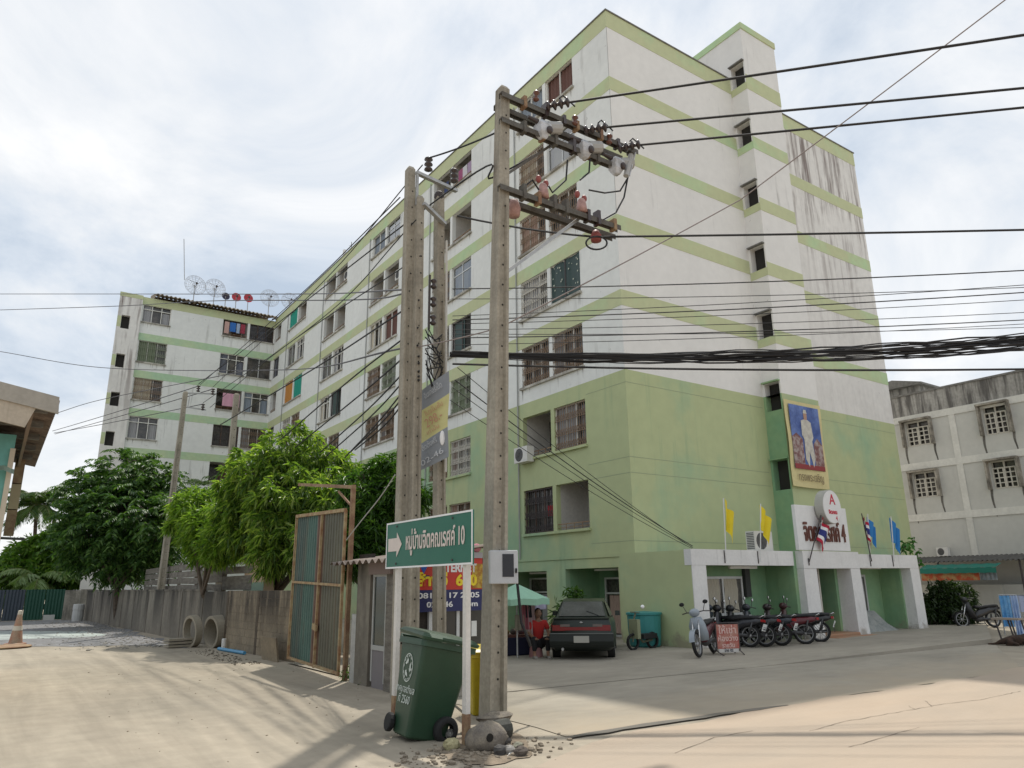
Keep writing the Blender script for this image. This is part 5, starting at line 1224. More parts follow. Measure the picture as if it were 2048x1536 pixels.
for k in range(18):                                           # tangle of drop cables between pair and thin pole
    z = rr.uniform(5.1, 6.1); x0, x1 = -10.3, -9.95
    b.tube([(x0, -5.75 + rr.uniform(-.1, .1), z + rr.uniform(-.2, .2)), (-10.13 + rr.uniform(-.06, .06), -5.72 + rr.uniform(-.15, .1), z + rr.uniform(-.35, .15)), (x1, -5.6 + rr.uniform(-.1, .05), z + rr.uniform(-.2, .2))], 0.011, 5)
tag(b.build('cable_tangle', CABLE), 'black tangle of looped cables between the pole pair and the banner pole', 'cables')
b = MB(); b.tube([(-9.83, -5.62, 3.6), (-9.87, -5.62, 8.0)], 0.022, 6); tag(b.build('conduit', flat('pale_conduit', (0.6, 0.58, 0.53), 0.6)), 'thin pale conduit pipe running up the banner pole', 'pipe')
# background pole arms
for nm, base, offs in (('a', BT1, [(397, 775), (426, 781), (406, 812)]),):
    b = MB(); P1 = od(372, 786, math.hypot(BT1[0] - CAM.x, BT1[1] - CAM.y)); P2 = od(432, 788, math.hypot(BT1[0] + .9 - CAM.x, BT1[1] - CAM.y)); P3 = od(374, 814, math.hypot(BT1[0] - CAM.x, BT1[1] - CAM.y)); P4_ = od(412, 820, math.hypot(BT1[0] + .5 - CAM.x, BT1[1] - CAM.y))
    b.bar(P1, P2, .05, .05); b.bar(P3, P4_, .05, .05); b.bar(od(380, 788, (P1 - CAM).xy.length), od(376, 812, (P1 - CAM).xy.length), .04, .04); b.build('bracket', STEEL, bg1)
    for q in offs:
        c = od(q[0], q[1], math.hypot(BT1[0] + .5 - CAM.x, BT1[1] - CAM.y)); disc_string((c.x, c.y, c.z - .2), (0, 0, 1), 3, .09, bg1, INSD)

# ---- wires
def wire(label, pts, r=0.012, sag=0.0, cat='cable', group=None, m=None, n=16, ext=0.0, name='cable'):
    out_ = []; P_ = [Vector(p) for p in pts]
    if ext:
        ts = 1 / (1 + ext); P_[-1].z += sag * 4 * ts * (1 - ts); P_[-1] = P_[-1] + (P_[-1] - P_[-2]) * ext
    if len(P_) > 2 and not ext:                             # smooth hanging curve through the supports
        Q = [P_[0] * 2 - P_[1]] + P_ + [P_[-1] * 2 - P_[-2]]
        for i in range(1, len(Q) - 2):
            p0, p1, p2, p3 = Q[i - 1:i + 3]
            for k in range(10):
                t = k / 10; out_.append(0.5 * ((2 * p1) + (p2 - p0) * t + (2 * p0 - 5 * p1 + 4 * p2 - p3) * t * t + (3 * p1 - p0 - 3 * p2 + p3) * t ** 3))
        out_.append(P_[-1]); b = MB(); b.tube(out_, r, 5); return tag(b.build(name, m or CABLE), label, cat, group)
    for a, c in zip(P_[:-1], P_[1:]):
        k = n if len(P_) == 2 else 6
        for i in range(k):
            t = i / k; q = a.lerp(c, t); q.z -= sag * 4 * t * (1 - t); out_.append(q)
    out_.append(P_[-1])
    b = MB(); b.tube(out_, r, 5); return tag(b.build(name, m or CABLE), label, cat, group)
def rz_(px, py, z): return gz(px, py, z)
HVG = 'thick wires leading right from the front pole top'
for k, (ex, ey) in enumerate(((2048, 70), (2048, 176), (2048, 215))):
    wire(['uppermost thick wire leaving the front pole crossarm to the right', 'middle thick wire leaving the front pole crossarm to the right', 'lowest thick wire leaving the tip of the top crossarm'][k], [hv[k], rz_(ex, ey, 9.3)], 0.022, 0.03, group=HVG, ext=1.2)
    s_ = hv[k]; b = MB(); b.tube([s_ - Vector((0.1, 0, -.05)), s_ + Vector((-.02, 0, .14)), s_ + Vector((0.12, -.02, .06)), s_ + Vector((0.2, -.05, -0.02))], 0.013, 5); b.build('jumper', CABLE, front)
wire('thick wire running right from the spool under the lower crossarm', [od(915, 432, 12.9), oy(1190, 474, AY), rz_(2048, 460, 7.3)], 0.02, 0.05, ext=1.2)
wire('thin rope like wire climbing steeply across the facade to the upper right', [od(830, 695, 12.3), od(1000, 655, 10.6), rz_(1480, 400, 8.4), rz_(2010, 0, 10.5)], 0.011, 0.02, m=flat('faded_rope_wire', (0.24, 0.20, 0.19), 0.8), ext=0.5)
b = MB()
for pts in ([(1135, 320), (1132, 360), (1105, 385), (1097, 372)], [(1180, 318), (1178, 345), (1160, 360)], [(1256, 352), (1248, 395), (1232, 425), (1205, 440)], [(1178, 380), (1210, 386), (1240, 382), (1256, 355)], [(1050, 372), (1065, 360), (1078, 380)]): b.tube([oy(x, y, AY - .2) for x, y in pts], 0.016, 5)
b.build('jumper', CABLE, front)
THG = 'thin telephone lines above the black bundle'
tl = [((905, 578), (2048, 541)), ((905, 598), (2048, 575)), ((905, 632), (2048, 570)), ((905, 648), (2048, 600)), ((905, 660), (2048, 625)), ((905, 676), (2048, 640)), ((905, 668), (2048, 655)), ((905, 640), (2048, 585)), ((905, 690), (2048, 648))]
ORD = ['topmost', 'second', 'third', 'fourth', 'fifth', 'sixth', 'seventh', 'eighth', 'ninth', 'tenth', 'eleventh', 'lowest']
tl.sort(key=lambda q: q[1][1])
for k, (s_, e_) in enumerate(tl):
    wire('%s thin telephone line counted down the right edge above the cable bundle' % ORD[k], [od(s_[0], s_[1], 12.4), rz_(e_[0], e_[1], 6.6)], 0.007 if k % 3 else 0.011, 0.22, group=THG, ext=1.0)
bund = thing('cable_bundle', 'thick sagging bundle of black cables crossing in front of the building', 'cables', od(905, 712, 12.4))
r5 = random.Random(7)
s0b, e0b = od(902, 708, 12.35), rz_(2048, 685, 5.6)
e0b = e0b + (e0b - s0b) * 1.0
for k in range(26):
    off = r5.uniform(-1, 1); ph = r5.uniform(0, 6.28); fr = r5.uniform(5, 11); pts = []
    for i in range(41):
        t = i / 40; q = s0b.lerp(e0b, t); q.z -= 0.62 * 4 * t * (1 - t) - 0.62 * 2 * t
        w = 0.045 + 0.12 * min(1, t * 1.8)
        q.z += off * w + 0.025 * math.sin(fr * t * 6.28 + ph) * min(1, t * 6); q.y += 0.05 * math.sin(fr * t * 5 + ph * 2); pts.append(q)
    b = MB(); b.tube(pts, r5.choice([0.008, 0.010, 0.012, 0.016]), 5); b.build('strand', CABLE, bund)
b = MB(); pts = []
for i in range(31):
    t = i / 30; q = od(905, 728, 12.35).lerp(rz_(2048, 703, 5.45) + (rz_(2048, 703, 5.45) - s0b), t); q.z -= 0.9 * t * (1 - t); pts.append(q)
b.tube(pts, 0.02, 5); b.build('strand', CABLE, bund)
# service drops to the porch corner
for k, (s_, e_) in enumerate((((910, 760), (1385, 1092)), ((905, 775), (1384, 1094)), ((915, 735), (1386, 1096)), ((900, 800), (1384, 1097)))):
    wire('%s black service line dropping from the banner pole to the porch corner' % ['thickest', 'thin left hand', 'topmost thin', 'lowest thin'][k], [od(s_[0], s_[1], 12.6), oy(e_[0], e_[1], -2.82)], 0.007 if k else 0.011, 0.12, group='service lines to the porch')
# lines from the front pole and the pair back along the lane
d1 = math.hypot(BT1[0] + .5 - CAM.x, BT1[1] - CAM.y)
LG_ = 'wires running along the lane'
LSP = [((995, 262), 10.4, (857, 315), 12.6), ((990, 332), 10.5, (885, 352), 12.5), ((980, 440), 10.5, (905, 430), 12.4)]
wire('wire from the front pole to the pin insulator on the pole pair bracket', [od(995, 264, 10.5), od(857, 316, 12.4)], 0.016, 0.03, group=LG_)
wire('long wire from the front pole passing low over the lane bracket', [oy(1105, 290, AY), od(985, 355, 10.6), od(880, 395, 12.2), od(500, 690, d1 - 4), od(397, 768, d1)], 0.016, 0.05, group=LG_)
for k, pts in enumerate([[(845, 330, 12.3), (640, 570, 20), (426, 774, d1)], [(800, 395, 12.0), (600, 590, 20), (400, 770, d1)], [(832, 440, 12.0), (640, 640, 20), (406, 806, d1)], [(840, 512, 12.2), (560, 700, 22), (420, 815, d1)],
                         [(838, 600, 12.2), (640, 730, 18), (440, 850, 26)], [(836, 655, 12.2), (700, 760, 16), (560, 880, 22)], [(836, 690, 12.2), (720, 790, 16), (590, 895, 22)], [(838, 712, 12.2), (740, 815, 16), (640, 905, 21)], [(838, 726, 12.2), (750, 825, 16), (650, 915, 21)], [(838, 742, 12.2), (760, 840, 15), (690, 915, 19)], [(838, 752, 12.2), (770, 838, 15), (700, 905, 19)], [(838, 760, 12.2), (775, 845, 15), (710, 900, 19)]]):
    wire('dark wire from the pole pair to the upper left pin of the background pole' if k == 0 else 'dark wire from the pole pair to the shorter top of the background pole' if k == 1 else 'dark wire from the pole pair to the lower pin of the background pole' if k == 2 else 'dark wire passing just under the lower pin of the background pole' if k == 3 else 'black line sloping from the pole pair down into the mango trees', [od(*p) for p in pts], 0.012 if k < 4 else 0.017, 0.06, group=LG_)
LFG = 'far wires at the left'
for k, pts in enumerate([[(397, 772, d1), (105, 862, 60)], [(426, 778, d1), (110, 868, 60)], [(406, 808, d1), (108, 866, 58)], [(0, 588, 60), (240, 588, 50), (600, 588, 30), (838, 578, 12.4)], [(0, 620, 58), (240, 612, 48), (420, 602, 36), (700, 600, 22), (838, 582, 12.4)], [(0, 703, 60), (200, 735, 50), (560, 740, 30), (838, 690, 12.4)], [(108, 828, 60), (200, 800, 55), (500, 740, 30)]]):
    wire(['upper wire leaving the background pole to the left', 'middle wire leaving the background pole to the left', 'lower wire leaving the background pole to the left', 'highest thin wire crossing the sky left of the wing', 'second thin wire crossing the sky left of the wing', 'thin wire crossing the wing below its second storey', 'faint short wire crossing the lower left of the wing'][k], [od(*p) for p in pts], 0.022 if k > 2 else 0.02, 0.04, group=LFG if k > 2 else 'wires leaving the background pole', m=flat('pale_far_wire', (0.10, 0.10, 0.11), 0.7))
wire('thin slack wire from the gate top bar down past the kiosk roof', [od(790, 950, 12.2), od(760, 995, 13), od(720, 1045, 13.6), od(693, 1080, 14.2)], 0.01, 0.05, m=flat('pale_slack_wire', (0.4, 0.4, 0.38), 0.7))
# price banner on the thin pole
d_r = math.hypot(-9.80 - CAM.x, -5.66 - CAM.y)
TR, BR = od(898, 742, d_r - .42), od(896, 913, d_r - .42); TL, BL = od(841, 783, d_r - .02), od(838, 944, d_r - .02)
pb_ = thing('price_banner', 'grey and yellow cloth price banner tied to the middle pole', 'banner', BR)
GRYB = flat('grey_banner_cloth', (0.27, 0.29, 0.32), 0.7); YELB = flat('pale_yellow_banner_cloth', (0.62, 0.58, 0.27), 0.7)
TLb, BLb = TR.lerp(TL, 1.0), BR.lerp(BL, 1.0)
if (TLb - TR).length > 2.2: TLb = TR + (TLb - TR).normalized() * 2.2; BLb = BR + (BLb - BR).normalized() * 2.2
bnrm = (TLb - TR).cross(Vector((0, 0, 1))).normalized()
if bnrm.dot(CAM - TR) < 0: bnrm = -bnrm
def bp(u, v): return TLb.lerp(TR, u).lerp(BLb.lerp(BR, u), v) + bnrm * (0.02 * math.sin(v * 8 + u * 3))
for v0, v1, mm in ((0, .26, GRYB), (.26, .66, YELB), (.66, 1, GRYB)):
    b = MB(); b.grid(lambda u, v: bp(u, v0 + (v1 - v0) * v), 8, 6); b.build('sheet', mm, pb_)
brot = Matrix((((TR - TLb).normalized()), Vector((0, 0, 1)), bnrm)).transposed().to_euler()
def btext(s, size, m, u, v, wf=.7): 
    p = bp(u, v) + bnrm * 0.03; text(s, size, m, pb_, tuple(p), brot, ext=0.001, fit=(W_ * wf, size))
ORP = flat('orange_red_letters', (0.58, 0.32, 0.20), 0.6); GRL = flat('pale_grey_letters', (0.55, 0.57, 0.6), 0.6)
W_ = (TR - TLb).length
btext('โปรโมชั่น', .10, ORP, .5, .34, .6); btext('298.-', .17, ORP, .5, .465, .55); btext('เท่านั้น', .09, ORP, .5, .59, .4)
btext('ติดตั้งฟรี', .12, GRL, .4, .75, .5); btext('02-46', .10, GRL, .5, .92, .75); btext('อินเทอร์เน็ต', .13, GRL, .5, .12, .6)
b = MB(); q = bp(.84, .76) + bnrm * .02; b.ball(q, .05, .03, .13, 8, 6); b.build('print', WP, pb_)
for k, v in enumerate((.3, .5)):
    q = bp(0, v); bb = MB(); bb.tube([q, q + (TLb - TR).normalized() * .12 + Vector((0, 0, .03))], .012, 5); bb.build('tie', BLACK, pb_)

# ---- green road sign
SX = -11.58
s1_, s2_, s3_, s4_ = ox(773, 1050, SX), ox(945, 1016, SX), ox(946, 1127, SX), ox(773, 1139, SX)
yl, yr = (s1_.y + s4_.y) / 2, (s2_.y + s3_.y) / 2; zt2, zb2 = (s1_.z + s2_.z) / 2, (s3_.z + s4_.z) / 2
rs = thing('road_sign', 'green road sign with white arrow and Thai lettering on two white posts', 'sign', (SX, yr, 0))
SGN = flat('sign_green', (0.035, 0.15, 0.105), 0.4); POSTW = mat('white_post_paint', (0.70, 0.67, 0.62), 0.7, var=0.12, scale=3)
b = MB(); b.box(SX, yr, zb2, SX + 0.02, yl, zt2); o = b.build('plate', SGN, rs)
b = MB(); t = 0.022
b.box(SX - .006, yr, zb2, SX - .002, yl, zb2 + t); b.box(SX - .006, yr, zt2 - t, SX - .002, yl, zt2); b.box(SX - .006, yr, zb2 + t, SX - .002, yr + t, zt2 - t); b.box(SX - .006, yl - t, zb2 + t, SX - .002, yl, zt2 - t); b.build('border', WP, rs)
h = zt2 - zb2; W2 = yl - yr; zc = (zt2 + zb2) / 2
ay = yl - 0.03 * W2
PINKW = flat('aged_white_vinyl', (0.68, 0.60, 0.55), 0.6)
b = MB(); b.prism([(SX - .007, ay, zc - .10 * h - .02), (SX - .007, ay - .115 * W2, zc - .10 * h - .02), (SX - .007, ay - .115 * W2, zc - .26 * h), (SX - .007, ay - .18 * W2, zc + .01 * h), (SX - .007, ay - .115 * W2, zc + .27 * h), (SX - .007, ay - .115 * W2, zc + .15 * h), (SX - .007, ay, zc + .15 * h)], (.004, 0, 0)); b.build('arrow', PINKW, rs)
text('หมู่บ้านจิตคณเรศค์ 10', h * 0.40, PINKW, rs, (SX - .008, yr + W2 * 0.405, zc + 0.03 * h), LANE, ext=.002, bold=.004, fit=(W2 * .66, h * .56))
b = MB()
for (u, v) in ((.14, .1), (.14, .9), (.8, .1), (.8, .9)): b.lathe([(0, -.012), (.014, -.012), (.016, -.004)], (SX, yl - W2 * u, zb2 + h * v), 8, 'x')
b.build('bolt', IROND, rs)
for y, x_ in ((yr + 0.21, SX + .05), (yl - 0.3, SX + .05)):
    b = MB(); b.box(x_ - .03, y - .04, 0.32, x_ + .03, y + .04, zt2 - .1); b.build('post', POSTW, rs); b = MB(); b.box(x_ - .032, y - .042, 0, x_ + .032, y + .042, 0.32); b.build('post_foot', RUST, rs)
# ================================================================== BINS AND DEBRIS
def rrect(w, d, r, n=4, cx=0, cy=0, z=0):
    o = []
    for sx, sy, a0 in ((1, 1, 0), (-1, 1, math.pi / 2), (-1, -1, math.pi), (1, -1, 1.5 * math.pi)):
        for k in range(n + 1):
            a = a0 + k / n * math.pi / 2; o.append((cx + sx * (w / 2 - r) + r * math.cos(a), cy + sy * (d / 2 - r) + r * math.sin(a), z))
    return o
def wheelie_bin(label, loc, rz, col, tilt=0.0, logo=False):
    m_ = flat('bin_' + label.split()[0], col, 0.42, spec=0.5, var=0.12)
    o = thing('wheelie_bin', label, 'bin', loc, rz, 'wheelie bins by the poles'); o.rotation_euler = (0, tilt, rz)
    b = MB(); rs = []
    for z, w, d, cy in ((0.0, .42, .42, .02), (.02, .46, .46, .02), (.55, .54, .60, 0.0), (.95, .60, .70, -.02), (.955, .66, .76, -.02), (1.02, .66, .76, -.02)): rs.append(rrect(w, d, .05, 4, 0, cy, z))
    b.loft(rs); b.build('body', m_, o, local=True)
    b = MB(); rs = []
    for z, w, d, cy in ((1.025, .68, .80, -.03), (1.055, .70, .82, -.03), (1.09, .62, .70, -.02), (1.10, .50, .55, -.02)): rs.append([(p[0], p[1], p[2] + 0.06 * (p[1] + .4)) for p in rrect(w, d, .06, 4, 0, cy, z)])
    b.loft(rs); b.box(-.12, -.455, 1.045, .12, -.42, 1.07); b.build('lid', m_, o, local=True)
    b = MB(); b.tube([(-.26, .42, 1.0), (-.26, .47, 1.04), (.26, .47, 1.04), (.26, .42, 1.0)], .018, 6); b.build('handle', m_, o, local=True)
    for s in (-1, 1):
        b = MB(); b.lathe([(0, -.03), (.09, -.03), (.1, -.02), (.1, .02), (.09, .03), (0, .03)], (s * .28, .24, .1), 14, 'x'); b.build('wheel', BLACK, o, local=True)
    if logo:
        PL_ = flat('bin_print', (0.55, 0.6, 0.55), 0.6)
        X0 = lambda z: -(.46 / 2 + (z - .02) * (.54 - .46) / 2 / .53 if z < .55 else .27 + (z - .55) * .03 / .4) - .006
        b = MB()
        def pt(r, t): z = .70 + r * math.sin(t); return (X0(z), r * math.cos(t) * .95, z)
        b.grid(lambda u, v: pt(.14 + .012 * v, u * 6.2832), 28, 1)
        for k in range(3):
            a = k * 2.094 + .4; b.poly([pt(.1, a), pt(.1, a + .8), pt(.055, a + .9), pt(.06, a + .1)]); b.poly([pt(.12, a + .75), pt(.08, a + 1.25), pt(.035, a + .85)])
        for k in range(12): b.poly([pt(.118, k * .52), pt(.118, k * .52 + .25), pt(.132, k * .52 + .25), pt(.132, k * .52)])
        b.build('logo', PL_, o, local=True)
        for j, s in enumerate(('เทศบาลตำบล', 'ที่ 2560')):
            z = .44 - j * .11
            cu = bpy.data.curves.new('lettering', 'FONT'); cu.body = s; cu.size = .105 if j == 0 else .12; cu.align_x = 'CENTER'; cu.extrude = .001; cu.materials.append(PL_); cu.resolution_u = 2
            t_ = bpy.data.objects.new('lettering', cu); COL.objects.link(t_); t_.parent = o; t_.location = (X0(z) - .002, 0, z); t_.rotation_euler = (math.pi / 2, 0, -math.pi / 2); to_mesh(t_)
    return o
g = gz(846, 1484)
wheelie_bin('green plastic wheelie bin with white emblem leaning beside the road sign', (g.x + .07, g.y + .24, 0), math.radians(-6), (0.02, 0.058, 0.03), math.radians(11.5), True).scale = (1.06, 1.06, 1.04)
g2 = gz(944, 1432)
yb_ = wheelie_bin('yellow plastic wheelie bin half hidden behind the sign post', (g2.x + .22, g2.y + .06, 0), math.radians(-20), (0.50, 0.38, 0.015)); yb_.scale = (.76, .76, .78)
r6 = random.Random(21)
def rock(label, name, c, r, m, cat='rubble', sc=(1, 1, 1), seed=0, group=None, jit=.16):
    b = MB(); b.ball(c, r * sc[0], r * sc[1], r * sc[2], 10, 7, jit, random.Random(seed)); o = b.build(name, m); return tag(o, label, cat, group)
LUMP = mat('rough_concrete_lump', (0.26, 0.225, 0.175), 0.95, var=0.3, scale=7, col2=(0.16, 0.14, 0.12), bump=.6, bscale=24)
c = gz(978, 1500)
lump = thing('concrete_lump', 'rounded broken concrete lump with a dark hole at the sign post foot', 'concrete lump', (c.x, c.y, 0))
b = MB(); b.ball((c.x, c.y + .05, .11), .23, .2, .16, 16, 10, .12, random.Random(2)); b.build('body', LUMP, lump, smooth=True)
h_ = gz(955, 1462, .2); b = MB(); b.lathe([(0, -.19), (.04, -.19), (.043, -.18)], (c.x - .08, c.y + .04, .15), 12, 'y'); b.build('hole', HOLE, lump)
c2 = gz(1020, 1483); rock('long slab of broken concrete lying across the lump', 'concrete_slab', (c2.x - .12, c2.y + .15, .24), .17, LUMP, 'rubble', (1.35, .7, .38), 5, jit=.2)
c2 = gz(1012, 1495); o = MB(); o.lathe([(0, -.12), (.1, -.12), (.11, .1), (.09, .12), (0, .12)], (c2.x, c2.y + .12, .16), 10, 'x'); tag(o.build('broken_pipe_piece', flat('dark_pipe', (0.07, 0.07, 0.06), 0.8, var=.3)), 'dark broken pipe piece right of the concrete lump', 'pipe')
for k, (px, py, s, cc) in enumerate(((902, 1500, .085, (0.42, 0.38, 0.22)), (1000, 1510, .07, (0.09, 0.085, 0.08)), (1018, 1508, .06, (0.35, 0.33, 0.3)), (1036, 1500, .055, (0.30, 0.29, 0.22)), (1042, 1512, .07, (0.12, 0.10, 0.085)), (900, 1476, .07, (0.40, 0.39, 0.36)), (1008, 1492, .08, (0.14, 0.13, 0.12)))):
    c = gz(px, py); rock(['mossy yellowish stone left of the sign post foot', 'blackish stone in front of the concrete lump', 'grey chip beside the blackish stone', 'olive pebble at the right of the rubble', 'dark stone at the far right end of the rubble', 'pale stone by the bin foot', 'charred lump beside the broken pipe'][k], 'stone', (c.x, c.y, s * .6), s, flat('stone_%d' % k, cc, .95, var=.3), 'stone', (1.1, 1, .8), k)
c = gz(1030, 1512); b = MB(); b.poly([(c.x - .1, c.y, .005), (c.x + .12, c.y - .05, .005), (c.x + .16, c.y + .02, .012), (c.x + .02, c.y + .1, .04)]); tag(b.build('paper_scrap', MATS['paper_notice']), 'pale paper scrap at the right of the rubble', 'scrap')
c = gz(893, 1488); ty = MB(); 
ty.lathe([(.08, -.05), (.12, -.06), (.145, -.04), (.15, 0), (.145, .04), (.12, .06), (.08, .05)], (c.x + .1, c.y + .2, .10), 20, 'y'); tag(ty.build('old_tyre', BLACK, smooth=True), 'old black tyre piece standing behind the sign post foot', 'tyre')
c = gz(916, 1470); b = MB(); b.bar((c.x - .1, c.y + .2, .42), (c.x + .16, c.y + .12, .2), .1, .025); tag(b.build('wood_scrap', flat('pale_wood', (0.36, 0.33, 0.27), .9)), 'pale wooden scrap leaning on the sign post', 'wood')
scatter('post_rubble', 420, lambda r: (gz(962, 1505).x + r.gauss(0, .42), gz(962, 1505).y + r.gauss(0, .22)), 0.008, 0.035, flat('mixed_rubble', (0.30, 0.25, 0.19), .95, var=.45), 33)
sheet('earth_patch', outline([(gz(880, 1508).x, gz(880, 1508).y), (gz(930, 1530).x, gz(930, 1530).y), (gz(1010, 1528).x, gz(1010, 1528).y), (gz(1065, 1510).x, gz(1065, 1510).y), (gz(1040, 1470).x, gz(1040, 1470).y), (gz(930, 1460).x, gz(930, 1460).y)], .12, .07, 4), .009, mat('dark_earth_patch', (0.27, 0.215, 0.155), .95, var=.3, scale=5, bump=.6, bscale=25))

# concrete rings, pipe, board, cone, planter
RING = mat('pale_concrete_ring', (0.34, 0.30, 0.235), .92, var=.15, scale=3, streak=(.15, .12, .09), streak_amt=.4, bump=.3, bscale=20)
for k, (px, lab) in enumerate(((417, 'front concrete pipe ring leaning on the lane wall'), (388, 'second concrete pipe ring behind the front ring'))):
    c = gz(px + (2 if k else -5), 1297); prof = [(.38, -.2), (.46, -.2), (.46, .2), (.38, .2)] if k == 0 else [(.38, -.1), (.46, -.1), (.46, .1), (.38, .1)]
    b = MB(); b.lathe(prof, (0, 0, 0), 28, 'x', closed=True); me = b.mesh('concrete_ring', RING)
    o = place(me, 'concrete_ring', None, (c.x + .3 - .28 * k, c.y + .12 + .5 * k, .46), rot=(0, math.radians(-5), math.radians(13))); tag(o, lab, 'concrete ring', 'concrete rings by the wall')
a, c = gz(437, 1301), gz(489, 1310); b = MB(); b.tube([(a.x, a.y, .05), (c.x, c.y, .05)], .045, 10); tag(b.build('blue_pipe', flat('blue_pvc', (0.07, 0.28, 0.48), .4)), 'short blue plastic pipe lying at the wall foot', 'pipe')
a, c = gz(522, 1318), gz(553, 1325); b = MB(); b.obox(((a.x + c.x) / 2, (a.y + c.y) / 2, .27), ((c.x - a.x) / 2, (c.y - a.y) / 2, 0), (.03, .03, .0), (-.04, 0, .27)); tag(b.build('leaning_slab', PANEL_BR), 'square concrete slab leaning against the nearest wall panel', 'slab')
a = gz(352, 1296); 
for k in range(3): 
    b = MB(); b.obox((a.x + .1, a.y + .2, .05 + .09 * k), (.35, .05, 0), (-.03, .22, 0), (0, 0, .03)); tag(b.build('stacked_slab', RING), ['lowest slab of the small stack by the concrete rings', 'middle slab of the small stack by the concrete rings', 'top slab of the small stack by the concrete rings'][k], 'slab', 'slabs by the rings')
a = gz(441, 1300); b = MB(); b.lathe([(.06, 0), (.065, .28), (.05, .3), (0, .3)], (a.x + .1, a.y + .1, 0), 10); tag(b.build('bottle', flat('white_bottle', (0.75, 0.73, 0.7), .4)), 'white bottle between the ring and the blue pipe', 'bottle')
a = gz(30, 1291)
cone = thing('traffic_cone', 'faded orange traffic cone with worn pale tip on a round base', 'traffic cone', (a.x, a.y, 0))
CONEM = mat('faded_orange', (0.40, 0.20, 0.13), .85, var=.3, scale=3, col2=(0.36, 0.28, 0.2))
b = MB(); b.lathe([(.20, .05), (.06, .98), (.055, 1.0)], tuple(cone.location), 16); b.build('body', CONEM, cone, smooth=True)
b = MB(); b.lathe([(.067, .95), (.058, 1.06), (.03, 1.08), (0, 1.08)], tuple(cone.location), 16); b.build('tip', flat('dusty_white', (0.6, 0.55, 0.45), .8), cone)
b = MB(); b.lathe([(.145, .46), (.122, .60)], tuple(cone.location + Vector((0, 0, 0))), 16); o = b.build('stripe', MATS['dusty_white'], cone)
b = MB(); b.lathe([(0, .03), (.3, .03), (.32, .06), (.24, .08), (.19, .06)], tuple(cone.location), 16); b.build('base', CONEM, cone)
a = gz(15, 1296); b = MB(); b.lathe([(0, .02), (.72, .02), (.74, .05), (.7, .07), (0, .05)], (a.x - .1, a.y, 0), 24); tag(b.build('manhole_cover', RUST), 'rusty round plate under the faded orange cone', 'cover')

# ================================================================== SHOPHOUSE EDGE ON THE LEFT
sd = 13.0
E1 = od(118, 800, sd)                      # verge corner of its roof
sh = thing('shophouse', 'teal shophouse corner with a corrugated roof edge at the left', 'shophouse', (E1.x - 1.2, E1.y, 0))
TEAL = mat('teal_wall_paint', (0.20, 0.50, 0.47), .8, var=.1, scale=1.2, streak=(.1, .25, .24), streak_amt=.3)
we = od(20, 950, sd + 2.6)
b = MB(); b.box(we.x - 4, we.y, 1.95, we.x, we.y + 5, E1.z - .15); b.build('wall', TEAL, sh)
b = MB(); b.box(we.x - 4, we.y - .02, 0, we.x + .01, we.y + 5, 1.95); b.build('wall', PWH, sh)
b = MB(); b.box(we.x - .06, we.y - .035, 1.95, we.x + .02, we.y, E1.z - .4); b.build('corner_trim', flat('cream_trim', (0.7, 0.62, 0.5), .8), sh)
ROOFC = mat('brown_corrugated_roof', (0.21, 0.155, 0.12), .85, var=.3, scale=2.5, col2=(0.12, 0.09, 0.07))
def rsheet(u, v):
    return (E1.x - 6 * (1 - u), E1.y + .1 + 7.5 * v, E1.z + 1.05 * (1 - u) + .025 * math.sin(v * 7.5 / .17 * 6.283))
b = MB(); b.grid(lambda u, v: Vector(rsheet(u, v)) + Vector((.02, 0, 0)), 4, 280); b.build('roof', ROOFC, sh)
FASC = mat('grey_fascia', (0.40, 0.37, 0.32), .9, var=.15, scale=2, streak=(.2, .18, .15), streak_amt=.5)
for k in range(3):
    x1 = E1.x - 2.0 * k; x0 = x1 - 1.985; f_ = lambda x: E1.z + 1.05 * (E1.x - x) / 6
    b = MB(); b.prism([(x0, E1.y - .03, f_(x0) + .04), (x1, E1.y - .03, f_(x1) + .04), (x1 - (.03 if k else -.02), E1.y - .03, f_(x1) - .22), (x0, E1.y - .03, f_(x0) - .22)], (0, .06, 0)); b.build('ridge_cap', FASC, sh)
    x1 -= .28 if k == 0 else 0
    b = MB(); b.prism([(x0, E1.y - .0, f_(x0) - .21), (x1, E1.y, f_(x1) - .21), (x1 - .1, E1.y, f_(x1) - .52), (x0, E1.y, f_(x0) - .52)], (0, .04, 0)); b.build('fascia', mat('cream_fascia', (0.50, 0.43, 0.34), .85, var=.15, scale=2, streak=(.2, .17, .13), streak_amt=.6, streak2=.08), sh)
for k in range(5):
    y = E1.y + .5 + k * 1.3; b = MB(); b.box(E1.x - 5, y, E1.z - .12, E1.x - .1, y + .08, E1.z - .02); b.build('purlin', BOARD, sh)
b = MB(); b.bar((E1.x - .32, E1.y + .1, E1.z - .18), (E1.x - .32, E1.y + 7.4, E1.z - .18), .05, .16); b.build('eaves_board', flat('brown_eaves_board', (0.26, 0.18, 0.13), .85), sh)
b = MB(); b.grid(lambda u, v: (we.x - 1.5 + 1.55 * u, we.y - .12 - .3 * v, E1.z - .75 - .12 * v + .03 * math.sin(u * 30)), 30, 1); b.build('awning', flat('pale_green_awning', (0.40, 0.52, 0.42), .8), sh)
rp = thing('rusty_sign_frame', 'rusty stacked metal frame hanging on the rear of the teal house', 'frame', (we.x + .35, we.y + 4.6, 0))
q = od(31, 985, sd + 6)
for k in range(4): 
    b = MB(); z0 = q.z - .9 + k * .55; b.box(q.x - .09, q.y, z0, q.x + .09, q.y + .3, z0 + .53); b.build('panel', [RUST, flat('ochre_panel', (.42, .32, .2), .8), RUST, flat('brown_panel', (.25, .17, .11), .8)][k], rp)
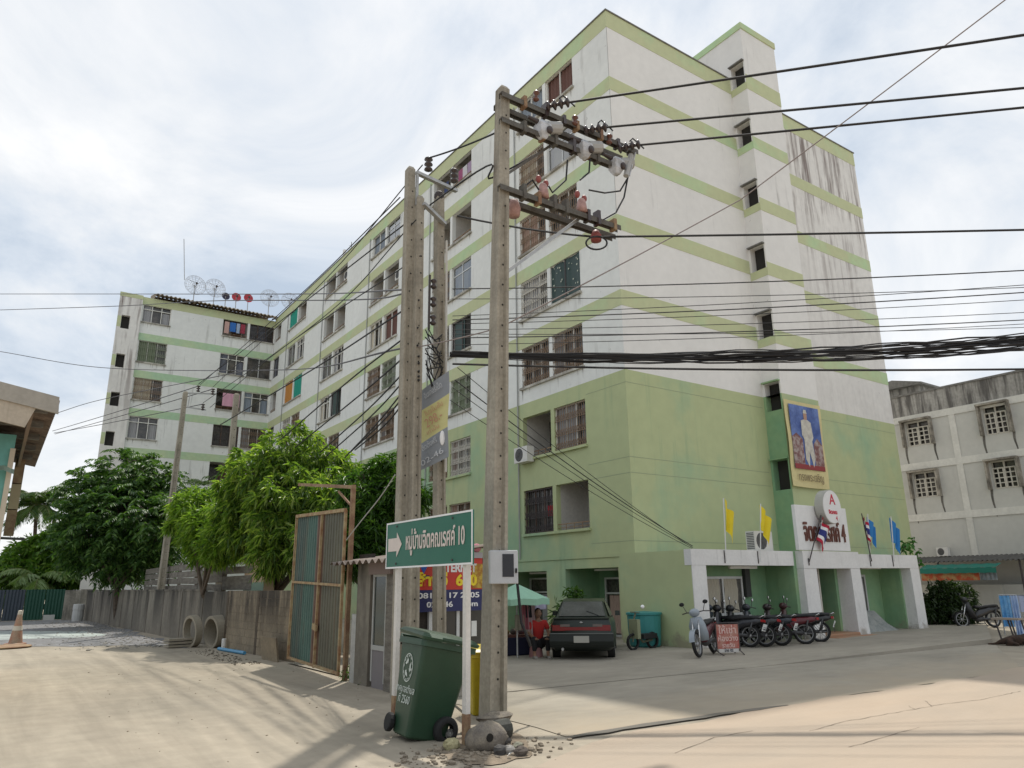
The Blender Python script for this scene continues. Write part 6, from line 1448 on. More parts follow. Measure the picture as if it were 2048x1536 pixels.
b = MB(); b.bar((q.x - .6, q.y - .1, q.z - .95), (q.x + .3, q.y - .1, q.z - .98), .06, .05); b.build('bracket', IROND, rp)

# ================================================================== CAR
CARP = mat('dark_green_car_paint', (0.016, 0.027, 0.022), .28, .2, var=.15, scale=3, spec=.6, objc=True)
car = thing('parked_car', 'dark green hatchback car parked tail out beside the side entrance', 'car', (-4.72, -3.0, 0), math.radians(-43)); car.scale = (.88, .95, .97)
def half(pts): return pts + [(-x, y, z) for x, y, z in reversed(pts)]
def station(y, zb, zs, zt, wb, ws, wt): return half([(wb, y, zb), (ws, y, zb + .08), (ws + .02, y, (zb + zs) / 2), (ws, y, zs), (wt, y, zt)])
b = MB(); b.loft([station(*s) for s in ((0.02, .34, .66, .80, .55, .72, .62), (.06, .28, .72, .93, .66, .80, .72), (.3, .2, .76, .96, .72, .84, .76), (1.0, .2, .78, .93, .74, .85, .78), (2.6, .2, .77, .92, .74, .85, .78), (3.2, .2, .74, .88, .73, .84, .74), (4.1, .25, .66, .76, .68, .78, .6), (4.3, .34, .58, .64, .5, .66, .5))]); o = b.build('body', CARP, car, local=True, smooth=True)
o.modifiers.new('edge', 'EDGE_SPLIT').split_angle = math.radians(40)
b = MB(); b.loft([half([(w0, y, z0), (w1, y, z1)]) for y, z0, z1, w0, w1 in ((.30, .93, .96, .70, .69), (1.05, .92, 1.32, .74, .56), (1.5, .92, 1.375, .75, .57), (2.2, .92, 1.37, .75, .57), (3.15, .90, .93, .74, .70))]); b.build('cabin', CARP, car, local=True)
CG = mat('dusty_car_glass', (0.055, 0.06, 0.058), .2, var=.4, scale=2.5, col2=(0.09, 0.095, 0.09), spec=.7, objc=True)
b = MB(); b.poly([(-.62, .335, .995), (.62, .335, .995), (.53, 1.0, 1.315), (-.53, 1.0, 1.315)]); b.build('rear_window', CG, car, local=True)
for s in (-1, 1):
    b = MB(); b.poly([(s * .744, .75, .965), (s * .762, 2.8, .955), (s * .60, 2.25, 1.33), (s * .60, 1.15, 1.30)]); b.build('side_window', CG, car, local=True)
    b = MB(); b.box(s * .86, 2.5, .92, s * 1.0, 2.62, 1.04); b.build('door_mirror', CARP, car, local=True)
    b = MB(); b.box(s * .42, -.0, .67, s * .76, .05, .80); b.build('tail_light', flat('tail_light_red', (.20, .008, .012), .25, spec=.6), car, local=True)
    b = MB(); b.box(s * .30, -.004, .765, s * .55, .04, .82); b.build('reverse_light', flat('smoked_lens', (.16, .13, .12), .25), car, local=True)
    for y in (.78, 3.35):
        b = MB(); b.lathe([(.0, -.1), (.19, -.1), (.2, -.09), (.29, -.09), (.30, -.06), (.30, .07), (.28, .1), (0, .1)], (s * .74, y, .30), 20, 'x'); w = b.build('wheel', BLACK, car, local=True)
        b = MB(); b.lathe([(0, 0), (.17, 0), (.18, -.01 * s)], (s * .845, y, .30), 16, 'x'); b.build('rim', STEEL, car, local=True)
b = MB(); b.box(-.42, -.002, .68, .42, .045, .755); b.build('tail_light', MATS['tail_light_red'], car, local=True)
b = MB(); b.loft([[(-.82 + .02 * (1 - t), y, z) for y, z in ((-.06, .40), (-.07, .46), (-.06, .60), (.15, .62), (.15, .34), (-.03, .34))] if False else [(x, y, z) for y, z in ((-.06, .36), (-.09, .44), (-.07, .60), (.2, .62), (.2, .3), (-.02, .3))] for x, t in ((-.83, 0), (-.7, 1), (0, 1), (.7, 1), (.83, 0))]); o = b.build('bumper', flat('bumper_black_green', (.017, .022, .019), .5), car, local=True)
b = MB(); b.box(-.83, -.072, .605, .83, .1, .62); b.build('bumper_strip', flat('grey_strip', (.16, .17, .16), .5), car, local=True)
b = MB(); b.bar((-.74, .08, .955), (.74, .08, .955), .2, .025); b.build('spoiler', CARP, car, local=True)
b = MB(); b.box(-.2, -.105, .41, .2, -.09, .56); b.build('number_plate', flat('plate_cream', (.42, .41, .36), .6), car, local=True)
b = MB(); b.ball((0, -.003, .86), .045, .02, .022, 8, 6); b.build('badge', STEEL, car, local=True)
b = MB(); b.tube([(-.5, -.04, .26), (-.5, .3, .26)], .035, 8); b.build('exhaust_pipe', STEEL, car, local=True)
b = MB(); b.tube([(.45, .34, 1.0), (.12, .55, 1.10)], .012, 5); b.build('wiper', BLACK, car, local=True)

# ================================================================== MOTORCYCLES
TYRE = BLACK; CHR = flat('chrome', (.6, .6, .6), .2, .8); SEATM = flat('black_seat', (.02, .02, .022), .6); PLATE = flat('white_plate', (.78, .78, .76), .5); RIMM = flat('bike_rim', (.35, .35, .35), .4, .6); ENG = flat('engine_grey', (.07, .07, .072), .5, .3)
def bike(label, loc, rz, body, front=None, group='motorcycles parked by the porch', lean=8, plate=True, cat='motorcycle'):
    body = flat('bike_' + '_'.join('%d' % (c * 100) for c in body), body, .35, spec=.6); front = flat('bikef_' + '_'.join('%d' % (c * 100) for c in front), front, .35, spec=.6) if front else body
    o = thing('motorcycle', label, cat, loc, rz, group); o.rotation_euler = (0, math.radians(lean), rz)
    def put(key, fn, nm, m_, par=o, smooth=True):
        me = proto(('bike', key, m_.name), lambda: fn().mesh(nm, m_, smooth)); return place(me, nm, par)
    def wheel(y):
        def f(): b = MB(); b.lathe([(.225, -.03), (.26, -.042), (.288, -.02), (.292, 0), (.288, .02), (.26, .042), (.225, .03)], (0, y, .292), 22, 'x', True); return b
        w = put('ty%.1f' % y, f, 'wheel', TYRE)
        def g_():
            b = MB(); b.lathe([(.2, -.02), (.228, -.025), (.228, .025), (.2, .02)], (0, y, .292), 22, 'x', True)
            for k in range(8): b.tube([(0, y, .292), (0, y + .21 * math.cos(k * .785), .292 + .21 * math.sin(k * .785))], .008, 4)
            b.lathe([(0, -.05), (.05, -.05), (.05, .05), (0, .05)], (0, y, .292), 10, 'x'); return b
        put('rim%.1f' % y, g_, 'rim', RIMM, w)
    wheel(0.0); wheel(1.22)
    def tail():
        b = MB(); b.loft([half([(w, y, z0), (w + .01, y, (z0 + z1) / 2), (w * .8, y, z1)]) for y, z0, z1, w in ((-.38, .66, .70, .05), (-.2, .58, .74, .10), (.15, .50, .73, .12), (.5, .36, .62, .11), (.72, .30, .46, .09))]); return b
    put('tail', tail, 'body', body)
    def seat():
        b = MB(); b.loft([half([(w, y, z - .05), (w * 1.02, y, z), (w * .7, y, z + .035)]) for y, z, w in ((-.3, .76, .06), (-.1, .77, .12), (.25, .745, .13), (.42, .72, .11), (.62, .74, .07))]); return b
    put('seat', seat, 'seat', SEATM)
    def shield():
        b = MB(); b.loft([half([(w, y, z), (w * 1.05, y + .06, z), (w * .4, y + .15, z)]) for y, z, w in ((.72, .34, .16), (.80, .5, .2), (.86, .7, .19), (.86, .88, .12))]); return b
    put('shield', shield, 'leg_shield', front)
    def cowl():
        b = MB(); b.ball((0, .93, .98), .13, .12, .10, 12, 8); return b
    put('cowl', cowl, 'handlebar_cowl', front)
    def fork():
        b = MB()
        for s in (-1, 1): b.tube([(s * .07, .95, .86), (s * .075, 1.22, .29)], .02, 6)
        return b
    put('fork', fork, 'fork', CHR)
    def fend():
        b = MB(); b.grid(lambda u, v: ((u - .5) * .13, 1.22 + .33 * math.cos(.2 + v * 2.2), .292 + .33 * math.sin(.2 + v * 2.2)), 2, 9); return b
    put('fend', fend, 'front_mudguard', front)
    def rf_():
        b = MB(); b.grid(lambda u, v: ((u - .5) * .15, -.05 + .34 * math.cos(1.2 + v * 2.0), .30 + .34 * math.sin(1.2 + v * 2.0)), 2, 8); return b
    put('rfend', rf_, 'rear_mudguard', SEATM)
    def bars():
        b = MB(); b.tube([(-.34, .78, .98), (-.2, .86, 1.0), (0, .92, .98), (.2, .86, 1.0), (.34, .78, .98)], .014, 6)
        for s in (-1, 1): b.tube([(s * .2, .86, 1.0), (s * .27, .86, 1.17)], .008, 5)
        return b
    put('bars', bars, 'handlebar', IROND)
    for s in (-1, 1):
        def mir():
            b = MB(); b.ball((s * .29, .86, 1.20), .065, .018, .048, 10, 6); return b
        mo = put('mir%d' % s, mir, 'mirror', BLACK)
        def gl(): b = MB(); b.ball((s * .29, .845, 1.20), .055, .008, .04, 10, 6); return b
        put('mirg%d' % s, gl, 'mirror_glass', mat('mirror_white_glint', (.9, .9, .9), .35, .3, var=.01), mo)  # near-white colour paints the glint of sky on the mirror
    def lamp(): b = MB(); b.box(-.09, -.40, .64, .09, -.34, .70); return b
    put('lamp', lamp, 'tail_light', flat('bike_red_lens', (.35, .01, .01), .3), smooth=False)
    def eng():
        b = MB(); b.ball((0, .52, .32), .11, .2, .12, 10, 7); b.tube([(.12, .6, .25), (.14, .1, .28), (.15, -.22, .33)], [.025, .03, .05], 8); b.bar((-.1, .0, .29), (-.08, .5, .3), .04, .08); b.tube([(-.13, .5, .25), (-.25, .46, .02)], .012, 5)
        for s in (-1, 1): b.tube([(s * .12, -.02, .3), (s * .12, -.12, .62)], .025, 6)
        return b
    put('eng', eng, 'engine', ENG)
    def bask(): 
        b = MB(); b.tube([(-.1, -.3, .74), (-.1, -.42, .80), (.1, -.42, .80), (.1, -.3, .74)], .012, 5); return b
    put('grab', bask, 'grab_rail', CHR)
    if plate:
        def pl_(): b = MB(); b.obox((0, -.40, .50), (.11, 0, 0), (0, .004, .002), (0, -.03, .085)); return b
        p = put('plate', pl_, 'number_plate', PLATE, smooth=False)
        def pt_():
            b = MB(); 
            for j, n_ in enumerate((3, 2, 4)):
                for k in range(n_): b.obox((-.08 + .16 * (k + .5) / n_, -.406 - .018 * (.55 - .4 * j), .50 + .045 - j * .045), (.014, 0, 0), (0, .002, 0), (0, -.005, .014))
            return b
        put('plt', pt_, 'plate_print', flat('plate_ink', (.08, .08, .1), .6), p, smooth=False)['kind'] = 'stuff'
    return o
bl = [(1493, 1297, (.03, .03, .035), (.02, .02, .025), 'black motorcycle immediately right of the red notice stand'), (1524, 1296, (.02, .02, .022), None, 'black motorcycle second from the red notice stand'), (1556, 1294, (.025, .03, .04), None, 'dark motorcycle with long seat in the middle of the row'),
      (1604, 1291, (.11, .012, .02), (.03, .02, .02), 'red panelled motorcycle near the orange step'), (1634, 1287, (.022, .02, .02), (.06, .02, .02), 'black motorcycle beside the orange step, last in the row')]
for k, (px, py, bc, fc, lab) in enumerate(bl):
    c = gz(px, py); bike(lab, (c.x + .04, c.y - .1, 0.03), math.radians((14, 22, 17, 33, 27)[k]), bc, fc, lean=(8, 11, 6, 10, 7)[k])
c = gz(1400, 1318); bike('motorcycle with pale blue leg shield and white cowl by the porch pillar', (c.x + 1.08, c.y + .5, .03), math.radians(115), (.10, .015, .025), (.30, .34, .38), plate=False)
c = gz(1442, 1300); bike('dark motorcycle behind the red notice stand', (c.x + .95, c.y + .2, .03), math.radians(8), (.02, .022, .025), (.05, .06, .08))
c = gz(2012, 1256); bike('black motorcycle standing beside the blue towels on the right', (c.x, c.y + .35, 0), math.radians(62), (.02, .02, .022), None, 'motorcycles on the right', plate=False)
c = gz(1985, 1250); bike('dark motorcycle with upright mirrors in front of the grey wall', (c.x - .2, c.y + 1.2, 0), math.radians(58), (.03, .03, .03), None, 'motorcycles on the right', plate=False)

# red notice stand
c = gz(1458, 1311); rzb = math.radians(-22)
ab = thing('notice_stand', 'red notice stand with pale scribbled writing in front of the motorcycles', 'notice stand', (c.x, c.y, 0.02), rzb); ab.scale = (.86, .86, .86)
b = MB(); b.box(-.33, -.02, .16, .33, .02, .80); b.build('board', mat('faded_red_board', (.40, .075, .06), .6, scale=4.5, col2=(.48, .27, .21), var=.2, objc=True), ab, local=True)
b = MB(); b.box(-.30, -.025, .06, .30, -.0, .155); b.build('lower_panel', flat('white_lower_panel', (.6, .58, .55), .7), ab, local=True)
b = MB()
for s in (-1, 1): b.tube([(s * .35, -.01, .84), (s * .35, -.01, .1), (s * .32, -.26, .02), (s * .3, -.3, .02)], .016, 6); b.tube([(s * .35, .0, .12), (s * .33, .28, .02)], .016, 6)
b.tube([(-.35, -.01, .84), (.35, -.01, .84)], .016, 6); b.build('frame', IROND, ab, local=True)
def ltext(s, size, m, loc, par, sx=1.0):
    cu = bpy.data.curves.new('lettering', 'FONT'); cu.body = s; cu.size = size; cu.align_x = 'CENTER'; cu.align_y = 'CENTER'; cu.extrude = .001; cu.offset = .004; cu.materials.append(m); cu.resolution_u = 2
    o = bpy.data.objects.new('lettering', cu); COL.objects.link(o); o.parent = par; o.location = loc; o.rotation_euler = FRONT; o.scale = (sx, 1, 1); to_mesh(o)
PKL = flat('pale_pink_letters', (.7, .5, .45), .6)
ltext('ให้เช่า', .26, PKL, (0, -.024, .64), ab); ltext('ห้องว่าง', .2, PKL, (0, -.024, .42), ab); ltext('รายวัน', .15, PKL, (0, -.024, .24), ab); ltext('โทร 02', .1, flat('plate_ink', (.08, .08, .1), .6), (0, -.029, .11), ab)

# water jar, bicycle like scrap, corner clutter
c = gz(1330, 1293); wj = thing('water_tank', 'round teal plastic water tank at the foot of the corner', 'water tank', (-.62 - .48, -1.35, 0.02))
b = MB(); b.lathe([(0, 0), (.38, 0), (.42, .05), (.45, .5), (.46, .82), (.49, .84), (.49, .89), (.44, .9), (0, .93)], tuple(wj.location), 22); b.build('drum', flat('teal_plastic', (.05, .26, .25), .5), wj, smooth=False)
c = gz(1278, 1302); st = thing('scooter_scrap', 'partly dismantled dull green scooter leaning at the corner of the wall', 'scooter', (c.x, c.y, 0))
b = MB(); b.lathe([(.16, -.03), (.2, -.04), (.22, 0), (.2, .04), (.16, .03)], (c.x - .1, c.y + .1, .22), 16, 'y', True); b.build('wheel', BLACK, st); b = MB(); b.lathe([(.16, -.03), (.2, -.04), (.22, 0), (.2, .04), (.16, .03)], (c.x + .7, c.y + .2, .22), 16, 'y', True); b.build('wheel', BLACK, st)
b = MB(); b.tube([(c.x - .1, c.y + .1, .22), (c.x, c.y + .12, .8), (c.x + .05, c.y + .1, .95)], .025, 6); b.tube([(c.x - .02, c.y + .12, .5), (c.x + .3, c.y + .15, .2), (c.x + .7, c.y + .2, .24)], .03, 6); b.tube([(c.x - .1, c.y - .2, .95), (c.x + .1, c.y + .35, .95)], .015, 5); b.build('frame', flat('dull_green_brown', (.14, .15, .10), .7), st)
b = MB(); b.loft([[(c.x + x - .02, c.y + .1 + y, z) for x, y in ((-.05, -.16), (.04, -.18), (.04, .18), (-.05, .16))] for z in (.3, .55, .78)]); b.build('leg_shield', flat('khaki_shield', (.28, .30, .18), .6), st)
b = MB(); b.ball((c.x + .02, c.y - .2, 1.1), .07, .03, .05); b.build('mirror', MATS['mirror_white_glint'], st)
b = MB(); b.obox((c.x + .5, c.y + .2, .34), (.3, .05, 0), (-.02, .13, 0), (0, 0, .06)); b.build('seat', SEATM, st)

# ---- stall under the green parasol
uc = oy(1040, 1190, -1.6)
um = thing('market_parasol', 'pale green parasol over the small stall beside the side entrance', 'parasol', (uc.x - .1, -1.6, 0))
b = MB(); R0 = .8; n = 8; top = (uc.x - .1, -1.6, 1.72)
for k in range(n):
    t0, t1 = k * 2 * math.pi / n, (k + 1) * 2 * math.pi / n
    p0 = (top[0] + R0 * math.cos(t0), top[1] + R0 * math.sin(t0), 1.36); p1_ = (top[0] + R0 * math.cos(t1), top[1] + R0 * math.sin(t1), 1.36); md = (top[0] + R0 * .9 * math.cos((t0 + t1) / 2), top[1] + R0 * .9 * math.sin((t0 + t1) / 2), 1.38)
    b.poly([top, p0, md]); b.poly([top, md, p1_]); b.poly([p0, (p0[0], p0[1], 1.22), (md[0], md[1], 1.24), md]); b.poly([md, (md[0], md[1], 1.24), (p1_[0], p1_[1], 1.22), p1_])
b.build('canopy', flat('pale_green_canvas', (.30, .52, .38), .8), um); b = MB(); b.tube([(top[0], top[1], 0), top], .02, 6); b.build('pole', STEEL, um)
l0, l1 = oy(1053, 1203, -1.3), oy(1094, 1198, -1.3)
cloth('hanging_cloth', 'lilac white cloth hung at the parasol edge', 'cloth', (l0.x, -1.3, l0.z + .05), (l1.x, -1.3, l1.z + .07), .3, flat('lilac_cloth', (.55, .52, .66), .9, var=.2), .03)
for k, (px, py, w, h, c_, lab) in enumerate(((1050, 1232, .2, .62, (.30, .10, .12), 'maroon garment hanging under the parasol'), (1063, 1240, .25, .68, (.42, .30, .30), 'dusty pink garment hanging beside the maroon one'), (1057, 1222, .18, .3, (.02, .02, .025), 'black bag hanging in front of the garments'), (1040, 1245, .3, .35, (.22, .2, .15), 'brown sack piled at the left of the stall'))):
    q = oy(px, py, -1.75); cloth('garment' if k < 2 else 'bag', lab, 'clothing' if k < 2 else 'bag', (q.x - w / 2, -1.75, q.z + h / 2), (q.x + w / 2, -1.75, q.z + h / 2), h, flat('stall_cloth_%d' % k, c_, .9), .05, 'goods on the stall')
q0_, q1_ = gz(1016, 1314), gz(1068, 1312)
tbx = thing('stall_table', 'low stall table covered with a dark navy cloth', 'table', ((q0_.x + q1_.x) / 2, (q0_.y + q1_.y) / 2 + .3, 0), -.3)
b = MB(); b.box(-.42, -.3, .03, .42, .3, .44); o = b.build('cloth', flat('navy_table_cloth', (.018, .02, .05), .85), tbx, local=True); bevel(o, .03)
b = MB(); b.box(-.36, -.25, .44, .36, .25, .5); b.build('tray', flat('brown_goods', (.2, .09, .07), .8, var=.5), tbx, local=True)
for k in range(6):
    lx = -.3 + k * .12; tt = MB(); w_ = tbx.location; tt.ball((w_.x + lx, w_.y - .05 + .1 * (k % 2), .56), .07, .07, .07, 8, 6, .1, r6); tag(tt.build('packet', flat('packet_%d' % k, [(.35, .1, .08), (.3, .22, .1), (.1, .08, .07), (.4, .2, .16), (.15, .1, .12), (.32, .06, .06)][k], .7)), ['reddish', 'ochre', 'black', 'pinkish', 'plum', 'scarlet'][k] + ' packet on the navy covered stall table', 'packet', 'packets on the stall table')

# ---- seated person beside the car
SKIN = flat('skin', (.30, .17, .11), .6); SHIRT = flat('red_shirt', (.50, .035, .03), .85); PANTS = flat('black_trousers', (.02, .02, .022), .85); HAIR = flat('black_hair', (.012, .01, .01), .6); SHOE = flat('grey_shoe', (.3, .28, .25), .7)
def skin(name, m_, verts, edges, rad, parent, root=0, lv=2):
    me = bpy.data.meshes.new(name); me.from_pydata(verts, edges, []); me.materials.append(m_); o = place(me, name, parent)
    md = o.modifiers.new('skin', 'SKIN'); md.use_smooth_shade = True
    for i, v in enumerate(me.skin_vertices[0].data): v.radius = (rad[i], rad[i]) if not isinstance(rad[i], tuple) else rad[i]; v.use_root = (i == root)
    s = o.modifiers.new('sub', 'SUBSURF'); s.levels = lv; s.render_levels = lv; return o
def seated_person(label, loc, rz, shirt):
    p = thing('person', label, 'person', loc, rz)
    # facing -y; low stool at 0.25 m
    V = [(0, .08, .34), (0, .06, .55), (0, .03, .76), (0, .02, .86), (0, 0, .93), (.17, .03, .78), (.24, -.08, .55), (.18, -.28, .45), (-.17, .03, .78), (-.25, -.06, .56), (-.17, -.28, .46), (.1, .05, .32), (.17, -.33, .45), (.16, -.30, .08), (-.1, .05, .32), (-.17, -.33, .45), (-.16, -.30, .08), (.16, -.40, .04), (-.16, -.40, .04), (.13, -.34, .44), (-.12, -.34, .45)]
    E_ = [(0, 1), (1, 2), (2, 3), (3, 4), (2, 5), (5, 6), (6, 7), (2, 8), (8, 9), (9, 10), (0, 11), (11, 12), (12, 13), (0, 14), (14, 15), (15, 16), (13, 17), (16, 18), (7, 19), (10, 20)]
    rd = [.12, .12, .10, .05, .045, .055, .042, .03, .055, .042, .03, .085, .06, .04, .085, .06, .04, .035, .035, .025, .025]
    skin('body', SKIN, V, E_, rd, p)
    skin('shirt', shirt, [(0, .08, .36), (0, .06, .55), (0, .03, .77), (.17, .03, .785), (.235, -.06, .62), (-.17, .03, .785), (-.245, -.045, .62)], [(0, 1), (1, 2), (2, 3), (3, 4), (2, 5), (5, 6)], [.15, .145, .12, .075, .062, .075, .062], p)
    skin('trousers', PANTS, [(0, .09, .33), (.1, .05, .32), (.17, -.33, .45), (.16, -.30, .14), (-.1, .05, .32), (-.17, -.33, .45), (-.16, -.30, .14)], [(0, 1), (1, 2), (2, 3), (0, 4), (4, 5), (5, 6)], [.13, .1, .078, .055, .1, .078, .055], p)
    b = MB(); b.ball((0, -.02, 1.0), .075, .09, .11, 14, 10); b.ball((0, -.112, .99), .014, .02, .02, 6, 5); b.ball((.077, -.01, .99), .012, .022, .03, 6, 5); b.ball((-.077, -.01, .99), .012, .022, .03, 6, 5); b.build('head', SKIN, p, smooth=True, local=True)
    b = MB(); b.ball((0, .012, 1.035), .085, .095, .092, 14, 8); b.build('hair', HAIR, p, smooth=True, local=True)
    b = MB()
    for s in (-1, 1): b.ball((s * .03, -.1, 1.015), .011, .008, .008, 6, 4)
    b.ball((0, -.102, .945), .022, .008, .006, 6, 4); b.build('face_features', flat('eye_dark', (.05, .03, .03), .5), p, local=True)
    for s in (-1, 1):
        b = MB(); b.obox((s * .16, -.37, .03), (.045, 0, 0), (0, .11, 0), (0, 0, .03)); o = b.build('shoe', SHOE, p, local=True); bevel(o, .02)
        hd = MB(); bx, by, bz = s * .13, -.36, .44
        hd.ball((bx, by, bz), .035, .045, .018, 8, 5)
        for f_ in range(4): hd.tube([(bx - .026 + f_ * .017, by - .03, bz), (bx - .028 + f_ * .018, by - .075 + .006 * abs(f_ - 1.5), bz - .004), (bx - .028 + f_ * .018, by - .098 + .008 * abs(f_ - 1.5), bz - .022)], [.009, .008, .006], 6)
        hd.tube([(bx - s * .03, by + .005, bz), (bx - s * .05, by - .03, bz - .008), (bx - s * .052, by - .055, bz - .016)], [.01, .009, .007], 6)
        hd.build('hand', SKIN, p, smooth=True, local=True)
    return p
c = gz(1087, 1318)
seated_person('seated person in a red shirt and dark trousers beside the parked car', (c.x + .05, c.y + .25, 0.02), math.radians(-25), SHIRT)
q = MB(); q.lathe([(.17, 0), (.14, .25), (0, .25)], (c.x + .05, c.y + .36, .02), 12); tag(q.build('stool', flat('pink_stool', (.4, .2, .2), .6)), 'low plastic stool under the seated person', 'stool')
c = gz(1094, 1300); b = MB(); b.lathe([(.0, 0), (.14, 0), (.18, .18), (.17, .2), (0, .19)], (c.x, c.y - .1, .02), 14); tag(b.build('basin', flat('cream_basin', (.45, .42, .36), .6)), 'cream plastic basin on the ground by the seated person', 'basin')

# ---- tarpaulin heap in the right porch bay
b = MB(); r8 = random.Random(4)
def tarpf(u, v):
    x = 7.25 + 2.3 * u; y = BW - .25 - .75 * v
    z = 1.05 * (1 - v) ** 1.2 * (1 - .75 * max(0, u - .25) ** 1.1) + .05 * math.sin(u * 16 + v * 3) * (1 - v) + .03
    return (x, y + .05 * math.sin(u * 21), max(.03, z))
b.grid(tarpf, 40, 14); tag(b.build('grey_tarpaulin', mat('grey_tarpaulin_cloth', (.34, .35, .33), .75, var=.2, scale=3, col2=(.22, .24, .23)), smooth=True), 'grey tarpaulin draped over stored things in the right porch bay', 'tarpaulin')
# ---- right: table with blue towels, bench, dog
tq = oy(2020, 1240, -4.6)
tt = thing('towel_rack', 'metal rack hung with bright blue and pale towels at the right edge', 'rack', (12.0, -5.2, 0))
k0, k1 = od(1996, 1190, 28.5), od(2034, 1190, 28.5); k2 = od(2075, 1190, 28.0)
zz = k0.z; zb0 = od(2000, 1285, 28.5).z
b = MB(); 
for p in (k0, k2): b.tube([(p.x, p.y, 0), (p.x, p.y, zz)], .02, 6)
b.tube([k0, k1, k2], .02, 6); b.build('rail', STEEL, tt)
BLT = mat('blue_towel', (.07, .28, .58), .9, scale=3, col2=(.25, .48, .70), var=.2); PLT = flat('pale_blue_towel', (.5, .55, .72), .9)
cloth('towel', 'bright blue towel over the metal rack at the right edge', 'towel', tuple(k0.lerp(k1, .02)), tuple(k0.lerp(k1, .6)), .95, BLT, .05, 'towels on the rack')
cloth('towel', 'long light blue towel hanging at the middle of the rack', 'towel', tuple(k0.lerp(k1, .62)), tuple(k1), 1.45, mat('light_blue_towel', (.28, .42, .66), .9, scale=3, col2=(.45, .56, .75)), .06, 'towels on the rack')
cloth('towel', 'pale lilac towel at the right end of the rack', 'towel', tuple(k1.lerp(k2, .03)), tuple(k2), .5, PLT, .03, 'towels on the rack')
be = thing('bench', 'dark wooden bench in front of the blue towels', 'bench', (gz(2030, 1280).x, gz(2030, 1280).y, 0))
p0, p1_ = gz(2004, 1284), gz(2060, 1287); d_ = (p1_ - p0)
b = MB(); b.bar((p0.x, p0.y + .1, .62), (p1_.x, p1_.y + .1, .62), .35, .05); b.build('seat', flat('pale_bench_board', (.32, .27, .22), .8), be)
for t in (.02, .5, .6, .98):
    q = p0.lerp(p1_, t); b = MB(); b.tube([(q.x, q.y, 0), (q.x, q.y + .1, .6)], .022, 6); b.build('leg', IROND, be)
c = gz(2016, 1291)
dog = thing('dog', 'dark brown dog lying on the sandy ground at the right', 'dog', (c.x, c.y, 0), math.radians(-35))
FUR = mat('dark_brown_fur', (.065, .035, .022), .9, var=.4, scale=14, col2=(.02, .014, .01), objc=True)
skin('body', FUR, [(0, 0, .14), (.22, .0, .15), (.42, .01, .14), (.5, .03, .2), (.58, .05, .24), (.68, .06, .21), (-.12, 0, .1), (-.25, .1, .04), (-.4, .2, .03), (.4, -.16, .05), (.58, -.18, .03), (.4, .16, .05), (.58, .2, .03), (-.02, -.18, .07), (.16, -.24, .03), (.62, .1, .3), (.61, .0, .3)],
     [(0, 1), (1, 2), (2, 3), (3, 4), (4, 5), (0, 6), (6, 7), (7, 8), (2, 9), (9, 10), (2, 11), (11, 12), (0, 13), (13, 14), (4, 15), (4, 16)], [.12, .125, .12, .08, .075, .035, .09, .03, .018, .045, .025, .045, .025, .07, .03, .018, .018], dog)

# ================================================================== VEGETATION
def unit(a): return a / np.maximum(1e-9, np.linalg.norm(a, axis=-1, keepdims=True))
def leaf_mesh(name, m_, base, dirs, L, W, rng, droop=.25, fold=.25):
    n = len(base); d = unit(dirs); up = unit(rng.normal(size=(n, 3)) * .5 + np.array([0, 0, 1.0])); s = unit(np.cross(d, up)); nn = np.cross(s, d)
    Lr = (L * rng.uniform(.65, 1.25, n))[:, None]; Wr = (W * rng.uniform(.7, 1.25, n))[:, None]
    dz = np.array([0, 0, -1.0]) * droop * Lr
    v = np.stack([base, base + d * Lr * .45 + s * Wr * .5 + nn * Wr * fold + dz * .2, base + d * Lr + dz, base + d * Lr * .45 - s * Wr * .5 + nn * Wr * fold + dz * .2], 1).reshape(-1, 3)
    k = np.arange(n) * 4; tri = np.stack([k, k + 1, k + 2, k, k + 2, k + 3], 1).reshape(-1)
    me = bpy.data.meshes.new(name); me.vertices.add(4 * n); me.vertices.foreach_set('co', v.reshape(-1)); me.loops.add(6 * n); me.loops.foreach_set('vertex_index', tri); me.polygons.add(2 * n)
    me.polygons.foreach_set('loop_start', np.arange(2 * n) * 3); me.materials.append(m_); me.update(calc_edges=True); return me
def ell_points(rng, els, total, shell=.62):
    vol = np.array([e[3] * e[4] * e[5] for e in els]) ** .72; cnt = (total * vol / vol.sum()).astype(int); P, O = [], []
    for e, c in zip(els, cnt):
        u_ = unit(rng.normal(size=(c, 3))); r = rng.uniform(shell, 1.0, c) ** .8 * (1 + .16 * np.sin(u_[:, 0] * 7 + e[0]) * np.sin(u_[:, 2] * 6 + u_[:, 1] * 5))
        P.append(np.array(e[:3]) + u_ * r[:, None] * np.array(e[3:])); O.append(u_)
    return np.concatenate(P), np.concatenate(O)
BARK = mat('tree_bark', (.13, .10, .075), .95, var=.35, scale=5, bump=.6, bscale=20)
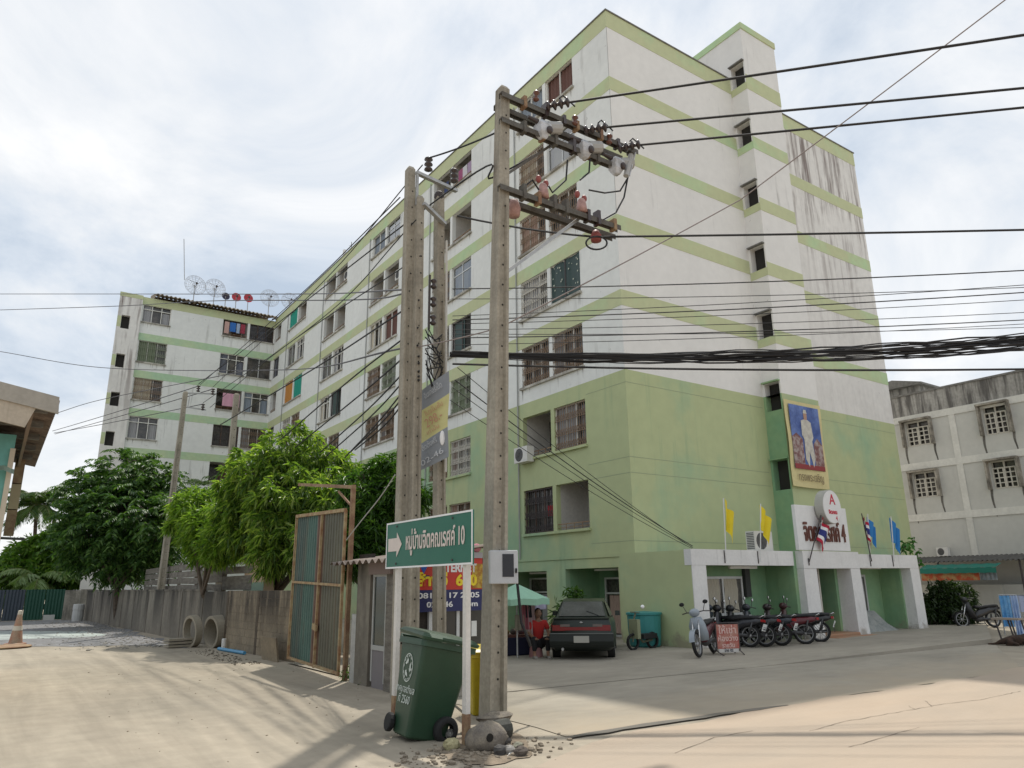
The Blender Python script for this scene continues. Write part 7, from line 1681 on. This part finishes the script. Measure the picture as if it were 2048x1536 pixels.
def tree(name, label, cat, foot, els, nclus, per, L, W, lm, seed, mode='whorl', droop=.3, trunk_r=.16, crown='crown', shell=.6, group=None):
    rng = np.random.default_rng(seed); foot = Vector(foot); o = thing(name, label, cat, foot, 0, group)
    cp, cd = ell_points(rng, els, nclus, shell)
    if mode == 'whorl':
        n = len(cp) * per; idx = np.repeat(np.arange(len(cp)), per)
        d = cd[idx] * .55 + unit(rng.normal(size=(n, 3))) * .9 + np.array([0, 0, -droop * .6]); base = cp[idx] + rng.normal(size=(n, 3)) * .05
    else:                                                        # compound leaf: leaflets in pairs along a drooping stalk
        n = len(cp) * per; idx = np.repeat(np.arange(len(cp)), per); t = np.tile(np.arange(per) // 2 / (per / 2), len(cp)); side = np.tile(np.where(np.arange(per) % 2, 1.0, -1.0), len(cp))
        a = unit(cd + rng.normal(size=cd.shape) * .45 + np.array([0, 0, .1])); a[:, 2] *= .5; a = unit(a); sd_ = unit(np.cross(a, np.array([0, 0, 1.0]) + rng.normal(size=a.shape) * .2)); Ls = rng.uniform(.5, .95, len(cp))
        base = cp[idx] + a[idx] * (t * Ls[idx])[:, None] + np.array([0, 0, -1.0]) * (.42 * t ** 2 * Ls[idx])[:, None]
        d = sd_[idx] * side[:, None] + a[idx] * .45 + np.array([0, 0, -droop])
    me = leaf_mesh(crown, lm, base - np.array(foot), d, L, W, rng, droop); place(me, crown, o)
    b = MB(); r = random.Random(seed); hub = Vector(np.mean([e[:3] for e in els], 0)); hub.z = foot.z + (min(e[2] for e in els) - foot.z) * .55
    b.tube([foot, foot.lerp(hub, .5) + Vector((r.uniform(-.1, .1), r.uniform(-.1, .1), 0)), hub], trunk_r, 8, trunk_r * .7)
    for e in els:
        c = Vector(e[:3]); mid = hub.lerp(c, .5) + Vector((r.uniform(-.3, .3), r.uniform(-.3, .3), r.uniform(-.1, .3))); b.tube([hub, mid, c], trunk_r * .5, 6, trunk_r * .16)
        for k in range(4): q = c + Vector((r.uniform(-1, 1) * e[3], r.uniform(-1, 1) * e[4], r.uniform(-.6, .9) * e[5])) * .8; b.tube([mid, c.lerp(q, .5), q], trunk_r * .16, 5, .012)
    b.build('trunk', BARK, o); return o
def lob(px, py, rpx, dist, ky=1.0, kz=.85):
    c = od(px, py, dist); k = (c - CAM).length / F_PX * rpx; return (c.x, c.y, c.z, k, k * ky, k * kz)
MANGO = leafmat('mango_leaf', [(.06, .12, .026), (.11, .19, .038), (.19, .285, .055), (.33, .41, .11)], .34, .52)
MANGO_D = leafmat('mango_leaf_deep', [(.03, .075, .016), (.055, .125, .022), (.10, .19, .03)], .4, .38)
RAIN = leafmat('feathery_leaf', [(.028, .07, .02), (.045, .105, .026), (.08, .16, .036), (.13, .22, .055)], .45, .32)
m1 = [lob(585, 905, 62, 24), lob(530, 950, 70, 24), lob(640, 945, 68, 24.5), lob(590, 1000, 85, 23), lob(515, 1025, 58, 24), lob(655, 1020, 68, 22.5), lob(480, 985, 40, 24.5), lob(500, 1065, 46, 24.2), lob(470, 1035, 46, 25), lob(500, 1000, 48, 24.8), lob(545, 1105, 42, 22.5), lob(560, 1065, 50, 22.5), lob(700, 975, 50, 24), lob(635, 1080, 55, 21.5)]
tree('mango_tree', 'bright green mango tree with long drooping leaves behind the gate', 'tree', (od(570, 1150, 23.5).x, od(570, 1150, 23.5).y, 0), m1, 1500, 16, .29, .06, MANGO, 1, trunk_r=.17, droop=.45)
m2 = [lob(395, 1020, 46, 27.5), lob(372, 1050, 34, 28), lob(430, 1050, 50, 26.5), lob(412, 1080, 36, 27), lob(465, 1068, 44, 25), lob(440, 1095, 34, 25.5), lob(412, 1112, 26, 27)]
tree('mango_tree', 'lower yellowish mango crown hanging over the lane wall beside the grey pole', 'tree', (od(505, 1150, 26.5).x, od(505, 1150, 26.5).y, 0), m2, 640, 16, .29, .06, leafmat('mango_leaf_young', [(.085, .165, .028), (.15, .25, .04), (.26, .36, .07)], .36, .52), 2, trunk_r=.12)
m3 = [lob(735, 985, 52, 21), lob(755, 1035, 50, 20.5), lob(710, 1060, 52, 20.5), lob(800, 985, 48, 20.5), lob(835, 1000, 26, 20), lob(690, 1105, 48, 20), lob(752, 1085, 42, 20), lob(775, 945, 38, 21)]
tree('mango_tree', 'darker mango tree behind the kiosk and the pole pair', 'tree', (od(745, 1150, 21).x, od(745, 1150, 21).y, 0), m3, 800, 15, .28, .058, MANGO_D, 3, trunk_r=.14)
d1_ = [lob(250, 960, 58, 42), lob(190, 985, 48, 42), lob(300, 965, 45, 42), lob(240, 1045, 85, 41), lob(165, 1065, 40, 41), lob(312, 1040, 45, 39), lob(180, 1085, 44, 41.5), lob(265, 1095, 64, 41), lob(335, 1075, 34, 39), lob(225, 1115, 36, 42), lob(290, 1120, 34, 40)]
tree('feathery_tree', 'dark feathery leaved tree overhanging the far lane wall', 'tree', (od(250, 1150, 41.5).x, od(250, 1150, 41.5).y, 0), d1_, 1900, 16, .27, .10, RAIN, 4, mode='comp', droop=.35, trunk_r=.2)
tree('feathery_tree', 'small grey green tree top showing behind the lane pole', 'tree', (od(402, 1150, 36).x, od(402, 1150, 36).y, 0), [lob(405, 985, 34, 36), lob(385, 1010, 30, 36), lob(425, 1005, 26, 36)], 220, 16, .2, .06, leafmat('grey_green_leaf', [(.05, .085, .04), (.075, .12, .05)], .5, .3), 5, mode='comp', trunk_r=.12)
tree('roadside_shrub', 'mixed green shrubs behind the dark metal fence at the lane end', 'shrub', (od(110, 1165, 60).x, od(110, 1165, 60).y, 0), [lob(60, 1115, 38, 60), lob(105, 1105, 42, 60), lob(30, 1135, 34, 60), lob(85, 1150, 42, 59), lob(130, 1145, 40, 59), lob(118, 1070, 22, 61), lob(10, 1150, 34, 59)], 1000, 12, .5, .14, leafmat('shrub_leaf', [(.05, .12, .02), (.10, .20, .03), (.18, .28, .05)], .45, .4), 6, trunk_r=.12)
# palms
FROND = leafmat('palm_leaflet', [(.035, .085, .02), (.06, .12, .03), (.1, .14, .04)], .4, .25)
def palm(name, label, top, foot, n, Lf, ll, lm, seed, up=.5, trunk=True, wl=.04):
    rng = np.random.default_rng(seed); o = thing(name, label, 'palm', (foot[0], foot[1], 0)); top = Vector(top); f0 = Vector((foot[0], foot[1], 0)); r = random.Random(seed)
    if trunk: 
        b = MB(); b.tube([f0, f0.lerp(top, .5) + Vector((.15, 0, 0)), top], .17, 8, .12); b.build('trunk', BARK, o)
    K = 26
    for i in range(n):
        az = i * 2.399 + r.uniform(-.2, .2); el = r.uniform(-.35, up + .5); h = Vector((math.cos(az), math.sin(az), 0)); pts = []
        L_ = Lf * r.uniform(.8, 1.1); p = Vector(top - f0); a = el
        for k in range(K):
            pts.append(p.copy()); p = p + (h * math.cos(a) + Vector((0, 0, math.sin(a)))) * (L_ / K); a -= (1.5 + .4 * (el > .4)) / K
        sd_ = h.cross(Vector((0, 0, 1))); base, d = [], []
        for k in range(2, K):
            t = k / K
            for s in (-1, 1):
                for q in range(2):
                    base.append(pts[k] + (pts[k] - pts[k - 1]) * q * .5); d.append(sd_ * s + (pts[k] - pts[k - 1]).normalized() * .7 + Vector((0, 0, -.25)))
        lens = ll * np.sin(np.clip(np.repeat(np.arange(2, K) / K, 4) * 3.0 + .25, .2, 3.0))
        me = leaf_mesh('frond', lm, np.array([tuple(q) for q in base]), np.array([tuple(q) for q in d]), lens, wl, rng, .35, .1); fo = place(me, 'frond', o)
        b = MB(); b.tube(pts, .025, 5, .006); place(b.mesh('stalk', flat('palm_stalk', (.16, .17, .06), .6)), 'stalk', fo)
pt_ = od(73, 1015, 70)
palm('coconut_palm', 'tall coconut palm standing far behind the teal house', tuple(pt_), (pt_.x + .4, pt_.y), 26, 3.9, 1.0, FROND, 3, up=.9, wl=.09)
pt_ = od(78, 1160, 57.5); palm('arching_palm', 'low arching palm fronds leaning over the dark metal fence', tuple(pt_), (pt_.x, pt_.y), 16, 3.2, .85, leafmat('light_palm_leaflet', [(.14, .22, .08), (.24, .33, .14)], .35, .3), 5, up=.5, trunk=True, wl=.10)
# right hand bush, plants on the porch and by the car
bq = od(1890, 1225, 33.5)
tree('dark_bush', 'dark untrimmed bush in the gap beside the grey building', 'bush', (bq.x, bq.y, 0), [lob(1892, 1205, 36, 34, 1, .9), lob(1868, 1215, 22, 33.5), lob(1920, 1195, 26, 34.5), lob(1900, 1235, 40, 33.5, 1, .6), lob(1862, 1240, 20, 33)], 420, 14, .2, .07, leafmat('dark_bush_leaf', [(.02, .04, .012), (.035, .06, .018)], .5, .3), 8, trunk_r=.06)
pq = oy(1815, 1100, -2.5)
tree('wild_seedling', 'small wild fig seedling growing on the right end of the porch roof', 'plant', (pq.x, pq.y, 2.53), [(pq.x - .1, pq.y, 2.85, .15, .15, .1), (pq.x + .15, pq.y, 3.0, .16, .15, .14), (pq.x + .35, pq.y - .1, 2.45, .14, .1, .25)], 16, 6, .2, .12, leafmat('fig_leaf', [(.05, .16, .03), (.08, .22, .05)], .4, .35), 9, trunk_r=.015)
pq = gz(1118, 1290); hp = od(1118, 1225, 21.2)
tree('potted_plant', 'spiky dark potted plant left of the car roof', 'plant', (hp.x, hp.y, .0), [(hp.x, hp.y, hp.z, .2, .2, .22)], 26, 6, .3, .035, MANGO_D, 10, trunk_r=.02)
hp = od(1148, 1192, 22.4)
tree('potted_plant', 'taller dark plant at the edge of the side entrance behind the car', 'plant', (hp.x, hp.y, .0), [(hp.x, hp.y, hp.z, .16, .16, .3)], 30, 6, .2, .06, MANGO_D, 11, trunk_r=.02)
for k, (px, py, lab) in enumerate(((701, 1362, 'small weed tuft at the foot of the kiosk by the gate'), (735, 1370, 'weed tuft at the foot of the kiosk pillar'))):
    c = gz(px, py); tree('weed_tuft', lab, 'weed', (c.x + .1, c.y + .1, 0), [(c.x + .1, c.y + .1, .12, .2, .15, .12)], 40, 6, .1, .03, MANGO_D, 20 + k, trunk_r=.01)
sky_dome_done = True
